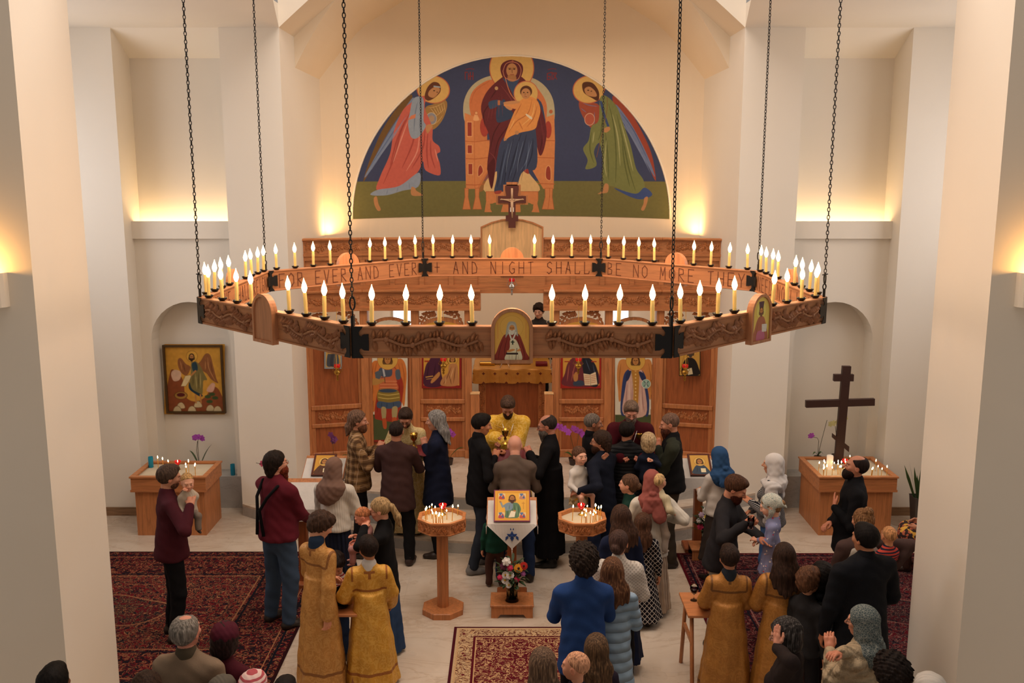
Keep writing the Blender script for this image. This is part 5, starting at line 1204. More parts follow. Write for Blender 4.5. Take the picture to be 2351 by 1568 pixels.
# ---- head: centre at origin, facing +Y, unit = adult metres (height .235)
def head_prims(kid=False, fem=False):
    c = 1.0; jw = .052 if fem else .058
    p = [ell((0, -.014, .026), (.076, .096, .09), .02), ell((0, .028, -.038), (jw, .062, .076), .035), ell((0, .04, -.086), (.03, .036, .028), .03)]
    if kid: p[1] = ell((0, .03, -.03), (.062, .06, .068), .04); p += [ell((s*.036, .062, -.045), (.026, .024, .024), .02) for s in (-1, 1)]
    p += [ell((s*.04, .066, -.018), (.022, .02, .02), .02) for s in (-1, 1)]
    p += [cone((-.036, .082, .026), (.036, .082, .026), .011, .011, .02)]
    p += [ell((s*.031, .098, .004), (.017, .014, .011), .012, '-') for s in (-1, 1)]
    p += [cone((0, .09, .012), (0, .104 if kid else .113, -.022), .008, .0115 if kid else .013, .012), cone((-.013, .096, -.027), (.013, .096, -.027), .009, .009, .008)]
    p += [ell((s*.031, .082, .002), (.0135, .0135, .0135), .003) for s in (-1, 1)]
    p += [ell((0, .088, -.054), (.022, .011, .0055), .004), ell((0, .087, -.065), (.019, .011, .0065), .004), ell((0, .1, -.0595), (.022, .008, .0015), .004, '-')]
    p += [ell((s*.078, -.006, -.006), (.009, .02, .03), .01, '+') for s in (-1, 1)]+[ell((s*.088, .0, -.004), (.006, .009, .016), .006, '-') for s in (-1, 1)]
    p += [cone((0, -.015, -.05), (0, -.02, -.085), .045 if fem or kid else .052, .042 if fem or kid else .048, .03)]
    return p
HEADS = {}
def head_tpl(kind):
    if kind not in HEADS:
        v, f = model(head_prims(kind == 'kid', kind == 'woman'), .0052); x, y, z = v.T
        # colour layers: 0 skin, lips, eye white, iris, brow, blush
        W = np.zeros((len(v), 5)); front = y > .05
        W[:, 0] = np.clip(1.5-np.hypot(x/.02, (z+.0595)/.011)*1.2, 0, 1)*(y > .075)
        for s in (-1, 1):
            e = np.hypot((x-s*.031)/.0145, (z-.003)/.0085); e = np.hypot((x-s*.031)/.0135, (z-.002)/.0058); W[:, 1] = np.maximum(W[:, 1], np.clip((1.1-e)*4, 0, 1)*(y > .075))
            W[:, 2] = np.maximum(W[:, 2], np.clip((1.15-np.hypot((x-s*.031)/.0065, (z-.0025)/.006))*4, 0, 1)*(y > .08))
            W[:, 3] = np.maximum(W[:, 3], np.clip((1.2-np.hypot((x-s*.033)/.02, (z-.0245+abs(x-s*.033)*.12)/.0055))*2, 0, 1)*(y > .07))
            W[:, 4] = np.maximum(W[:, 4], np.clip(1.2-np.hypot((x-s*.042)/.022, (z+.03)/.02), 0, 1)*(y > .03))
        W[:, 4] = np.maximum(W[:, 4], np.clip(1.2-np.hypot(x/.014, (z+.024)/.012), 0, 1)*(y > .1)); W[:, 4] = np.maximum(W[:, 4], (abs(x) > .08)*.8)
        HEADS[kind] = (v, f, W)
    return HEADS[kind]
def head_colors(W, skin, brow, n_extra=0):
    s = np.array(lin(hexf(skin))); br = np.array(lin(hexf(brow))); c = np.tile(s, (len(W), 1))
    for k, (col, a) in enumerate(((s*np.array([.8, .42, .42]), .75), (np.array([.42, .38, .34]), .8), (np.array([.03, .02, .015]), 1.), (br*.8, .75), (s*np.array([1.05, .68, .62]), .45))):
        order = [4, 0, 3, 1, 2][k] if False else k
        w = W[:, k:k+1]*a; c = c*(1-w)+col*w
    return c
# ---- hand: wrist at origin, fingers +Y, palm facing -Z, thumb on +X side (length about .185)
HANDS = {}
def hand_tpl(pose):
    if pose not in HANDS:
        curl = {'relax': (22, 28, 20), 'grip': (62, 70, 40), 'flat': (4, 6, 4), 'fist': (80, 85, 55)}[pose]
        p = [cone((-.016, .02, 0), (-.022, .085, 0), .02, .02, .012, ((0, 0, 1), .62)), cone((.012, .02, 0), (.022, .085, 0), .02, .021, .012, ((0, 0, 1), .62)), cone((0, -.03, 0), (0, .03, 0), .026, .027, .02, ((0, 0, 1), .75))]
        for x, L, s in ((.031, .07, .03), (.0105, .078, .01), (-.0105, .073, -.01), (-.031, .058, -.035)):
            a = V3(x, .09, 0); an = 0; pts = [a]
            for seg, cu in zip((.45, .32, .23), curl): an += cu; a = a+V3(s*.3, math.cos(R(an)), -math.sin(R(an)))*L*seg; pts.append(a)
            for q, (m_, n_) in enumerate(zip(pts[:-1], pts[1:])): p.append(cone(m_, n_, .0098-.0008*q, .0092-.0008*q, .004))
        tc = {'relax': .5, 'flat': .2, 'grip': .85, 'fist': 1.}[pose]
        a = V3(.02, .025, -.004); b_ = V3(.045-.008*tc, .055, -.012-.012*tc); c_ = V3(.052-.02*tc, .088-.006*tc, -.02-.022*tc); d_ = V3(.05-.03*tc, .112-.012*tc, -.022-.028*tc)
        p += [cone(a, b_, .016, .013, .01), cone(b_, c_, .0122, .011, .004), cone(c_, d_, .011, .009, .004)]
        HANDS[pose] = model(p, .0052)
    return HANDS[pose]
def ik(Sh, Wr, l1, l2, pole):
    d = Wr-Sh; L = np.linalg.norm(d); mxl = (l1+l2)*.995
    if L > mxl: Wr = Sh+d/L*mxl; d = Wr-Sh; L = mxl
    L = max(L, abs(l1-l2)+.02); a = (l1*l1-l2*l2+L*L)/(2*L); hgt = math.sqrt(max(l1*l1-a*a, 1e-6)); u = d/(np.linalg.norm(d)+1e-9)
    pv = pole-u*(pole@u); pv = pv/(np.linalg.norm(pv)+1e-9); return Sh+u*a+pv*hgt, Wr
def rotm(axis, deg): return np.array(Matrix.Rotation(R(deg), 3, axis))
def basis(fwd, up):
    y = fwd/(np.linalg.norm(fwd)+1e-9); z = up-y*(up@y); z = z/(np.linalg.norm(z)+1e-9); x = np.cross(y, z); return np.stack([x, y, z], 1)
# ---- cloth materials
CM = {}
def cloth(kind, c, c2=None):
    key = (kind, c, c2)
    if key in CM: return CM[key]
    m = M(kind+'_cloth', .85, 0, .15); v = m.xyz('Object'); cc = hexf(c); dk = tuple(x*.78 for x in cc); x, y, z = m.sep(v)
    base = m.mix(m.noise(v, 5, 3), dk, c); wave = m.noise(m.xyz('Object', (1, 1, .45)), 9, 2)
    if kind == 'plain': m.color(base); m.bump(wave+m.noise(v, 240, 1)*.15, .45, .02)
    elif kind == 'knit':
        r = ((x+y)*95).sin()*.5; m.color(base); m.bump(((x+y)*190).sin()*.12+wave, .5, .015)
    elif kind == 'mesh_knit':
        g = (x*190).sin()*(z*190).sin(); m.color(m.mix((g.gt(.25))*.55, base, '#8d847a')); m.bump(g*.3+wave, .4, .008)
    elif kind == 'plaid':
        u = (x*1.0+y*.6+.03); a = ((u/.09).fr()-.5).abs().gt(.3); b_ = ((z/.09).fr()-.5).abs().gt(.3); n1 = ((u/.09).fr()-.5).abs().lt(.03); n2 = ((z/.09).fr()-.5).abs().lt(.03)
        m.color(m.mix((n1.mx(n2))*.6, m.mix(b_*.6, m.mix(a*.6, c, c2), c2), '#c9a88a')); m.bump(wave, .3, .015)
    elif kind == 'stripes':
        s = (z/.028).fr().lt(.45); m.color(m.mix(s, c, c2)); m.bump(wave, .3, .015)
    elif kind == 'finestripes':
        s = (z/.013).fr().lt(.3); m.color(m.mix(s, c, c2)); m.bump(wave, .3, .015)
    elif kind == 'check':
        u = x+z+y*.4; w_ = x-z+y*.4; s = ((u/.055).fr().lt(.16)).mx((w_/.055).fr().lt(.16)); m.color(m.mix(s, c, c2)); m.bump(wave, .3, .015)
    elif kind == 'quilt':
        q = ((z/.042).fr()-.5).abs(); m.color(m.mix((q.gt(.46))*.3, base, tuple(x_*.5 for x_ in cc))); m.bump(q*q*-2.5+wave*.4, .6, .01); m.b.inputs['Roughness'].default_value = .5
    elif kind == 'puffer':
        q = ((z/.085).fr()-.5).abs(); m.color(m.mix(q.gt(.46)*.35, base, dk)); m.bump(q*q*-6.+wave*.4, 1, .02); m.b.inputs['Roughness'].default_value = .45
    elif kind == 'denim': m.color(m.mix(m.noise(v, 4, 4)*.8, c, tuple(min(1, x_*1.5) for x_ in cc))); m.bump(wave+m.noise(v, 300, 1)*.2, .45, .02)
    elif kind == 'floral': m.color(m.ramp(m.voro(v, 30, 'F1', 'Color'), [(0, c2 or '#b8484a'), (.3, c), (.6, '#d9a648'), (.75, c), (1, '#6a3a52')], 'CONSTANT')); m.bump(wave, .3, .015)
    elif kind == 'dots':
        d = m.voro(v, 26); m.color(m.mix(d.lt(.22), base, m.mix(m.noise(v, 11, 0).gt(.5), c2, '#f0e4e0'))); m.bump(wave, .4, .015)
    elif kind == 'pleat': m.color(m.mix(((x*1.3+y)*70).sin()*.5+.4, c, c2)); m.bump(((x+y)*110).sin()+wave, .6, .012)
    elif kind == 'cable':
        g = ((x+y*.7)*60).sin()+((z*75).sin()*.5); m.color(m.mix(g.gt(.9)*.6, base, dk)); m.bump(g+m.noise(v, 40, 2), .9, .02)
    elif kind == 'lace': d = m.voro(v, 60, 'DISTANCE_TO_EDGE'); m.color(m.mix(d.lt(.06), base, c2)); m.bump(wave, .4, .015)
    elif kind in ('brocade', 'robe'):
        r = m.ramp((m.noise(v, 11, 3, .5, 2.2)-.5).abs(), [(0, '#ffffff'), (.03, '#ffffff'), (.07, '#000000')])
        col = m.mix(r*.4, base, c2); m.b.inputs['Metallic'].default_value = .1; m.b.inputs['Roughness'].default_value = .45
        if kind == 'robe': pass
        m.color(col); m.bump(m.noise(m.xyz('Object', (1, 1, .22)), 11, 2)+r*.06, .55, .03); m._col = col
    CM[key] = m.mat; return m.mat
def robe_mat(c, c2, s, band='#7a4a22', cross=True, zb=(1.12, .22), zc=1.24):
    """server robe: brown braid bands at chest and hem and a cross on the back (object space, s = body scale)"""
    m = M('brocade_robe', .5, .15, .35); v = m.xyz('Object'); x, y, z = m.sep(v); cc = hexf(c)
    r = m.ramp((m.noise(v, 11, 3, .5, 2.2)-.5).abs(), [(0, '#ffffff'), (.03, '#ffffff'), (.07, '#000000')])
    col = m.mix(r*.3, m.mix(m.noise(v, 5, 3), tuple(q*.75 for q in cc), c), c2)
    k = z.near(zb[0]*s, .011).mx((z+(x*3).sin()*.0).near(zb[1]*s, .014)); k = k*(x.abs().lt(.165*s)).mx(z.lt(.5*s))
    k = k.mx((x.abs()-.165*s).abs().lt(.009)*z.gt(1.12*s)*z.lt(1.4*s))
    if cross: k = k.mx((x.abs().lt(.013)*z.near(zc*s, .055)).mx(x.abs().lt(.05)*z.near(zc*s+.008, .012))*y.lt(0.02))
    m.color(m.mix(k*.85, col, band)); m.bump(m.noise(m.xyz('Object', (1, 1, .2)), 9, 2)+r*.03, .6, .04); return m.mat
SKINM = M('skin', .5, 0, .35); SKINM.color(SKINM.attr('Col')); SKINM.b.inputs['Subsurface Weight'].default_value = .0; SKINM = SKINM.mat
HM = {}
def hair_mat(c, c2=None):
    if c not in HM:
        m = M('hair', .6, 0, .12); v = m.xyz('Object', (60, 60, 5)); n = m.noise(v, 1.6, 3); cc = hexf(c)
        hi = hexf(c2) if c2 else tuple(min(1, q*1.3+.015) for q in cc)
        m.color(m.ramp(n, [(.3, tuple(q*.6 for q in cc)), (.52, cc), (.75, hi)])); m.bump(n, .45, .006); HM[c] = m.mat
    return HM[c]
# ---- hair, beards, scarves in head space
def wob(amp, fr, ph=0):
    return lambda X, Y, Zz, D: D+amp*(np.sin(X*fr+ph+np.sin(Zz*fr*.7))*np.sin(Y*fr*1.1+1)*np.sin(Zz*fr*.9+2)+.5*np.sin(X*fr*2.1+Y*fr*1.7+Zz*fr*1.9))
def hair_shape(st, L=.35):
    sk = lambda e, z=.0: ell((0, -.018, .03+z), (.078+e, .098+e, .09+e), .02)
    face = lambda y=.062, z=.035, t=1.0: [cutp((0, y, z), (0, 1, -t), .015)]
    post = None; h = .0075
    if st == 'short': P_ = [sk(.011), ell((0, .035, .095), (.055, .05, .03), .03)]+face(.05, .03, .95); post = wob(.0016, 90)
    elif st == 'crop': P_ = [sk(.004)]+face(.045, .03, .9)
    elif st == 'boy': P_ = [sk(.02), ell((.01, .05, .085), (.07, .055, .04), .03), ell((0, -.08, -.02), (.062, .035, .06), .03)]+face(.06, .028, .85); post = wob(.006, 62)
    elif st == 'curly': P_ = [sk(.036, .008), ell((0, .03, .1), (.08, .075, .045), .03), ell((0, -.07, -.03), (.08, .05, .06), .03)]+face(.05, .012, .8); post = wob(.011, 85)
    elif st == 'swept': P_ = [sk(.017), ell((0, -.06, -.03), (.075, .06, .08), .03), ell((0, -.07, -.09), (.06, .035, .05), .03)]+face(.05, .03, .8); post = wob(.003, 100)
    elif st == 'sides': P_ = [sk(.007)]+face(.02, .02, .75)+[ell((0, .02, .13), (.066, .09, .07), .02, '-')]
    elif st == 'crown': P_ = [sk(.012)]+face(.03, .03, .85)+[ell((0, .02, .145), (.055, .07, .055), .02, '-')]; post = wob(.002, 100)
    elif st == 'baby': P_ = [sk(.002)]+face(.03, .045, 1.3)
    elif st in ('long', 'wavy'):
        P_ = [sk(.014), cone((0, -.06, 0), (0, -.085, -.14), .09, .112, .03, ((0, 1, 0), .6)), cone((0, -.085, -.14), (0, -.12, -L), .115, .1, .03, ((0, 1, 0), .42))]+[ell((s*.07, .0, -.04), (.025, .045, .08), .02) for s in (-1, 1)]+face(.045, .02, .62)
        post = (lambda X, Y, Zz, D: D+.0025*np.sin(X*150+np.sin(Zz*14)*.8)*np.clip(-Zz*12, 0, 1)+.004*np.sin(X*41+Zz*5)*np.clip(-Zz*8, 0, 1)+(.005*np.sin(Zz*48+X*30) if st == 'wavy' else 0)*np.clip(-Zz*6, 0, 1))
    elif st == 'veil':
        P_ = [sk(.014), cone((0, -.06, 0), (0, -.085, -.14), .092, .13, .03, ((0, 1, 0), .6)), cone((0, -.085, -.14), (0, -.13, -L), .135, .165, .03, ((0, 1, 0), .34))]+[ell((s*.075, .0, -.05), (.03, .045, .09), .02) for s in (-1, 1)]+face(.045, .02, .62)
        post = lambda X, Y, Zz, D: D+.003*np.sin(X*130+np.sin(Zz*11)*.8)*np.clip(-Zz*12, 0, 1)+.005*np.sin(X*37+Zz*4)*np.clip(-Zz*8, 0, 1)
    elif st == 'bun': P_ = [sk(.008), ell((0, -.12, -.01), (.04, .038, .04), .01), ell((0, -.06, -.04), (.06, .04, .05), .03)]+face(.055, .03, .75)
    elif st == 'topbun': P_ = [sk(.012), ell((0, -.07, .11), (.052, .05, .045), .01), ell((0, -.06, -.04), (.06, .04, .05), .03)]+face(.055, .03, .75); post = wob(.005, 90)
    elif st == 'pony': P_ = [sk(.009), ell((0, -.115, .01), (.028, .025, .03), .01), cone((0, -.13, .0), (0, -.15, -.12), .03, .036, .02), cone((0, -.15, -.12), (.0, -.13, -L), .036, .01, .02)]+face(.055, .03, .8)
    elif st == 'bob': P_ = [sk(.02), ell((0, -.05, -.06), (.085, .06, .075), .03)]+[ell((s*.075, .01, -.05), (.025, .045, .06), .02) for s in (-1, 1)]+face(.055, .02, .6); post = wob(.003, 80)
    elif st == 'mullet': P_ = [sk(.013), ell((0, -.075, -.06), (.06, .045, .09), .03), cone((0, -.1, -.08), (0, -.1, -.17), .05, .03, .03)]+face(.05, .03, .72); post = wob(.004, 90)
    return model(P_, h, post)
def beard_shape(st):
    if st == 'stubble': P_ = [ell((0, .028, -.052), (.061, .066, .066), .02), ell((0, .1, -.02), (.05, .06, .026), .01, '-'), ell((0, .115, -.06), (.02, .03, .007), .005, '-'), cutp((0, .0, -.03), (0, -1, 1.2), .01)]; post = None
    elif st == 'full': P_ = [ell((0, .036, -.062), (.063, .07, .066), .02), ell((0, .07, -.1), (.042, .042, .045), .03), ell((0, .105, -.015), (.055, .06, .028), .01, '-'), ell((0, .125, -.058), (.02, .03, .006), .005, '-'), cutp((0, .0, -.02), (0, -1, 1.0), .01)]; post = wob(.0025, 120)
    else: P_ = [ell((0, .036, -.06), (.064, .072, .066), .02), cone((0, .07, -.09), (0, .085, -.19 if st == 'long' else -.155), .046, .022, .03), ell((0, .105, -.013), (.055, .06, .028), .01, '-'), ell((0, .13, -.058), (.02, .03, .006), .005, '-'), cutp((0, .0, -.01), (0, -1, 1.0), .01)]; post = wob(.004, 110)
    return model(P_, .0072, post)
def scarf_shape(st):
    fold = lambda X, Y, Zz, D: D+.0028*np.sin(X*75+Zz*60+np.sin(Y*30)*1.5)*np.clip(.12-Zz, 0, .2)*4+.0012*np.sin(X*110-Zz*90)
    if st == 'kerchief': P_ = [ell((0, -.02, .03), (.088, .108, .1), .02), cone((0, -.1, .0), (0, -.15, -.06), .07, .015, .03, ((0, 1, 0), .5)), cone((-.06, .0, -.05), (0, .06, -.13), .03, .02, .03), cone((.06, .0, -.05), (0, .06, -.13), .03, .02, .03), ell((0, .1, -.015), (.062, .075, .09), .01, '-')]
    elif st == 'hat': P_ = [ell((0, -.02, .05), (.098, .115, .09), .02), cutp((0, 0, -.01), (0, .35, -1), .01)]; fold = wob(.003, 60)
    elif st == 'band': P_ = [ell((0, -.018, .03), (.094, .114, .106), .02), ell((0, -.018, .03), (.07, .09, .08), .01, '-'), cutp((0, .045, 0), (0, 1, .15), .006), cutp((0, -.005, 0), (0, -1, -.15), .006)]
    else:
        P_ = [ell((0, -.02, .03), (.092, .112, .103), .02), ell((0, -.035, -.06), (.095, .095, .1), .04), cone((0, -.035, -.11), (0, -.04, -.185), .1, .165, .05, ((0, 1, 0), .75)), ell((0, .115, -.005), (.058, .075, .088), .012, '-')]
        if st == 'tail': P_ += [cone((.03, -.125, -.17), (.06, -.15, -.36), .045, .08, .012, ((0, 1, 0), .28)), cone((-.06, -.125, -.17), (-.07, -.145, -.28), .04, .06, .012, ((0, 1, 0), .28)), ell((-.01, -.13, -.12), (.045, .022, .03), .008)]
        if st == 'drape': P_ += [cone((0, -.05, -.2), (-.04, -.06, -.27), .12, .14, .04, ((0, 1, 0), .75))]
        if st == 'tied': P_ += [cone((0, -.1, -.16), (.1, -.12, -.15), .035, .02, .02), cone((0, -.08, -.17), (.06, -.1, -.36), .04, .05, .03, ((0, 1, 0), .5))]
    return model(P_, .0085, fold)
SHAPES = {}
def shape(fn, *a):
    if (fn, a) not in SHAPES: SHAPES[(fn, a)] = fn(*a)
    return SHAPES[(fn, a)]
SHOE = None
PEOPLE = []
def person(hp, h, yaw, label='', floor=0.0, Y=None, skin='#c98f6e', kind='man', head=(0, 0), hair=('short', '#3a2a1e'), beard=None, top=('plain', '#333'), bottom=('trousers', 'plain', '#1b1a1d'),
           hands=(None, None), pose=('relax', 'relax'), palm=(None, None), fdir=(None, None), lean=0, girth=1.0, hem=.86, shoes='#2a211c', glasses=None, scarf=None, spread=.1, sit=False, sleeve=1.0, collar=None,
           extra=None, group=None, wide=1.0, vest=None, pos=None, legs=True, skirtz=(.97, .12), skirtr=(.155, .27), knees=None, step=0.0, hairL=.35, robe=None, hb=.0, polel=None, roll=0):
    """hp: pixel of the head centre in the photo; height above floor or depth Y fixes the distance"""
    hh = {'man': .247, 'woman': .24, 'kid': .208+.027*min(1, max(0, (h-.8)/.6)), 'baby': .182}[kind]*(h/1.8 if kind in ('man', 'woman') else 1)**.35
    hs = hh/.235; s = (h-1.36*hh)/1.43; w = (s**.85)*girth*(.93 if kind == 'woman' else 1.0)*(1.08 if kind == 'baby' else 1)
    lm = rotm('X', -lean); hip = V3(0, 0, .92*s)
    if sit: hip = V3(0, 0, .50*s)
    T = lambda x, y, z: hip+lm@(V3(x*w, y*w, (z-.92)*s))
    neck = T(0, -.012, 1.45); hy, hpit = head; Rh = rotm('Z', -hy)@rotm('X', -(lean*.6+hpit))@rotm('Y', roll)
    hmid = rotm('X', -(lean+hpit*.4))@V3(0, .025*s, .775*hh); hc = neck+hmid
    yw = rotm('Z', -yaw); hcw = yw@hc
    if pos is not None: root = pos
    elif Y is None: P0 = onz(hp[0], hp[1], floor+hcw[2]); root = (P0.x-hcw[0], P0.y-hcw[1], floor)
    else: P0 = at(hp[0], hp[1], Y); root = tuple(np.array(P0)-hcw)
    r = empty('person', root, -R(yaw), label, 'person', group)
    MH = np.eye(4); MH[:3, :3] = Rh*hs; MH[:3, 3] = hc
    kk = 'kid' if kind in ('kid', 'baby') else kind
    v, f, Wt = head_tpl(kk); hv, hf = xf((v, f), MH); hcol = head_colors(Wt, skin, beard[1] if beard else hair[1] if hair else '#6a4a30')
    # arms
    Sh = [T(-.168, 0, 1.388), T(.168, 0, 1.388)]; l1, l2 = .29*s, .255*s; El, Wr = [], []
    for i, sd in enumerate((-1, 1)):
        t = hands[i]
        if t is not None and len(t) == 4:
            q = np.array(at(t[1], t[2], t[3])) if t[0] == 'w' else np.array(t[1:]); t = (yw.T@(q-np.array(root)))/s
        t = V3(sd*.25*w, .04*s, .80*s)+(V3(0, (hip+lm@V3(0, 0, .48*s))[1], 0) if lean else 0) if t is None else V3(t)*s
        if sit and hands[i] is None: t = V3(sd*.16*w, .3*s, .62*s)
        pole = V3(sd*.55, -.55, -.65) if polel is None else V3(sd*polel[0], polel[1], polel[2])
        e, wr = ik(Sh[i], t, l1, l2, pole); El.append(e); Wr.append(wr)
    hd = []
    for i, sd in enumerate((-1, 1)):
        fd = V3(fdir[i]) if fdir[i] is not None else Wr[i]-El[i]; fd = fd/(np.linalg.norm(fd)+1e-9)
        pn = V3(palm[i]) if palm[i] is not None else V3(-sd, .15, 0) if hands[i] is None else V3(-sd*.5, 0, -.8)
        B = basis(fd, -pn); Mx = np.eye(4); sc_ = s*.98*(1 if kind != 'baby' else 1.05)*(hs/s)**.5
        # x axis must point to the thumb: towards front/up side
        fl = 1.0 if sd < 0 else -1.0
        Mx[:3, :3] = B@np.diag([fl, 1, 1])*sc_; Mx[:3, 3] = Wr[i]; hd.append(xf(hand_tpl(pose[i]), Mx))
    # body core (continuous neck, torso, limbs)
    nk = hc+Rh@(V3(0, -.018, -.07)*hs); nr = (.046 if kind != 'man' else .054)*hs
    body = [cone(nk, neck+lm@V3(0, 0, .0), nr, nr*1.08, .02), cone(neck, T(0, 0, 1.36), nr*1.08, .06*w, .03), cone(T(0, 0, 1.3), T(0, 0, 1.08), .14*w, .12*w, .05, ((0, 1, 0), .62)), cone(T(0, 0, 1.08), T(0, 0, .95), .12*w, .135*w, .05, ((0, 1, 0), .66)), cone(T(-.12, 0, 1.385), T(.12, 0, 1.385), .05*w, .05*w, .05)]
    for i in range(2): body += [cone(Sh[i], El[i], .042*w, .034*w, .02), cone(El[i], Wr[i], .034*w, .022*s, .02)]
    if sit: K = [V3(-.13*w, .42*s, .50*s), V3(.13*w, .42*s, .50*s)]; A = [V3(-.13*w, .42*s, .09*s), V3(.13*w, .42*s, .09*s)]
    else: K = [V3(-spread*w, .025*s+step*.5*s, .50*s), V3(spread*w, .025*s-step*.35*s, .50*s)]; A = [V3(-spread*1.1*w, -.03*s+step*s, .085*s), V3(spread*1.1*w, -.03*s-step*s, .085*s)]
    if knees is not None: K, A = [V3(q)*s for q in knees[:2]], [V3(q)*s for q in knees[2:]]
    Hj = [hip+V3(-.078*w, 0, -.02*s), hip+V3(.078*w, 0, -.02*s)]
    if legs:
        for i in range(2): body += [cone(Hj[i], K[i], .075*w, .05*w, .03), cone(K[i], A[i], .048*w, .034*w, .02)]
    bv = model(body, .017 if h > 1.2 else .014)
    V_, F_ = joinvf([bv, (hv, hf)]+hd); sk = np.array(lin(hexf(skin))); cols = np.concatenate([np.tile(sk, (len(bv[0]), 1)), hcol]+[np.tile(sk*np.array([1.02, .9, .86]), (len(q[0]), 1)) for q in hd])
    link('body', npmesh('body', V_, F_, True, cols), SKINM, r)
    hres = .0115 if (h < 1.3) else .0125
    def garment(name, prims, mat, res=hres, wr=.004, fr=38, lab=None):
        ph = random.uniform(0, 6)
        post = lambda X, Yy, Zz, D: D+wr*(np.sin(Zz*fr+Yy*fr*.8+np.sin(X*fr*.5+ph)*1.5+ph)*np.sin(X*fr*.6+Zz*fr*.4+ph*2))
        vf = model(prims, res, post); o = link(name, npmesh(name, vf[0], vf[1], True), mat, r)
        if lab: tag(o, lab)
        return o
    # lower clothes
    bk = bottom[0]; g = .012
    def trousers(mat, name='trousers', up=1.03, gg=.012):
        pr = [cone(T(0, 0, up-.03), hip+V3(0, 0, -.03*s), .122*w+gg, .13*w+gg, .03, ((0, 1, 0), .74))]
        for i in range(2): pr += [cone(Hj[i], K[i], .08*w+gg*.5, .06*w+gg, .035), cone(K[i], A[i]+V3(0, 0, .0), .058*w+gg, .044*w+gg*1.1, .02)]
        pr += [cutp((0, 0, A[0][2]-.035*s), (0, 0, -1), .01)] if not knees and abs(A[0][2]-A[1][2]) < .01 else []
        return garment(name, pr, mat, wr=.005, fr=30)
    if bk == 'trousers': trousers(cloth(bottom[1], bottom[2], bottom[3] if len(bottom) > 3 else None))
    elif bk == 'leggings': trousers(cloth(bottom[1], bottom[2], None), 'leggings', 1.0, .004)
    elif bk == 'skirt':
        garment('skirt', [skirt((hip[0], hip[1], 0), skirtz[0]*s+(hip[2]-.92*s), skirtz[1]*s+(hip[2]-.92*s), skirtr[0]*w, skirtr[1]*w, .8, bottom[4] if len(bottom) > 4 else 7, .05, 1.0)], cloth(bottom[1], bottom[2], bottom[3] if len(bottom) > 3 else None), wr=.003)
    # top
    tk = top[0]; tm = cloth(*top) if not robe else robe
    def sleeves(gg, k=.025, cuff=.0):
        pr = []
        for i in range(2):
            if sleeve < 1: wend = El[i]+(Wr[i]-El[i])*max(0, sleeve*2-1) if sleeve > .5 else El[i]
            else: wend = Wr[i]-(Wr[i]-El[i])*.03
            pr += [cone(Sh[i], El[i], .046*w*wide+gg*.8, .041*w*wide+gg*.8, k), cone(El[i], wend, .04*w*wide+gg*.8, (.03*s+gg*.8)*(1+cuff), k*.7)]
        return pr
    gg = .012+.006*(girth > 1.05)
    up = [cone(T(s_*.0, -.012, 1.45), T(s_*.15, -.004, 1.40), .048*w, .046*w+gg*.5, .03) for s_ in (-1, 1)]+[cone(T(0, .0, 1.31), T(0, .0, 1.1), .152*w+gg*.6, .137*w+gg*.8, .05, ((0, 1, 0), .66)), cone(T(-.115, -.004, 1.375), T(.115, -.004, 1.375), .058*w+gg*.4, .058*w+gg*.4, .05), cone(T(-.04, -.015, 1.42), T(.04, -.015, 1.42), .055*w, .055*w, .05), cone(T(0, -.012, 1.40), neck+lm@V3(0, .004, .045*s), .078*hs, .066*hs+.003, .03)]
    if kind == 'woman': up += [ell(T(s_*.06, .1, 1.27), V3(.06, .05, .06)*w, .04) for s_ in (-1, 1)]
    if girth > 1.15: up += [ell(T(0, .05, 1.08), V3(.15, .12, .13)*w*.95, .06)]
    if tk == 'phelonion' or robe is not None or bk in ('robe', 'cassock'):
        wz = .04 if bk != 'robe' else .05
        if tk == 'cape': pass
        zb = bottom[1] if isinstance(bottom[1], float) else .05
        fl = skirtr[1] if bk in ('robe', 'cassock') else .3
        pr = up+[skirt((hip[0], hip[1]*.6, 0), 1.16*s, zb*s, .145*w+gg, fl*w, .84, 7, .05, .8, .05)]+sleeves(gg+.008, .03, hb)
        if lean: pr[-7:-6] if False else None
        garment('robe' if bk == 'robe' else 'cassock', pr, tm, wr=.004, fr=22)
    else:
        lo_ = hem
        up += [cone(T(0, 0, 1.12), T(0, 0, min(1.0, lo_+.12)), .137*w+gg*.8, .148*w+gg, .05, ((0, 1, 0), .76)), cone(T(0, 0, 1.0), hip+lm@V3(0, 0, (lo_-.92)*s), .148*w+gg, (.162+max(0, .86-lo_)*.1)*w+gg*1.3, .03, ((0, 1, 0), .82))]
        nrm = lm@V3(0, 0, -1); up += [cutp(hip+lm@V3(0, 0, (lo_-.96)*s), nrm, .008)]
        garment({'quilt': 'jacket', 'puffer': 'jacket'}.get(tk, 'jacket' if hem < .8 else 'shirt'), up+sleeves(gg), tm, wr=.0045)
    if vest:
        vp = [cone(a_['a'], a_['b'], a_['ra']+.008, a_['rb']+.008, a_['k'], a_['flat']) if a_['t'] == 'c' else a_ for a_ in up if a_['t'] in 'cp']
        garment('vest', [q_ for q_ in vp if q_['t'] == 'p' or abs(q_['a']-neck).sum() > .02][:-1]+[vp[-1]]+[ell(Sh[q_], (.05*w, .09*w, .09*w), .01, '-') for q_ in (0, 1)], cloth(*vest))
    if collar: garment('collar', [cone(T(0, -.012, 1.462), neck+lm@V3(0, 0, .055*s), .07*hs+.004, .064*hs+.006, .02)], cloth('plain', collar), .008, .001)
    # head extras
    def headpart(name, vf, mat):
        q = xf(vf, MH); return link(name, npmesh(name, q[0], q[1], True), mat, r)
    if hair and hair[0]: headpart('hair', shape(hair_shape, hair[0], hairL), hair_mat(hair[1], hair[2] if len(hair) > 2 else None))
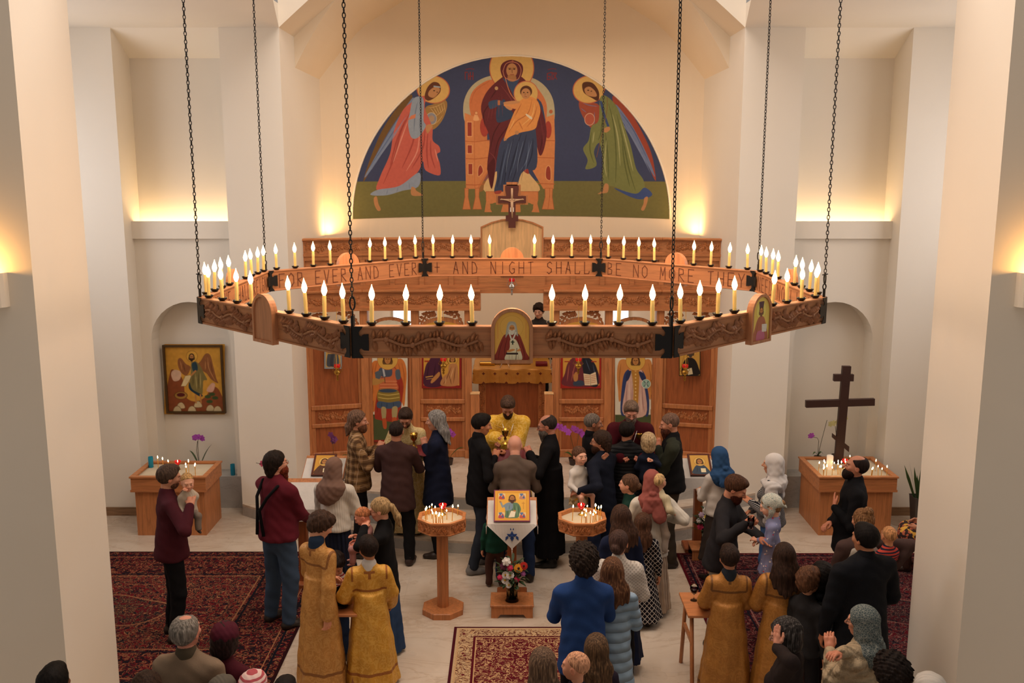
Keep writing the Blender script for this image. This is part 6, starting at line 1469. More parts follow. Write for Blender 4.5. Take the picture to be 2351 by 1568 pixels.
    if beard: headpart('beard', shape(beard_shape, beard[0]), hair_mat(beard[1]))
    if scarf: headpart('hat' if scarf[0] == 'hat' else 'headscarf' if scarf[0] != 'band' else 'headband', shape(scarf_shape, scarf[0]), cloth(*scarf[1:]))
    if glasses:
        m = MB()
        for s_ in (-1, 1):
            ring = [(s_*.032+.021*math.cos(a), .104, .002+.016*math.sin(a)) for a in np.linspace(0, 2*PI, 14)[:-1]]; m.tube(ring, .0016, 5, 0, True); m.tube([(s_*.053, .103, .006), (s_*.082, .0, .008)], .0016, 5)
        m.tube([(-.011, .105, .006), (.011, .105, .006)], .0016, 5); o = m.build('glasses', mat_glass_frame(glasses), r); o.matrix_local = Matrix([list(x) for x in MH])
    if legs and shoes:
        for i in range(2):
            Mx = Matrix.Translation(Vector((A[i][0], A[i][1], A[i][2]-.085*s))) @ Matrix.Rotation(R(8*(1 if i == 0 else -1)), 4, 'Z') @ Matrix.Scale(s if kind != 'baby' else s*.9, 4)
            o = link('shoe', shoe_mesh(shoes), None, r); o.matrix_local = Mx; 
    info = dict(root=r, T=T, Wr=Wr, El=El, Sh=Sh, s=s, w=w, hc=hc, hs=hs, MH=MH, hip=hip, lm=lm, K=K)
    if extra: extra(info)
    PEOPLE.append(info); return info
GF = {}
def mat_glass_frame(c):
    if c not in GF: GF[c] = mat_plain('glasses_frame', c, .3)
    return GF[c]
SM = {}
def shoe_mesh(c):
    if c not in SM:
        vf = model([cone((0, -.035, .04), (0, .07, .04), .046, .044, .03, ((0, 0, 1), .9)), cone((0, .07, .035), (0, .16, .03), .046, .036, .03, ((0, 0, 1), .8)), cone((0, -.01, .06), (0, -.01, .12), .05, .047, .03), cutp((0, 0, .0), (0, 0, -1), .004), cutp((0, 0, .125), (0, 0, 1), .004)], .011)
        me = npmesh('shoe', vf[0], vf[1], True); me.materials.append(mat_plain('shoe_leather', c, .45)); SM[c] = me
    return SM[c]
def worldpt(inf, p): return inf['root'].matrix_basis @ Vector(p)
# ---------------------------------------------------------------- the congregation
RB1 = robe_mat('#cc9048', '#e0b068', 1.13); RB2 = robe_mat('#e2a53c', '#f0c468', .95, '#8a4a22', True, (1.02, .2), 1.2); RB3 = robe_mat('#bb7e38', '#c99048', .94, '#6a4420', True, (1.12, .15), 1.26)
BR1 = cloth('brocade', '#d9bd80', '#efe0b4'); BR2 = cloth('brocade', '#efb835', '#ffe08a'); VEL = cloth('plain', '#4c0f1a')
BLK, NAVY = '#131215', '#171c2b'
def strips(info, paths, rad, color, name):
    m = MB()
    for p in paths: m.tube([Vector(info['T'](*q)) for q in p], rad, 6)
    m.build(name, cloth('plain', color), info['root'])
def suspenders(i):
    strips(i, [[(-.09, .06, 1.46), (-.085, -.06, 1.47), (-.075, -.132, 1.33), (-.055, -.148, 1.2), (-.05, -.165, .97)], [(.11, .05, 1.44), (.1, -.07, 1.45), (.05, -.138, 1.34), (-.03, -.15, 1.2), (.03, -.165, .97)]], .017, '#121114', 'suspenders')
def jewel(i):
    m = MB(); m.tube([Vector(i['T'](-.06, .1, 1.42)), Vector(i['T'](0, .15, 1.2)), Vector(i['T'](.06, .1, 1.42))], .004, 5); m.box(-.012, .012, 0, .01, -.04, .04, 0, Matrix.Translation(Vector(i['T'](0, .15, 1.17)))); m.box(-.03, .03, 0, .01, -.008, .008, 0, Matrix.Translation(Vector(i['T'](0, .15, 1.185)))); m.build('pectoral_cross', SILVER, i['root'])
J = 'trousers'
# --- left side
person((389, 1096), 1.85, 62, label='bearded man in a maroon sweater and black trousers holding a baby, at the left', skin='#c48d72', head=(0, 8), hair=('short', '#4a3a30'), beard=('stubble', '#6a4838'), top=('plain', '#4e1c26'), bottom=(J, 'plain', BLK), hem=.88, hands=(('w', 418, 1150, 9.35), ('w', 436, 1162, 9.1)), girth=1.1)
person((430, 1107), .74, 150, Y=9.2, kind='baby', label='baby in a cream knit held by the man in the maroon sweater', skin='#dca488', head=(0, 12), hair=('baby', '#b08a58'), top=('knit', '#cfc0ac'), bottom=(J, 'plain', '#8a7c70'), sit=True, hands=((.05, .12, 1.25), None))
person((634, 1064), 1.9, 38, label='large man in a dark red shirt with black suspenders and blue jeans', skin='#cf957a', head=(14, -2), hair=('swept', '#211814'), beard=('long', '#6a2e1c'), glasses='#1a1a1a', top=('plain', '#661d2a'), bottom=(J, 'denim', '#303d4e'), girth=1.24, hands=((-.04, .3, 1.02), (.06, .32, 1.0)), extra=suspenders, hem=.94)
person((768, 1075), 1.66, 12, kind='woman', label='woman in a white knit sweater, brown headscarf and long navy skirt, seen from behind', head=(5, 8), hair=None, scarf=('drape', 'plain', '#86685a'), top=('knit', '#e0d8cb'), bottom=('skirt', 'pleat', '#171b2c', '#10131f'), hands=((-.08, .3, 1.15), (.1, .3, 1.15)), girth=1.12, wide=1.25, hem=.95)
person((822, 966), 1.86, 84, label='man with swept-back brown hair and beard in a brown plaid flannel shirt', skin='#bd8468', head=(0, 6), hair=('mullet', '#6a5040'), beard=('full', '#6a4632'), top=('plaid', '#96754f', '#3c2417'), bottom=(J, 'plain', BLK), hands=(('w', 872, 1026, 11.7), ('w', 868, 1030, 11.4)), pose=('grip', 'grip'), girth=1.08)
person((910, 990), 1.8, 4, label='man in a brown blazer and black trousers, seen from behind at the left red cloth', skin='#b57c60', hair=('crop', '#2a201c'), head=(0, 4), top=('plain', '#4a3230'), bottom=(J, 'plain', '#151416'), hem=.74, girth=1.14, hands=((-.12, .36, 1.22), (.12, .36, 1.22)), spread=.11, shoes='#33211b')
person((931, 960), 1.72, 180, floor=.166, label='clergyman with glasses in cream and gold brocade vestments, leaning forward at the left', skin='#b57c62', head=(0, 22), lean=14, hair=('short', '#33241c'), beard=('stubble', '#4a3226'), glasses='#111111', robe=BR1, bottom=('cassock', .05), hands=((-.1, .38, 1.15), (.16, .36, 1.2)), pose=('grip', 'grip'), hb=.9, wide=1.35, skirtr=(.155, .3))
person((1000, 966), 1.86, -82, label='person with very long wavy grey hair in a navy cardigan and black trousers', skin='#c08a70', head=(0, 6), hair=('wavy', '#7e7a76', '#b5b1ac'), hairL=.5, top=('plain', '#191f36'), bottom=(J, 'plain', '#131215'), hem=.68, hands=(('w', 976, 1024, 11.4), ('w', 978, 1022, 11.7)), pose=('grip', 'grip'), girth=1.12, shoes='#2c211c')
person((1106, 975), 1.93, 66, label='dark-haired man in a black jacket and dark jeans with grey sneakers', skin='#b57a58', head=(12, 12), hair=('short', '#171210'), top=('plain', BLK), bottom=(J, 'denim', '#20242b'), hem=.8, hands=(('w', 1140, 1042, 11.2), ('w', 1136, 1050, 10.9)), pose=('grip', 'grip'), shoes='#77736f', step=.1, girth=1.03, collar=BLK)
person((1182, 1024), 1.74, -2, label='bald man in a taupe sweater and blue jeans bowing at the central red cloth', skin='#d39880', head=(0, 22), lean=9, hair=None, top=('plain', '#6a5a4f'), bottom=(J, 'denim', '#1d2a44'), hands=((-.12, .34, 1.15), (.12, .34, 1.15)), girth=1.12, spread=.14)
person((1136, 1170), 1.04, -5, kind='kid', label='small boy in a green sweater and brown trousers half hidden behind the icon stand', skin='#cf9474', hair=('boy', '#4a3424'), top=('plain', '#1c4a3a'), bottom=(J, 'plain', '#4e332a'), girth=1.05, spread=.11, shoes='#4a3326')
person((1166, 933), 1.84, 180, floor=.166, label='priest in bright yellow-gold vestments looking down at his chalice, centre', skin='#b3775c', head=(0, 34), lean=8, hair=('short', '#4a362a'), beard=('full', '#3a2a20'), robe=BR2, bottom=('cassock', .05), hands=((.05, .36, 1.2), (.14, .32, 1.25)), pose=('grip', 'grip'), hb=1.0, wide=1.5, skirtr=(.17, .32), girth=1.08, extra=jewel)
person((1256, 977), 1.88, -82, label='tall man with glasses and long grey beard in a black cassock', skin='#b57a62', head=(0, 14), hair=('sides', '#332a26'), beard=('long', '#5e5853'), glasses='#15151a', robe=cloth('plain', '#100f12'), bottom=('cassock', .14), hands=(('w', 1216, 1042, 10.95), ('w', 1214, 1050, 11.3)), pose=('grip', 'grip'), girth=1.1, skirtr=(.15, .2), shoes='#0d0c0d', spread=.09)
person((1362, 972), 1.79, 76, label='man with short grey hair in a black top, behind the curly-haired man', skin='#a87458', head=(8, 6), hair=('crop', '#6d6259'), top=('plain', BLK), bottom=(J, 'plain', BLK), collar=BLK, hands=((-.08, .34, 1.15), (.1, .34, 1.15)))
person((1379, 1014), 1.76, -52, label='man with curly dark hair, glasses and beard in navy carrying a little girl', skin='#b37c60', head=(-22, 6), hair=('swept', '#33241c'), beard=('full', '#3e281e'), glasses='#1a1a1c', top=('plain', NAVY), bottom=(J, 'denim', '#1a2238'), girth=1.2, hands=(('w', 1330, 1128, 10.6), ('w', 1345, 1125, 10.9)), hem=.85)
person((1331, 1047), 1.0, 158, Y=10.75, kind='kid', label='little girl in a white top hugging the curly-haired man in navy', skin='#dca68c', head=(-6, -2), hair=('bun', '#5a3e2e'), top=('plain', '#efe9e2'), bottom=('skirt', 'floral', '#c9b38f', '#8e7650'), sit=True, skirtz=(1.0, .62), skirtr=(.15, .24), legs=True, hands=(('w', 1384, 1054, 10.75), None), pose=('flat', 'relax'), shoes=None, hem=.95, fdir=(None, None))
person((1449, 945), 1.84, 182, floor=.166, label='grey-bearded priest in dark maroon velvet vestments, right of centre', skin='#c0826c', head=(0, 20), lean=5, hair=('short', '#6a5648'), beard=('long', '#6a5c52'), glasses='#a08a70', robe=VEL, bottom=('cassock', .05), hands=((-.1, .34, 1.15), (.12, .34, 1.15)), pose=('grip', 'grip'), hb=.8, wide=1.45, skirtr=(.17, .33), girth=1.12, extra=jewel)
person((1440, 990), 1.8, 6, label='man in a black quilted jacket with thinning hair, seen from behind at the right', skin='#b3785c', head=(20, 6), hair=('crown', '#1c1512'), top=('quilt', '#15161a'), bottom=(J, 'plain', '#46402f'), girth=1.18, hem=.84, hands=(('w', 1405, 1070, 11.4), ('w', 1475, 1090, 11.3)), wide=1.2)
person((1488, 1015), .95, -10, Y=10.95, kind='kid', label='child with flyaway blond hair carried by the man in the quilted jacket', skin='#dca68c', hair=('bob', '#b59a74', '#d8c4a0'), top=('plain', '#1a2133'), bottom=(J, 'plain', '#1a2133'), sit=True, hands=(None, ('w', 1498, 1058, 10.8)), pose=('relax', 'fist'))
person((1537, 973), 1.9, -84, label='bearded man with cropped hair in an olive shirt and black vest', skin='#bd8266', head=(0, 14), hair=('crop', '#6e5446'), beard=('long', '#4e2c22'), top=('plain', '#35382c'), vest=('plain', '#131315'), bottom=(J, 'plain', '#42392f'), girth=1.14, hands=(('w', 1512, 1028, 11.1), ('w', 1514, 1026, 11.4)), pose=('grip', 'grip'), hem=.92, wide=1.15)
person((1443, 1112), 1.38, -70, kind='kid', label='girl with pulled-back brown hair in a dark green dress, in profile', skin='#d89c80', hair=('bun', '#5c4232'), top=('plain', '#193a30'), bottom=('skirt', 'plain', '#193a30'))
person((1496, 1104), 1.62, -12, kind='woman', label='woman in a dusty pink headscarf and white cardigan carrying a toddler', head=(10, 8), hair=None, scarf=('tail', 'plain', '#a05a52'), top=('knit', '#e2dbce'), bottom=('skirt', 'pleat', '#bfa994', '#8d7867', 12), girth=1.15, wide=1.2, hem=.78, hands=((-.1, .3, 1.1), ('w', 1535, 1190, 9.9)), skirtz=(.97, .07), skirtr=(.16, .24))
person((1514, 1106), .86, 40, Y=9.75, kind='baby', label='blond toddler in a cream cardigan on the hip of the pink-scarfed woman', skin='#d8a184', hair=('baby', '#c2a070'), top=('knit', '#d9cba8'), bottom=(J, 'plain', '#c2b2a4'), knees=((.06, .08, .45), (.2, .05, .45), (.06, .0, .05), (.2, .0, .05)), hands=((.0, .15, 1.1), ('w', 1546, 1178, 9.7)), shoes='#c2b2a4', wide=1.3)
person((1650, 1049), 1.62, -28, kind='woman', label='woman in a blue headscarf, white top and long dark brown skirt with boots', head=(0, 8), hair=None, scarf=('tail', 'plain', '#31547f'), top=('plain', '#ddd4cb'), bottom=('skirt', 'plain', '#3b322e'), hands=((-.06, .3, 1.12), (.1, .3, 1.12)), hem=.94, skirtz=(.97, .3), skirtr=(.15, .24), shoes='#1c1614', girth=1.05)
person((1774, 1066), 1.66, -62, kind='woman', label='woman in a white shawl and headscarf with a black striped top and jeans', head=(0, 2), hair=None, scarf=('tied', 'plain', '#e8e2de'), top=('finestripes', '#1b1b21', '#b9b5b2'), bottom=(J, 'denim', '#31486b'), girth=1.2, hands=((-.03, .24, 1.14), (.08, .26, 1.0)), pose=('flat', 'relax'), hem=.95)
person((1689, 1121), 1.82, 118, label='bearded man in a charcoal sweater holding a glass to a toddler', skin='#c08468', head=(-6, 26), hair=('short', '#452c1e'), beard=('full', '#431f15'), top=('plain', '#29272a'), bottom=(J, 'plain', '#a39684'), girth=1.1, hands=(('w', 1748, 1235, 8.75), ('w', 1712, 1203, 8.65)), pose=('flat', 'grip'), hem=.85, lean=6, palm=(None, (.7, .5, 0)))
person((1768, 1161), 1.0, -75, Y=8.75, kind='kid', label='toddler girl in a lavender dotted dress and white kerchief', skin='#dfa98e', head=(0, 22), hair=('bun', '#8a6848'), scarf=('kerchief', 'lace', '#e2e2d4', '#8a9a96'), top=('dots', '#9296bd', '#b83a4c'), bottom=('skirt', 'dots', '#9296bd', '#b83a4c', 9), skirtz=(1.05, .42), skirtr=(.15, .27), shoes='#8d7f72', hands=((-.1, .25, 1.1), (.05, .22, 1.05)), wide=1.25, knees=((-.08, .12, .42), (.08, .1, .42), (-.08, .1, .1), (.08, .08, .1)))
person((1965, 1072), 1.84, -78, label='balding bearded man in a black jacket with a hand on his chest', skin='#bd8064', head=(0, -10), hair=('sides', '#241b18'), beard=('full', '#241815'), top=('plain', '#101014'), bottom=(J, 'plain', '#0f0f12'), girth=1.24, hands=((-.12, .19, 1.24), (.02, .2, 1.04)), pose=('flat', 'relax'), fdir=((.8, .0, .6), None), palm=((0, -1, 0), None), collar=BLK, hem=.8)
i = PEOPLE[[q['root'].get('label', '').startswith('woman in a white shawl') for q in PEOPLE].index(True)]
vf = model([cone(i['T'](-.17, -.02, 1.42), i['T'](-.19, -.04, 1.12), .07, .085, .03), cone(i['T'](-.15, .02, 1.44), i['T'](.12, .1, 1.38), .06, .06, .03, ((0, 0, 1), .6)), cone(i['T'](-.15, -.06, 1.43), i['T'](.14, -.08, 1.4), .06, .05, .03, ((0, 0, 1), .6)), cone(i['T'](-.19, -.04, 1.12), i['T'](-.15, .03, .98), .08, .03, .03)], .0125, wob(.006, 40)); link('shawl', npmesh('shawl', vf[0], vf[1], True), cloth('plain', '#e8e2de'), i['root'])
# --- robed servers
person((737, 1207), 1.72, 34, label='tall boy with tousled brown hair in a long gold server robe, at the left', skin='#d39a7c', head=(20, 30), hair=('boy', '#3c2a20'), robe=RB1, bottom=('robe', .05), collar='#24364e', hands=((-.16, .3, 1.0), ('w', 752, 1442, 8.0)), hb=.5, wide=1.35, skirtr=(.16, .3), girth=.86)
person((846, 1260), 1.46, -10, kind='kid', label='boy in a bright yellow satin robe with a brown cross on the back', skin='#b57c58', head=(-14, 6), hair=('short', '#211713'), robe=RB2, bottom=('robe', .05), collar='#d8d4ce', hands=((-.26, .2, 1.0), (.24, .22, .92)), hb=.8, wide=1.5, skirtr=(.17, .31), girth=.98)
person((1674, 1281), 1.46, 4, kind='kid', label='short-haired boy in a gold brocade robe beside the small wooden table', skin='#b98060', head=(-5, 6), hair=('short', '#2b1e18'), robe=RB3, bottom=('robe', .05), collar='#2a3038', hands=((-.2, .3, 1.0), (.16, .3, 1.0)), hb=.8, wide=1.45, skirtr=(.17, .3), girth=.98)
person((1800, 1277), 1.52, 4, kind='kid', label='girl with long dark hair in a gold brocade robe', skin='#b98060', head=(0, 4), hair=('veil', '#33231b'), hairL=.42, robe=RB3, bottom=('robe', .05), hands=((-.2, .28, 1.0), (.18, .28, 1.0)), hb=.8, wide=1.45, skirtr=(.17, .3), girth=1.0)
# --- left foreground
person((771, 1296), 1.12, 178, kind='kid', label='small dark-haired boy in a red and white striped top behind the drinks table', skin='#cf9474', head=(-8, 30), hair=('boy', '#1f1613'), top=('stripes', '#dccfca', '#9c3c46'), bottom=(J, 'denim', '#202e48'), hands=((-.08, .22, 1.1), (.1, .24, 1.1)), girth=1.0)
person((872, 1170), 1.6, -86, kind='woman', label='blond woman with ponytail and glasses in a black cardigan holding a baby', skin='#dba287', head=(0, 16), hair=('pony', '#a5875e', '#c8aa7c'), glasses='#33211c', top=('plain', '#121214'), bottom=('skirt', 'denim', '#22334d'), hem=.72, hands=(('w', 836, 1212, 8.85), ('w', 828, 1235, 9.1)), pose=('fist', 'relax'), skirtz=(.97, .04), skirtr=(.155, .26), girth=1.08, shoes='#1c1614')
person((832, 1186), .72, -100, Y=8.95, kind='baby', label='sleeping baby in a pink sleepsuit held by the blond woman', skin='#d98f74', head=(0, 30), hair=('baby', '#b0704a'), top=('plain', '#cf9590'), bottom=(J, 'plain', '#cf9590'), sit=True, shoes='#cf9590', wide=1.25)
# --- right foreground crowd
person((1425, 1188), 1.66, -8, kind='woman', label='woman with very long brown hair and a navy coat, behind the woman with a bun', head=(0, 4), hair=('veil', '#3f2b21'), hairL=.5, top=('plain', '#1b2440'), bottom=('skirt', 'plain', '#1b2440'), hem=.6)
person((1477, 1203), 1.24, 8, kind='kid', label='girl with brown hair in a black and white diamond-patterned dress', head=(14, 4), hair=('long', '#4c3325'), hairL=.3, top=('check', '#13131b', '#bdb6ae'), bottom=('skirt', 'check', '#13131b', '#bdb6ae'), skirtz=(1.0, .12), skirtr=(.16, .3), hem=.95, wide=1.2, girth=1.05)
person((1421, 1246), 1.64, 8, kind='woman', label='woman with a low bun in a white openwork knit top and black trousers', head=(14, 0), hair=('bun', '#43302a'), top=('mesh_knit', '#e4dcd2'), bottom=(J, 'plain', BLK), wide=1.35, girth=1.06, hem=.9, hands=((-.1, .3, 1.1), (.12, .3, 1.1)))
person((1340, 1291), 1.8, -2, label='man with curly dark hair in a bright blue shirt, seen from behind', skin='#a0684c', head=(-4, 2), hair=('curly', '#241b17', '#4a3d33'), top=('plain', '#284884'), bottom=(J, 'plain', '#14151c'), girth=1.06, hem=.78, hands=((-.1, .36, 1.15), (.1, .36, 1.15)), collar='#284884')
person((1406, 1312), 1.62, 6, kind='woman', label='woman with waist-length brown hair in a pale blue puffer coat', head=(0, 2), hair=('veil', '#5a3b29', '#8d6648'), hairL=.72, top=('puffer', '#9db9d2'), bottom=(J, 'plain', '#b39a8e'), hem=.5, girth=1.1, hands=((-.1, .3, 1.1), (.1, .3, 1.1)))
person((1369, 1490), 1.34, 2, kind='kid', label='girl with wavy light brown hair at the bottom edge, before the blue-shirted man', hair=('wavy', '#54402f', '#8a6a4c'), hairL=.42, top=('plain', '#2a2230'), bottom=('skirt', 'plain', '#2a2230'))
person((1321, 1530), .92, -66, Y=6.2, kind='kid', label='bald baby in a navy top seen in profile at the bottom edge', skin='#d99a7c', hair=('baby', '#c99474'), top=('plain', '#161c30'), bottom=(J, 'plain', '#161c30'), sit=True)
person((1246, 1527), 1.64, 0, kind='woman', label='woman with smooth light brown hair at the bottom edge near the patterned runner', hair=('long', '#5e493a', '#8f745c'), hairL=.4, top=('plain', '#4a4038'), bottom=('skirt', 'plain', '#2a2420'))
person((1986, 1237), 1.87, -18, label='large man with slick black hair in a black jacket, back turned at the right', skin='#b07858', head=(-10, 2), hair=('short', '#130f0e'), top=('plain', '#14161c'), bottom=(J, 'plain', '#14141a'), girth=1.28, hem=.7, hands=((-.27, .1, .85), (.26, .22, .95)), collar='#14161c', wide=1.1)
person((1980, 1197), 1.66, -6, kind='woman', label='woman with a messy bun in a white vest over brown sleeves holding a baby', head=(-16, 4), hair=('topbun', '#7a5638', '#a8825a'), top=('plain', '#54403c'), vest=('plain', '#e6dfd4'), bottom=('skirt', 'plain', '#2c2426'), girth=1.15, hands=((-.1, .3, 1.05), ('w', 2055, 1300, 8.4)), wide=1.15)
person((2040, 1230), .8, -20, Y=8.35, kind='baby', label='bald baby in a red and navy striped top held beside the large man', skin='#d8956c', head=(10, 0), hair=('baby', '#c08a5c'), top=('stripes', '#c24a3e', '#20263a'), bottom=(J, 'plain', '#20263a'), sit=True, wide=1.2)
person((1886, 1322), 1.42, -10, kind='kid', label='child with dark hair and a black puffy jacket between the robed girl and large man', hair=('bob', '#130f0e'), top=('puffer', '#15161a'), bottom=(J, 'plain', '#4a2a22'), hem=.8)
person((1858, 1334), 1.4, 55, kind='kid', label='child with brown hair half hidden behind the robed girl', hair=('boy', '#5a3c2a'), top=('plain', '#2b2a2c'), bottom=(J, 'plain', '#1c1b1e'))
person((1803, 1458), 1.62, -58, kind='woman', label='grey-haired woman with headband and glasses resting her hand on her cheek', skin='#cf9880', head=(-8, 16), hair=('bob', '#2f2b2a', '#6e6a68'), scarf=('band', 'plain', '#5c2f26'), glasses='#3a2a22', top=('plain', '#2a2120'), bottom=('skirt', 'plain', '#1d1918'), hands=(('w', 1784, 1486, 6.26), (.1, .16, .9)), pose=('flat', 'relax'), fdir=((.25, .15, 1), None), palm=((.6, -.5, 0), None), girth=1.15)
person((1979, 1427), 1.64, -52, kind='woman', label='woman in a grey patterned headscarf and cream cable-knit sweater, bottom right', skin='#c78a6e', head=(-6, 4), hair=None, scarf=('tail', 'lace', '#556264', '#8d9089'), glasses='#2a2a2a', top=('cable', '#cdb695'), bottom=('skirt', 'plain', '#7a2a22'), hands=(('w', 1905, 1492, 6.6), ('w', 1925, 1500, 6.3)), pose=('relax', 'relax'), girth=1.2, wide=1.35)
person((428, 1452), 1.76, 6, label='balding grey-haired man in a tan blazer, back turned at the lower left', skin='#cf8e78', head=(10, -4), hair=('crown', '#7d766e', '#aaa49c'), top=('plain', '#96806a'), bottom=(J, 'plain', '#3a322c'), collar='#5a5040', girth=1.12, hem=.72)
person((516, 1467), 1.62, 26, kind='woman', label='woman in a maroon cap and dark red sweater at the lower left', skin='#d3a188', head=(-22, 4), hair=('bob', '#2c1e1e'), scarf=('hat', 'plain', '#561c2c'), top=('plain', '#4e1522'), bottom=('skirt', 'plain', '#2a1a1c'), girth=1.2, roll=8)
person((125, 1570), 1.7, 5, label='person with short black hair at the bottom left corner, before the pier', skin='#7a4e38', hair=('short', '#14100e'), top=('plain', '#1b1a1c'), bottom=(J, 'plain', '#1b1a1c'))
person((338, 1585), 1.62, 0, kind='woman', label='person with brown hair below the tan blazer at the bottom edge', hair=('bob', '#35251c'), top=('plain', '#2c2524'), bottom=('skirt', 'plain', '#2c2524'))
person((583, 1580), 1.5, 5, kind='woman', label='person in a pink and red striped knit hat at the bottom edge', hair=None, scarf=('hat', 'stripes', '#dfc0bb', '#b0525a'), top=('plain', '#6a4a48'), bottom=('skirt', 'plain', '#3a2a2a'))
person((512, 1592), 1.48, 5, kind='woman', label='person in a grey-green knit cap at the bottom edge', hair=None, scarf=('hat', 'knit', '#6a645a'), top=('plain', '#4a443e'), bottom=('skirt', 'plain', '#3a2a2a'))
person((655, 1598), 1.5, 5, kind='kid', label='person with black hair at the bottom edge under the tall robed boy', hair=('short', '#14100f'), top=('plain', '#1b1a1c'), bottom=(J, 'plain', '#1b1a1c'))
person((2046, 1550), 1.6, -10, label='person with dark tousled hair and black coat in the bottom right corner', skin='#a87458', hair=('curly', '#1d1512'), top=('plain', '#121216'), bottom=(J, 'plain', '#121216'), girth=1.1)
person((2132, 1588), 1.6, -10, kind='woman', label='person in a white knit cap at the bottom right edge', hair=None, scarf=('hat', 'knit', '#d8d2ca'), top=('plain', '#8a8078'), bottom=('skirt', 'plain', '#4a4440'))
# --- far figures
person((1237, 714), 1.9, 186, Y=16.7, label='young man with dark hair standing far behind the altar', skin='#d3a48c', head=(10, 12), hair=('boy', '#2a1e1a'), top=('plain', '#3a3432'), bottom=(J, 'plain', '#1c1b1e'))
SEATED = person((2140, 1120), 1.66, -66, pos=(5.15, 10.85, 0), kind='woman', label='seated woman in a floral skirt and brown boots, mostly hidden by the right pier', skin='#c99478', hair=('bob', '#4a3426'), top=('plain', '#5a3a34'), bottom=(J, 'plain', '#8a6a5a'), sit=True, shoes='#33211b')
i = SEATED; s_ = i['s']; m_ = cloth('floral', '#3a2c2c', '#c06a50')
vf = model([cone(i['hip']+V3(sd*.08, 0, 0), V3(sd*.13, .44, .5)*s_, .1, .085, .05) for sd in (-1, 1)]+[cone(V3(-.12, .42, .5)*s_, V3(.12, .42, .5)*s_, .08, .08, .05), cone(V3(-.1, .44, .48)*s_, V3(-.1, .46, .36)*s_, .09, .1, .05), cone(V3(.1, .44, .48)*s_, V3(.1, .46, .36)*s_, .09, .1, .05)], .013); link('skirt', npmesh('skirt', vf[0], vf[1], True), m_, i['root'])
vf = model([cone(V3(sd*.13, .42, .3)*s_, V3(sd*.13, .41, .08)*s_, .062, .052, .02) for sd in (-1, 1)], .012); link('boots', npmesh('boots', vf[0], vf[1], True), mat_plain('brown_leather', '#3c2620', .5), i['root'])
ch_ = empty('chair', (5.15, 10.85, 0), R(66), 'wooden chair under the seated woman by the right pier', 'chair')
MB().box(-.22, .22, -.22, .22, .36, .4, 0, None, .01).build('seat', OAKD, ch_)
for a in (-1, 1):
    for b in (-1, 1): MB().box(a*.2-.02, a*.2+.02, b*.2-.02, b*.2+.02, 0, .36).build('leg', OAKD, ch_)
MB().box(-.22, .22, -.24, -.2, .4, .85, 0, None, .01).build('backrest', OAKD, ch_)
# ---------------------------------------------------------------- rugs
def rug(name, x0, x1, y0, y1, label, field, dark, gold, border, edge, bw=.45, pale=False, med=True):
    m = M(name+'_pile', .95, 0, .1); v = m.xyz('Object'); x, y, z = m.sep(v); W, H = (x1-x0)/2, (y1-y0)/2
    dx = (x.abs()*-1)+W; dy = (y.abs()*-1)+H; d = dx.mn(dy)                       # distance to the rug edge
    xs = m.comb(x.abs(), y.abs(), 0.0)
    v1 = m.voro(xs, 9); n1 = m.noise(xs, 15 if not pale else 11, 3, .55, 1.4); n2 = m.noise(xs, 30, 2, .5, 1.0)
    flo = m.ramp(n1, [(.0, field), (.43, field), (.445, gold), (.475, gold), (.49, dark), (.56, dark), (.575, field), (.64, field), (.655, gold), (.69, gold), (.7, field)], 'CONSTANT')
    flo = m.mix(v1.lt(.16), flo, gold); flo = m.mix(v1.lt(.09), flo, dark); flo = m.mix(n2.gt(.6)*.55, flo, dark if not pale else gold)
    if med:
        r = ((x/(W*.82)).pw(2)+(y/(H*.62)).pw(2)).sqrt(); wv = ((x*6).sin()*(y*5).sin())*.06; r = r+wv
        f2 = m.ramp(n1, [(.0, dark), (.42, dark), (.44, gold), (.47, dark), (.52, field), (.6, dark), (.64, gold), (.66, dark)], 'CONSTANT'); f2 = m.mix(v1.lt(.13), f2, gold)
        flo = m.mix(r.gt(1.0), flo, f2); flo = m.mix(r.lt(.33), flo, f2); flo = m.mix(r.near(.33, .008), flo, gold)
    bd = m.ramp(n1, [(.0, border), (.4, border), (.42, gold), (.46, field if not pale else '#6a3a30'), (.52, border), (.6, border), (.62, dark if not pale else '#8a5a40'), (.67, border)], 'CONSTANT')
    bd = m.mix(v1.lt(.15), bd, field)
    c = m.mix(d.lt(bw), flo, bd)
    for q, w_, cc in ((bw, .007, gold), (bw*.93, .012, dark), (bw*.24, .006, gold), (bw*.16, .012, dark if not pale else border), (.0, .03, edge)): c = m.mix(d.near(q, w_), c, cc)
    m.color(m.mix(m.noise(v, 40, 2)*.25, c, '#1a0c0a')); m.bump(m.noise(v, 260, 1), .4, .004)
    mb = MB(); mb.box(-W, W, -H, H, 0, .012, 0, None, .003); o = mb.build(name, m.mat, None, ((x0+x1)/2, (y0+y1)/2, .001)); tag(o, label, 'rug'); return o
rug('persian_rug', -6.4, -2.25, 8.22, 11.5, 'large dark red and navy patterned rug on the floor at the left', '#69161e', '#12141e', '#a06e4c', '#241419', '#2a0c10', .75)
rug('persian_rug', 2.07, 6.4, 8.22, 11.45, 'large dark red patterned rug on the floor at the right', '#5c121e', '#141320', '#8a6058', '#2c1318', '#520b16', .55)
rug('runner_rug', -.61, .78, 5.4, 9.46, 'cream-bordered maroon runner rug in the centre aisle at the bottom', '#661824', '#5a1420', '#cba477', '#c9ab84', '#4c1420', .24, True, False)
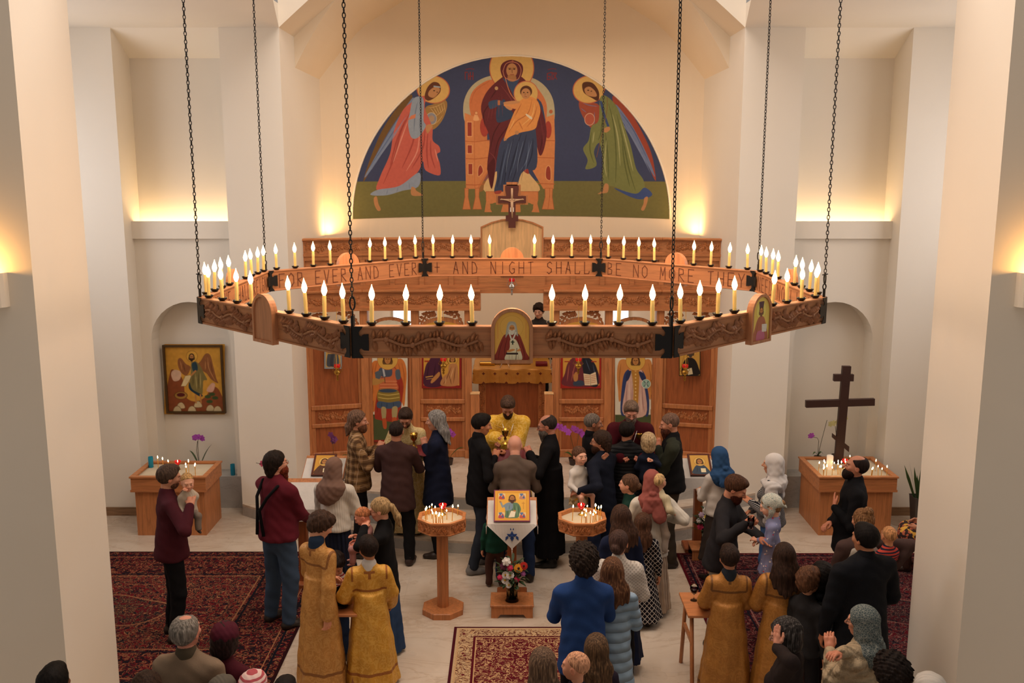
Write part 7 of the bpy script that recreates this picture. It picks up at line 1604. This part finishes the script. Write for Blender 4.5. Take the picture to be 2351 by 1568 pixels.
# ---------------------------------------------------------------- octagonal candle stands
def stand(x, y, label):
    r = empty('candle_stand', (x, y, 0), 0, label, 'candle stand', None); q = PI/8
    m = MB(); m.lathe([(.238, 0), (.238, .06), (.228, .068)], 8, ph=q, smooth=False); m.build('base', OAK, r)
    m = MB(); m.lathe([(.066, .066), (.066, .96)], 8, ph=q, smooth=False); m.build('post', OAK, r)
    m = MB(); m.lathe([(.13, .93), (.27, .96), (.275, .972), (.262, .975), (.262, 1.08)], 8, ph=q, smooth=False, cap=False)
    for k in range(8):
        a0, a1 = q+k*PI/4, q+(k+1)*PI/4; P_ = lambda r_, a: (r_*math.cos(a), r_*math.sin(a))
        o0, o1, i0, i1 = P_(.275, a0), P_(.275, a1), P_(.238, a0), P_(.238, a1)
        m.add([(*o0, 1.08), (*o1, 1.08), (*i1, 1.08), (*i0, 1.08), (*o0, 1.1), (*o1, 1.1), (*i1, 1.1), (*i0, 1.1), (*i0, 1.0), (*i1, 1.0)], [(4, 5, 6, 7), (0, 1, 5, 4), (7, 6, 9, 8), (0, 3, 2, 1)])
    m.build('tray', OAKX, r); m = MB()
    for k in range(8):
        a = q+(k+.5)*PI/4
        if math.sin(a) < .3: vine(m, -.075, .075, 1.025, .05, 0, 2, .035, .01, Matrix.Rotation(a+PI/2, 4, 'Z') @ Matrix.Translation((0, -.243, 0)), seed=k)
    m.build('carved_vine', OAK, r)
    m = MB(); m.lathe([(.24, 1.0), (.24, 1.06), (.001, 1.062)], 8, ph=q, smooth=False, cap=False); m.build('sand', SAND, r)
    return r
stand(-.755, 9.85, 'octagonal cherry-wood candle stand left of the centre icon stand'); stand(.755, 9.85, 'octagonal cherry-wood candle stand right of the centre icon stand')
def oct_clamp(cx):
    def f(x, y):
        d = math.hypot(x-cx, y-9.85); k = min(1, .2/max(d, 1e-6)); return cx+(x-cx)*k, 9.85+(y-9.85)*k
    return f
def crop_pts(l, ox, oy, k): return [(ox+a/k, oy+b/k, random.uniform(.08, .15)) for a, b in l]
tapers(crop_pts([(1680, 250), (1655, 358), (1690, 335), (1712, 325), (1733, 312), (1762, 350), (1800, 318), (1772, 385), (1782, 415), (1722, 465), (1822, 430), (1858, 392), (1872, 325), (1887, 430), (1928, 355), (1985, 315), (2073, 298)], 620, 1100, 4.751), 1.062, 'lit thin beeswax taper in the left octagonal candle stand', 'tapers in the left octagonal stand', oct_clamp(-.755))
tapers(crop_pts([(1540, 425), (1700, 412), (1803, 412), (1840, 432), (1860, 430), (1875, 378), (1640, 492), (1690, 522), (1718, 487), (1742, 487), (1770, 505), (1790, 470), (1808, 482), (1675, 450)], 1000, 1080, 4.898), 1.062, 'lit thin beeswax taper in the right octagonal candle stand', 'tapers in the right octagonal stand', oct_clamp(.755))
cupstand((-.755, 9.98, 1.062), 'red glass votive cup in the left octagonal candle stand'); cupstand((.755, 9.98, 1.062), 'red glass votive cup in the right octagonal candle stand')
# ---------------------------------------------------------------- icon stands
LIN = mat_plain('white_linen', '#dcd6cf', .9, 0, .4, 30); BLUE = mat_plain('blue_embroidery', '#2c4a8a', .8)
def analogion(x, y, label, clabel, icon_art=None, ilabel=None, w=.27, zt=.94, tri=True, tilt=26, board=None):
    r = empty('icon_stand', (x, y, 0), 0, label, 'icon stand'); t = R(tilt)
    m = MB(); m.box(-.17, .17, -.15, .15, 0, .06, 0, None, .01); m.build('base', OAKD, r)
    m = MB(); m.box(-.05, .05, -.05, .05, .06, zt-.02); m.build('post', OAKD, r)
    TM = Matrix.Translation((0, -.19, zt)) @ Matrix.Rotation(t, 4, 'X')
    m = MB(); m.box(-w-.01, w+.01, 0, .42, -.03, 0, 0, TM, .004); m.build('slanted_top', OAK, r)
    c = empty('stand_cloth', (x, y, 0), 0, clabel, 'cloth')
    m = MB(); n = 16; v = []; rows = [(-.001, 0), (.2, 0), (.4, 0)]
    def q(u, s_, dz=0): p = TM @ Vector((u, s_, .006)); return (p.x, p.y-(.012 if dz else 0), p.z-dz)
    g = [[q(-w+2*w*i/n, s_) for i in range(n+1)] for s_ in (.36, .18, 0)]
    g.append([q(-w+2*w*i/n, -.01, .008+(.27*(1-abs(2*i/n-1)) if tri else .12)+.0) for i in range(n+1)])
    for row in g: v += row
    f = [(a*(n+1)+i, (a+1)*(n+1)+i, (a+1)*(n+1)+i+1, a*(n+1)+i+1) for a in range(3) for i in range(n)]; m.add(v, f, False)
    for s_ in (-1, 1):   # side falls
        e = [q(s_*w, k*.06) for k in range(7)]; lo = [(p[0]+s_*(.01+.012*math.sin(k*2)), p[1], p[2]-.04-.09*math.sin(PI*k/6)) for k, p in enumerate(e)]
        m.add(e+lo, [(k, k+1, 8+k, 7+k) for k in range(6)])
    m.build('linen', LIN, c)
    if tri:
        m = MB(); m.tube([q(0, -.012, .27), q(0, -.012, .36)], .006, 6); m.ball(q(0, -.014, .28), .009, 6, 4)
        for s_ in (-1, 1): p = q(s_*w, .02); m.tube([(p[0]+s_*.012, p[1], p[2]-.05), (p[0]+s_*.014, p[1], p[2]-.13)], .005, 5)
        m.build('tassels', LIN, c)
    if icon_art == 'main':
        m = MB(); yb = -.214
        for (px_, pz, L, a, ww) in ((0, -.14, .075, 90, .022), (0, -.12, .07, -90, .022), (-.005, -.13, .062, 150, .018), (.005, -.13, .062, 30, .018), (-.045, -.12, .065, 245, .016), (.045, -.12, .065, -65, .016), (-.01, -.06, .03, 110, .008), (.01, -.06, .03, 70, .008)):
            a = R(a); d = Vector((math.cos(a), 0, math.sin(a))); s_ = Vector((-d.z, 0, d.x)); p = Vector((px_, yb, zt+pz)); m.add([p, p+d*L*.4+s_*ww, p+d*L, p+d*L*.4-s_*ww, p+d*L*.4+Vector((0, -.003, 0))], [(0, 1, 4), (1, 2, 4), (2, 3, 4), (3, 0, 4)])
        m.ball((0, yb-.002, zt-.13), (.016, .004, .016), 10, 6); m.build('embroidered_seraph', BLUE, c)
    if ilabel:
        main = icon_art == 'main'; aw, ah = (.2, .36) if main else (.14, .34)
        IMx = Matrix.Translation((x, y-.17, zt+.02)) @ Matrix.Rotation(R(52 if main else 34), 4, 'X')
        P = p_stand() if main else icon_art; W_, H_, ox, oy = (412, 356, 650, 252) if main else (300, 380, 0, 0)
        fn = lambda X, Y_: np.stack([((X-ox)/W_-.5)*2*aw, ah-(Y_-oy)/H_*ah, np.full_like(X, .0265)], 1)
        io = empty('icon', (0, 0, 0), 0, ilabel, 'icon'); io.matrix_basis = IMx
        m = MB(); m.box(-aw, aw, 0, ah, 0, .026); m.build('board', mat_plain('icon_board', '#8a3f5e' if main else '#4a2418', .5), io); link('painting', P.mesh('painting', fn), ART, io)
    return r
analogion(0, 10.2, 'wooden icon stand with slanted top in the centre of the floor', 'white linen cloth with blue embroidered seraph hanging over the centre icon stand', 'main', 'square golden icon of a bearded saint with scroll on the centre stand')
analogion(-2.36, 11.62, 'wooden icon stand by the steps at the left', 'white linen cloth over the left icon stand by the steps', p_plainicon('#5a3a2a', '#d19a3c'), 'brown-framed gold icon on the left stand by the steps', tri=False, w=.25, zt=1.0)
analogion(2.36, 11.62, 'wooden icon stand by the steps at the right', 'white linen cloth over the right icon stand by the steps', p_plainicon('#3a4a5a', '#d1a04a'), 'brown-framed gold icon on the right stand by the steps', tri=False, w=.25, zt=1.0)
analogion(-2.42, 10.55, 'wooden reading stand between the suspendered man and the headscarfed woman', 'plain white cloth over the reading stand beside the man with suspenders', None, None, tri=False, w=.2, zt=.98, tilt=40)
# ---------------------------------------------------------------- small benches, vases with flowers
def bench(x, y, w, d, h, label):
    r = empty('step_stool', (x, y, 0), 0, label, 'stool')
    m = MB(); m.box(-w/2, w/2, -d/2, d/2, h-.025, h, 0, None, .005); m.build('top', OAK, r)
    m = MB(); a = w/2-.01; po = [(-a, 0), (-a, h-.025), (a, h-.025), (a, 0), (a-.07, 0), (a-.1, .04), (-a+.1, .04), (-a+.07, 0)]
    for yy in (-d/2+.01, d/2-.03): m.prism(po, yy, yy+.02)
    m.build('apron', OAK, r); return r
bench(0, 9.84, .47, .34, .15, 'low cherry-wood stool holding the flower vase before the centre icon stand')
bench(2.42, 11.35, .4, .3, .16, 'low wooden stool under the flower vase at the right by the steps')
GLASS = mat_glass('clear_glass'); WINE = M('red_wine', .05); WINE.color('#3a0812'); WINE.b.inputs['Transmission Weight'].default_value = .4; WINE = WINE.mat
FL = {k: mat_plain(k, c, .6) for k, c in dict(white_petal='#efeae4', rose_petal='#d0285a', orange_petal='#f0a020', red_petal='#c8281e', plum_petal='#5a1a3a', mauve_petal='#b060a8', yellow_petal='#e8c820', lilac_petal='#d8b8d0').items()}
FOL = mat_plain('foliage', '#33482a', .6); FOL2 = mat_plain('pale_foliage', '#6c7a38', .6); EYE = mat_plain('flower_centre', '#caa020', .7); EYED = mat_plain('dark_flower_centre', '#2a1410', .7)
def bouquet(x, y, z, label, flowers, s=1.0, vh=.22):
    r = empty('flower_vase', (x, y, z), 0, label, 'flower vase')
    m = MB(); m.lathe([(.075*s, 0), (.062*s, .03), (.058*s, vh*.6), (.072*s, vh), (.07*s, vh-.002), (.055*s, vh*.6), (.058*s, .03), (.001, .02)], 18, cap=False); m.build('vase', mat_glass('vase_glass', '#dfe6da', .05), r)
    m = MB()
    for k in range(12): a = k*2.4; m.tube([(.03*s*math.cos(a), .03*s*math.sin(a), .02), (.045*s*math.cos(a+2), .045*s*math.sin(a+2), vh), (.14*s*math.cos(a+2), .14*s*math.sin(a+2), vh+.16*s)], .004, 5)
    m.build('stems', FOL, r); m = MB()
    for k in range(110):
        a = random.uniform(0, 2*PI); rr = random.uniform(.03, .19)*s; zz = vh+random.uniform(-.05, .26)*s*(1-.35*rr/.19); b = Vector((rr*.6*math.cos(a), rr*.6*math.sin(a), zz)); leaf(m, b, b+Vector((math.cos(a)*.09, math.sin(a)*.09, random.uniform(-.03, .07)))*s, .016*s, .01)
    m.build('leaves', FOL, r)
    for nm, dx, dz, rad, kind in flowers:
        c = Vector((dx*s, -.13*s-.02*random.random()+abs(dx)*.35, vh+dz*s)); m = MB(); n = Vector((dx*1.2, -1, .45)).normalized()
        if kind == 'daisy': bloom(m, c, rad*s, n, 11); cm = FL[nm]
        elif kind == 'rose':
            for j, (r2, tl) in enumerate(((rad, .2), (rad*.75, .5), (rad*.45, .9))): bloom(m, c+n*.008*j, r2*s, n+Vector((0, 0, tl*.2)), 6, j)
            m.ball(c+n*.004, rad*.45*s, 8, 6)
        elif kind == 'gerbera': bloom(m, c, rad*s, n, 16); bloom(m, c+n*.005, rad*.75*s, n, 14, .2)
        else: bloom(m, c, rad*s*1.3, n, 6)
        o = m.build('flower', FL[nm], r)
        if kind in ('daisy', 'gerbera'): e = MB(); e.ball(c+n*.01, rad*.28*s, 8, 5); e.build('flower_centre', EYE if kind == 'daisy' else EYED, o)
    return r
bouquet(0, 9.8, .151, 'glass vase of mixed flowers with white daisies and an orange gerbera on the low stool', [('orange_petal', .07, .2, .05, 'gerbera'), ('red_petal', .125, .22, .045, 'gerbera'), ('white_petal', -.07, .12, .04, 'daisy'), ('white_petal', -.02, .13, .045, 'daisy'), ('white_petal', -.075, .06, .042, 'daisy'), ('white_petal', -.035, .015, .036, 'daisy'), ('rose_petal', .055, .08, .035, 'rose'), ('rose_petal', -.02, .21, .035, 'rose'), ('rose_petal', -.13, .09, .032, 'rose'), ('mauve_petal', .12, .13, .03, 'rose'), ('plum_petal', -.09, .22, .045, 'rose'), ('white_petal', -.06, .28, .05, 'rose')])
bouquet(2.42, 11.35, .161, 'glass vase of yellow, pink and red flowers on the right stool by the steps', [('yellow_petal', 0, .2, .05, 'lily'), ('yellow_petal', .03, .12, .055, 'lily'), ('rose_petal', .1, .16, .045, 'rose'), ('lilac_petal', -.09, .22, .04, 'rose'), ('rose_petal', -.1, .06, .045, 'rose'), ('white_petal', -.12, .14, .035, 'rose'), ('orange_petal', .0, .26, .03, 'rose'), ('white_petal', -.05, .3, .03, 'rose')], .95)
# ---------------------------------------------------------------- small tables with glasses
def table(x0, x1, y0, y1, label):
    cx, cy = (x0+x1)/2, (y0+y1)/2; r = empty('folding_table', (cx, cy, 0), 0, label, 'table'); w, d = (x1-x0)/2, (y1-y0)/2
    MB().box(-w, w, -d, d, .735, .76, 0, None, .004).build('tabletop', OAKX, r)
    for sx_ in (-1, 1):
        for a, b in ((-1, 1), (1, -1)):
            m = MB(); p0 = Vector((sx_*(w-.05), a*(d-.1), .735)); p1 = Vector((sx_*(w-.05)+.0, a*(d-.0)+a*.05, 0)); m.tube([p0, p1], .019, 4); m.build('leg', OAK, r)
        MB().box(sx_*(w-.05)-.012, sx_*(w-.05)+.012, -d+.08, d-.08, .45, .49).build('stretcher', OAK, r)
    return r
table(1.61, 2.12, 8.18, 8.68, 'small wooden folding table beside the robed boy at the right'); table(-1.72, -1.42, 8.2, 8.6, 'small wooden folding table between the two robed boys at the left')
def vessel(kind, x, y, z, label, cat='glass', wine=.5, s=1.0):
    r = empty('drinking_glass' if cat == 'glass' else 'glass_pitcher', (x, y, z), 0, label, cat)
    pr = {'goblet': [(.034, 0), (.03, .004), (.006, .01), (.005, .06), (.03, .08), (.04, .11), (.036, .15), (.0345, .15), (.038, .11), (.028, .082), (.001, .07)], 'tumbler': [(.026, 0), (.034, .12), (.0325, .12), (.025, .006), (.001, .006)], 'pitcher': [(.05, 0), (.062, .03), (.06, .1), (.045, .15), (.05, .19), (.048, .19), (.043, .15), (.057, .1), (.059, .03), (.001, .008)]}[kind]
    m = MB(); m.lathe([(a*s, b*s) for a, b in pr], 16, cap=False); m.build('bowl', GLASS, r)
    q = {'goblet': [(.001, .075), (.027, .084), (.037, .11), (.001, .111)], 'tumbler': [(.001, .008), (.024, .008), (.029, .07), (.001, .071)], 'pitcher': [(.001, .01), (.056, .03), (.056, .06), (.001, .061)]}[kind]
    m = MB(); m.lathe([(a*s, b*s) for a, b in q], 14, cap=False); m.build('wine', WINE, r); return r
vessel('goblet', 1.72, 8.5, .761, 'stemmed glass with red wine on the right folding table')
vessel('pitcher', -1.58, 8.36, .761, 'glass pitcher with dark red wine on the left folding table', 'pitcher'); vessel('tumbler', -1.64, 8.5, .761, 'small clear tumbler behind the pitcher on the left folding table'); vessel('tumbler', -1.5, 8.5, .761, 'small clear tumbler beside the striped boy on the left folding table')
p = at(1722, 1200, 8.6); vessel('tumbler', p.x, p.y-.03, p.z-.05, 'tumbler of dark wine in the hand of the man in the charcoal sweater')
# ---------------------------------------------------------------- communion cloths and chalices
REDC = mat_plain('red_satin', '#6e1018', .55, 0, .3, 40)
def sheet(p, label, sag=.12, wave=.015):
    """cloth held between four corner points"""
    a, b, c, d = [Vector(q) for q in p]; n = 18; v = []
    for j in range(n+1):
        for i in range(n+1):
            u, t = i/n, j/n; q = a*(1-u)*(1-t)+b*u*(1-t)+c*u*t+d*(1-u)*t
            q = q+Vector((0, 0, -sag*4*u*(1-u)*(.4+.6*t)+wave*math.sin(u*22+t*3)*(.3+t))); q.y += wave*math.sin(u*19+1)*t; v.append(q)
    f = [(j*(n+1)+i, j*(n+1)+i+1, (j+1)*(n+1)+i+1, (j+1)*(n+1)+i) for j in range(n) for i in range(n)]
    o0 = (a+b+c+d)/4; me = npmesh('communion_cloth', [q-o0 for q in v], f, True); o = link('communion_cloth', me, REDC, None, o0); md = o.modifiers.new('thickness', 'SOLIDIFY'); md.thickness = .004
    tag(o, label, 'cloth')
sheet([at(872, 1022, 11.45), at(982, 1018, 11.5), at(985, 1042, 11.3), at(868, 1045, 11.25)], 'dark red cloth stretched under the chin of the man in the brown blazer', .05)
sheet([at(1140, 1030, 11.2), at(1214, 1028, 11.2), at(1218, 1070, 11.0), at(1138, 1075, 11.0)], 'red cloth held before the bald man in the taupe sweater', .05)
sheet([at(1146, 1040, 11.05), at(1178, 1046, 11.05), at(1176, 1096, 10.95), at(1136, 1090, 10.95)], 'hanging fold of red cloth left of the bald man', .03) if False else None
sheet([at(1420, 1040, 11.4), at(1516, 1022, 11.4), at(1520, 1040, 11.2), at(1430, 1060, 11.2)], 'red cloth held by the man in the olive shirt', .04)
def chalice(p, label):
    r = empty('chalice', p, 0, label, 'chalice'); m = MB(); m.lathe([(.05, -.13), (.04, -.12), (.012, -.1), (.018, -.07), (.012, -.05), (.04, -.02), (.048, .03), (.05, .05), (.047, .05), (.04, .0), (.001, -.02)], 18, cap=False); m.build('cup', BRASS, r); return r
chalice(at(950, 1004, 11.45), 'gold chalice held by the bespectacled clergyman at the left'); chalice(at(1160, 994, 11.32), 'gold chalice held by the priest in yellow-gold vestments'); chalice(at(1466, 1002, 11.35), 'gold chalice held by the priest in maroon velvet')
m = MB(); m.tube([at(1118, 962, 11.4), at(1140, 978, 11.35), at(1158, 986, 11.32)], .004, 6); o = m.build('communion_spoon', BRASS); tag(o, 'long gold communion spoon in the hand of the central priest', 'spoon')
# ---------------------------------------------------------------- light
def area(name, loc, size, power, col, rot=(0, 0, 0), sy=None):
    d = bpy.data.lights.new(name, 'AREA'); d.energy = power; d.color = lin(hexf(col)); d.size = size
    if sy: d.shape = 'RECTANGLE'; d.size_y = sy
    o = bpy.data.objects.new(name, d); COL.objects.link(o); o.location = loc; o.rotation_euler = rot; return o
def point(name, loc, power, col, r=.05):
    d = bpy.data.lights.new(name, 'POINT'); d.energy = power; d.color = lin(hexf(col)); d.shadow_soft_size = r
    o = bpy.data.objects.new(name, d); COL.objects.link(o); o.location = loc; return o
w = bpy.data.worlds.new('world'); scn.world = w; w.use_nodes = True
bg = w.node_tree.nodes['Background']; bg.inputs[0].default_value = lin4('#f2e4d6'); bg.inputs[1].default_value = .34
area('dome_light', (0, 8.2, 9.8), 5.5, 445, '#fff0e4')
area('transept_window_left', (-6.8, 10.6, 4.6), 2.2, 74, '#f2f1f6', (0, R(-90), 0), 3.2)
area('transept_window_right', (6.8, 10.6, 4.6), 2.2, 74, '#f6f1f2', (0, R(90), 0), 3.2)
for sx in (-1, 1):
    area('apse_uplight', (sx*2.72, 15.35, 3.75), .35, 14, '#ffc27a', (R(180), 0, 0), .3)
    point('sconce_lamp', (sx*4.08, 7.17, 4.0), 26, '#ffb860', .05)
area('apse_light', (0, 14.8, 7.0), 2.0, 46, '#ffe0bc')
scn.view_settings.view_transform = 'Standard'
scn.view_settings.look = 'None'; scn.view_settings.exposure = .02
scn.cycles.max_bounces = 5; scn.cycles.diffuse_bounces = 3; scn.cycles.glossy_bounces = 3; scn.cycles.transmission_bounces = 6
scn.cycles.use_denoising = True; scn.cycles.sample_clamp_indirect = 6
scn.cycles.caustics_reflective = False; scn.cycles.caustics_refractive = False
for k in range(8):
    an = R(-90+45*k); point('candle_glow', (AP*.86*math.cos(an), CY+AP*.86*math.sin(an), CZ+.42), 12, '#ffc48a', .06)
scn.cycles.use_adaptive_sampling = True; scn.cycles.adaptive_threshold = .045
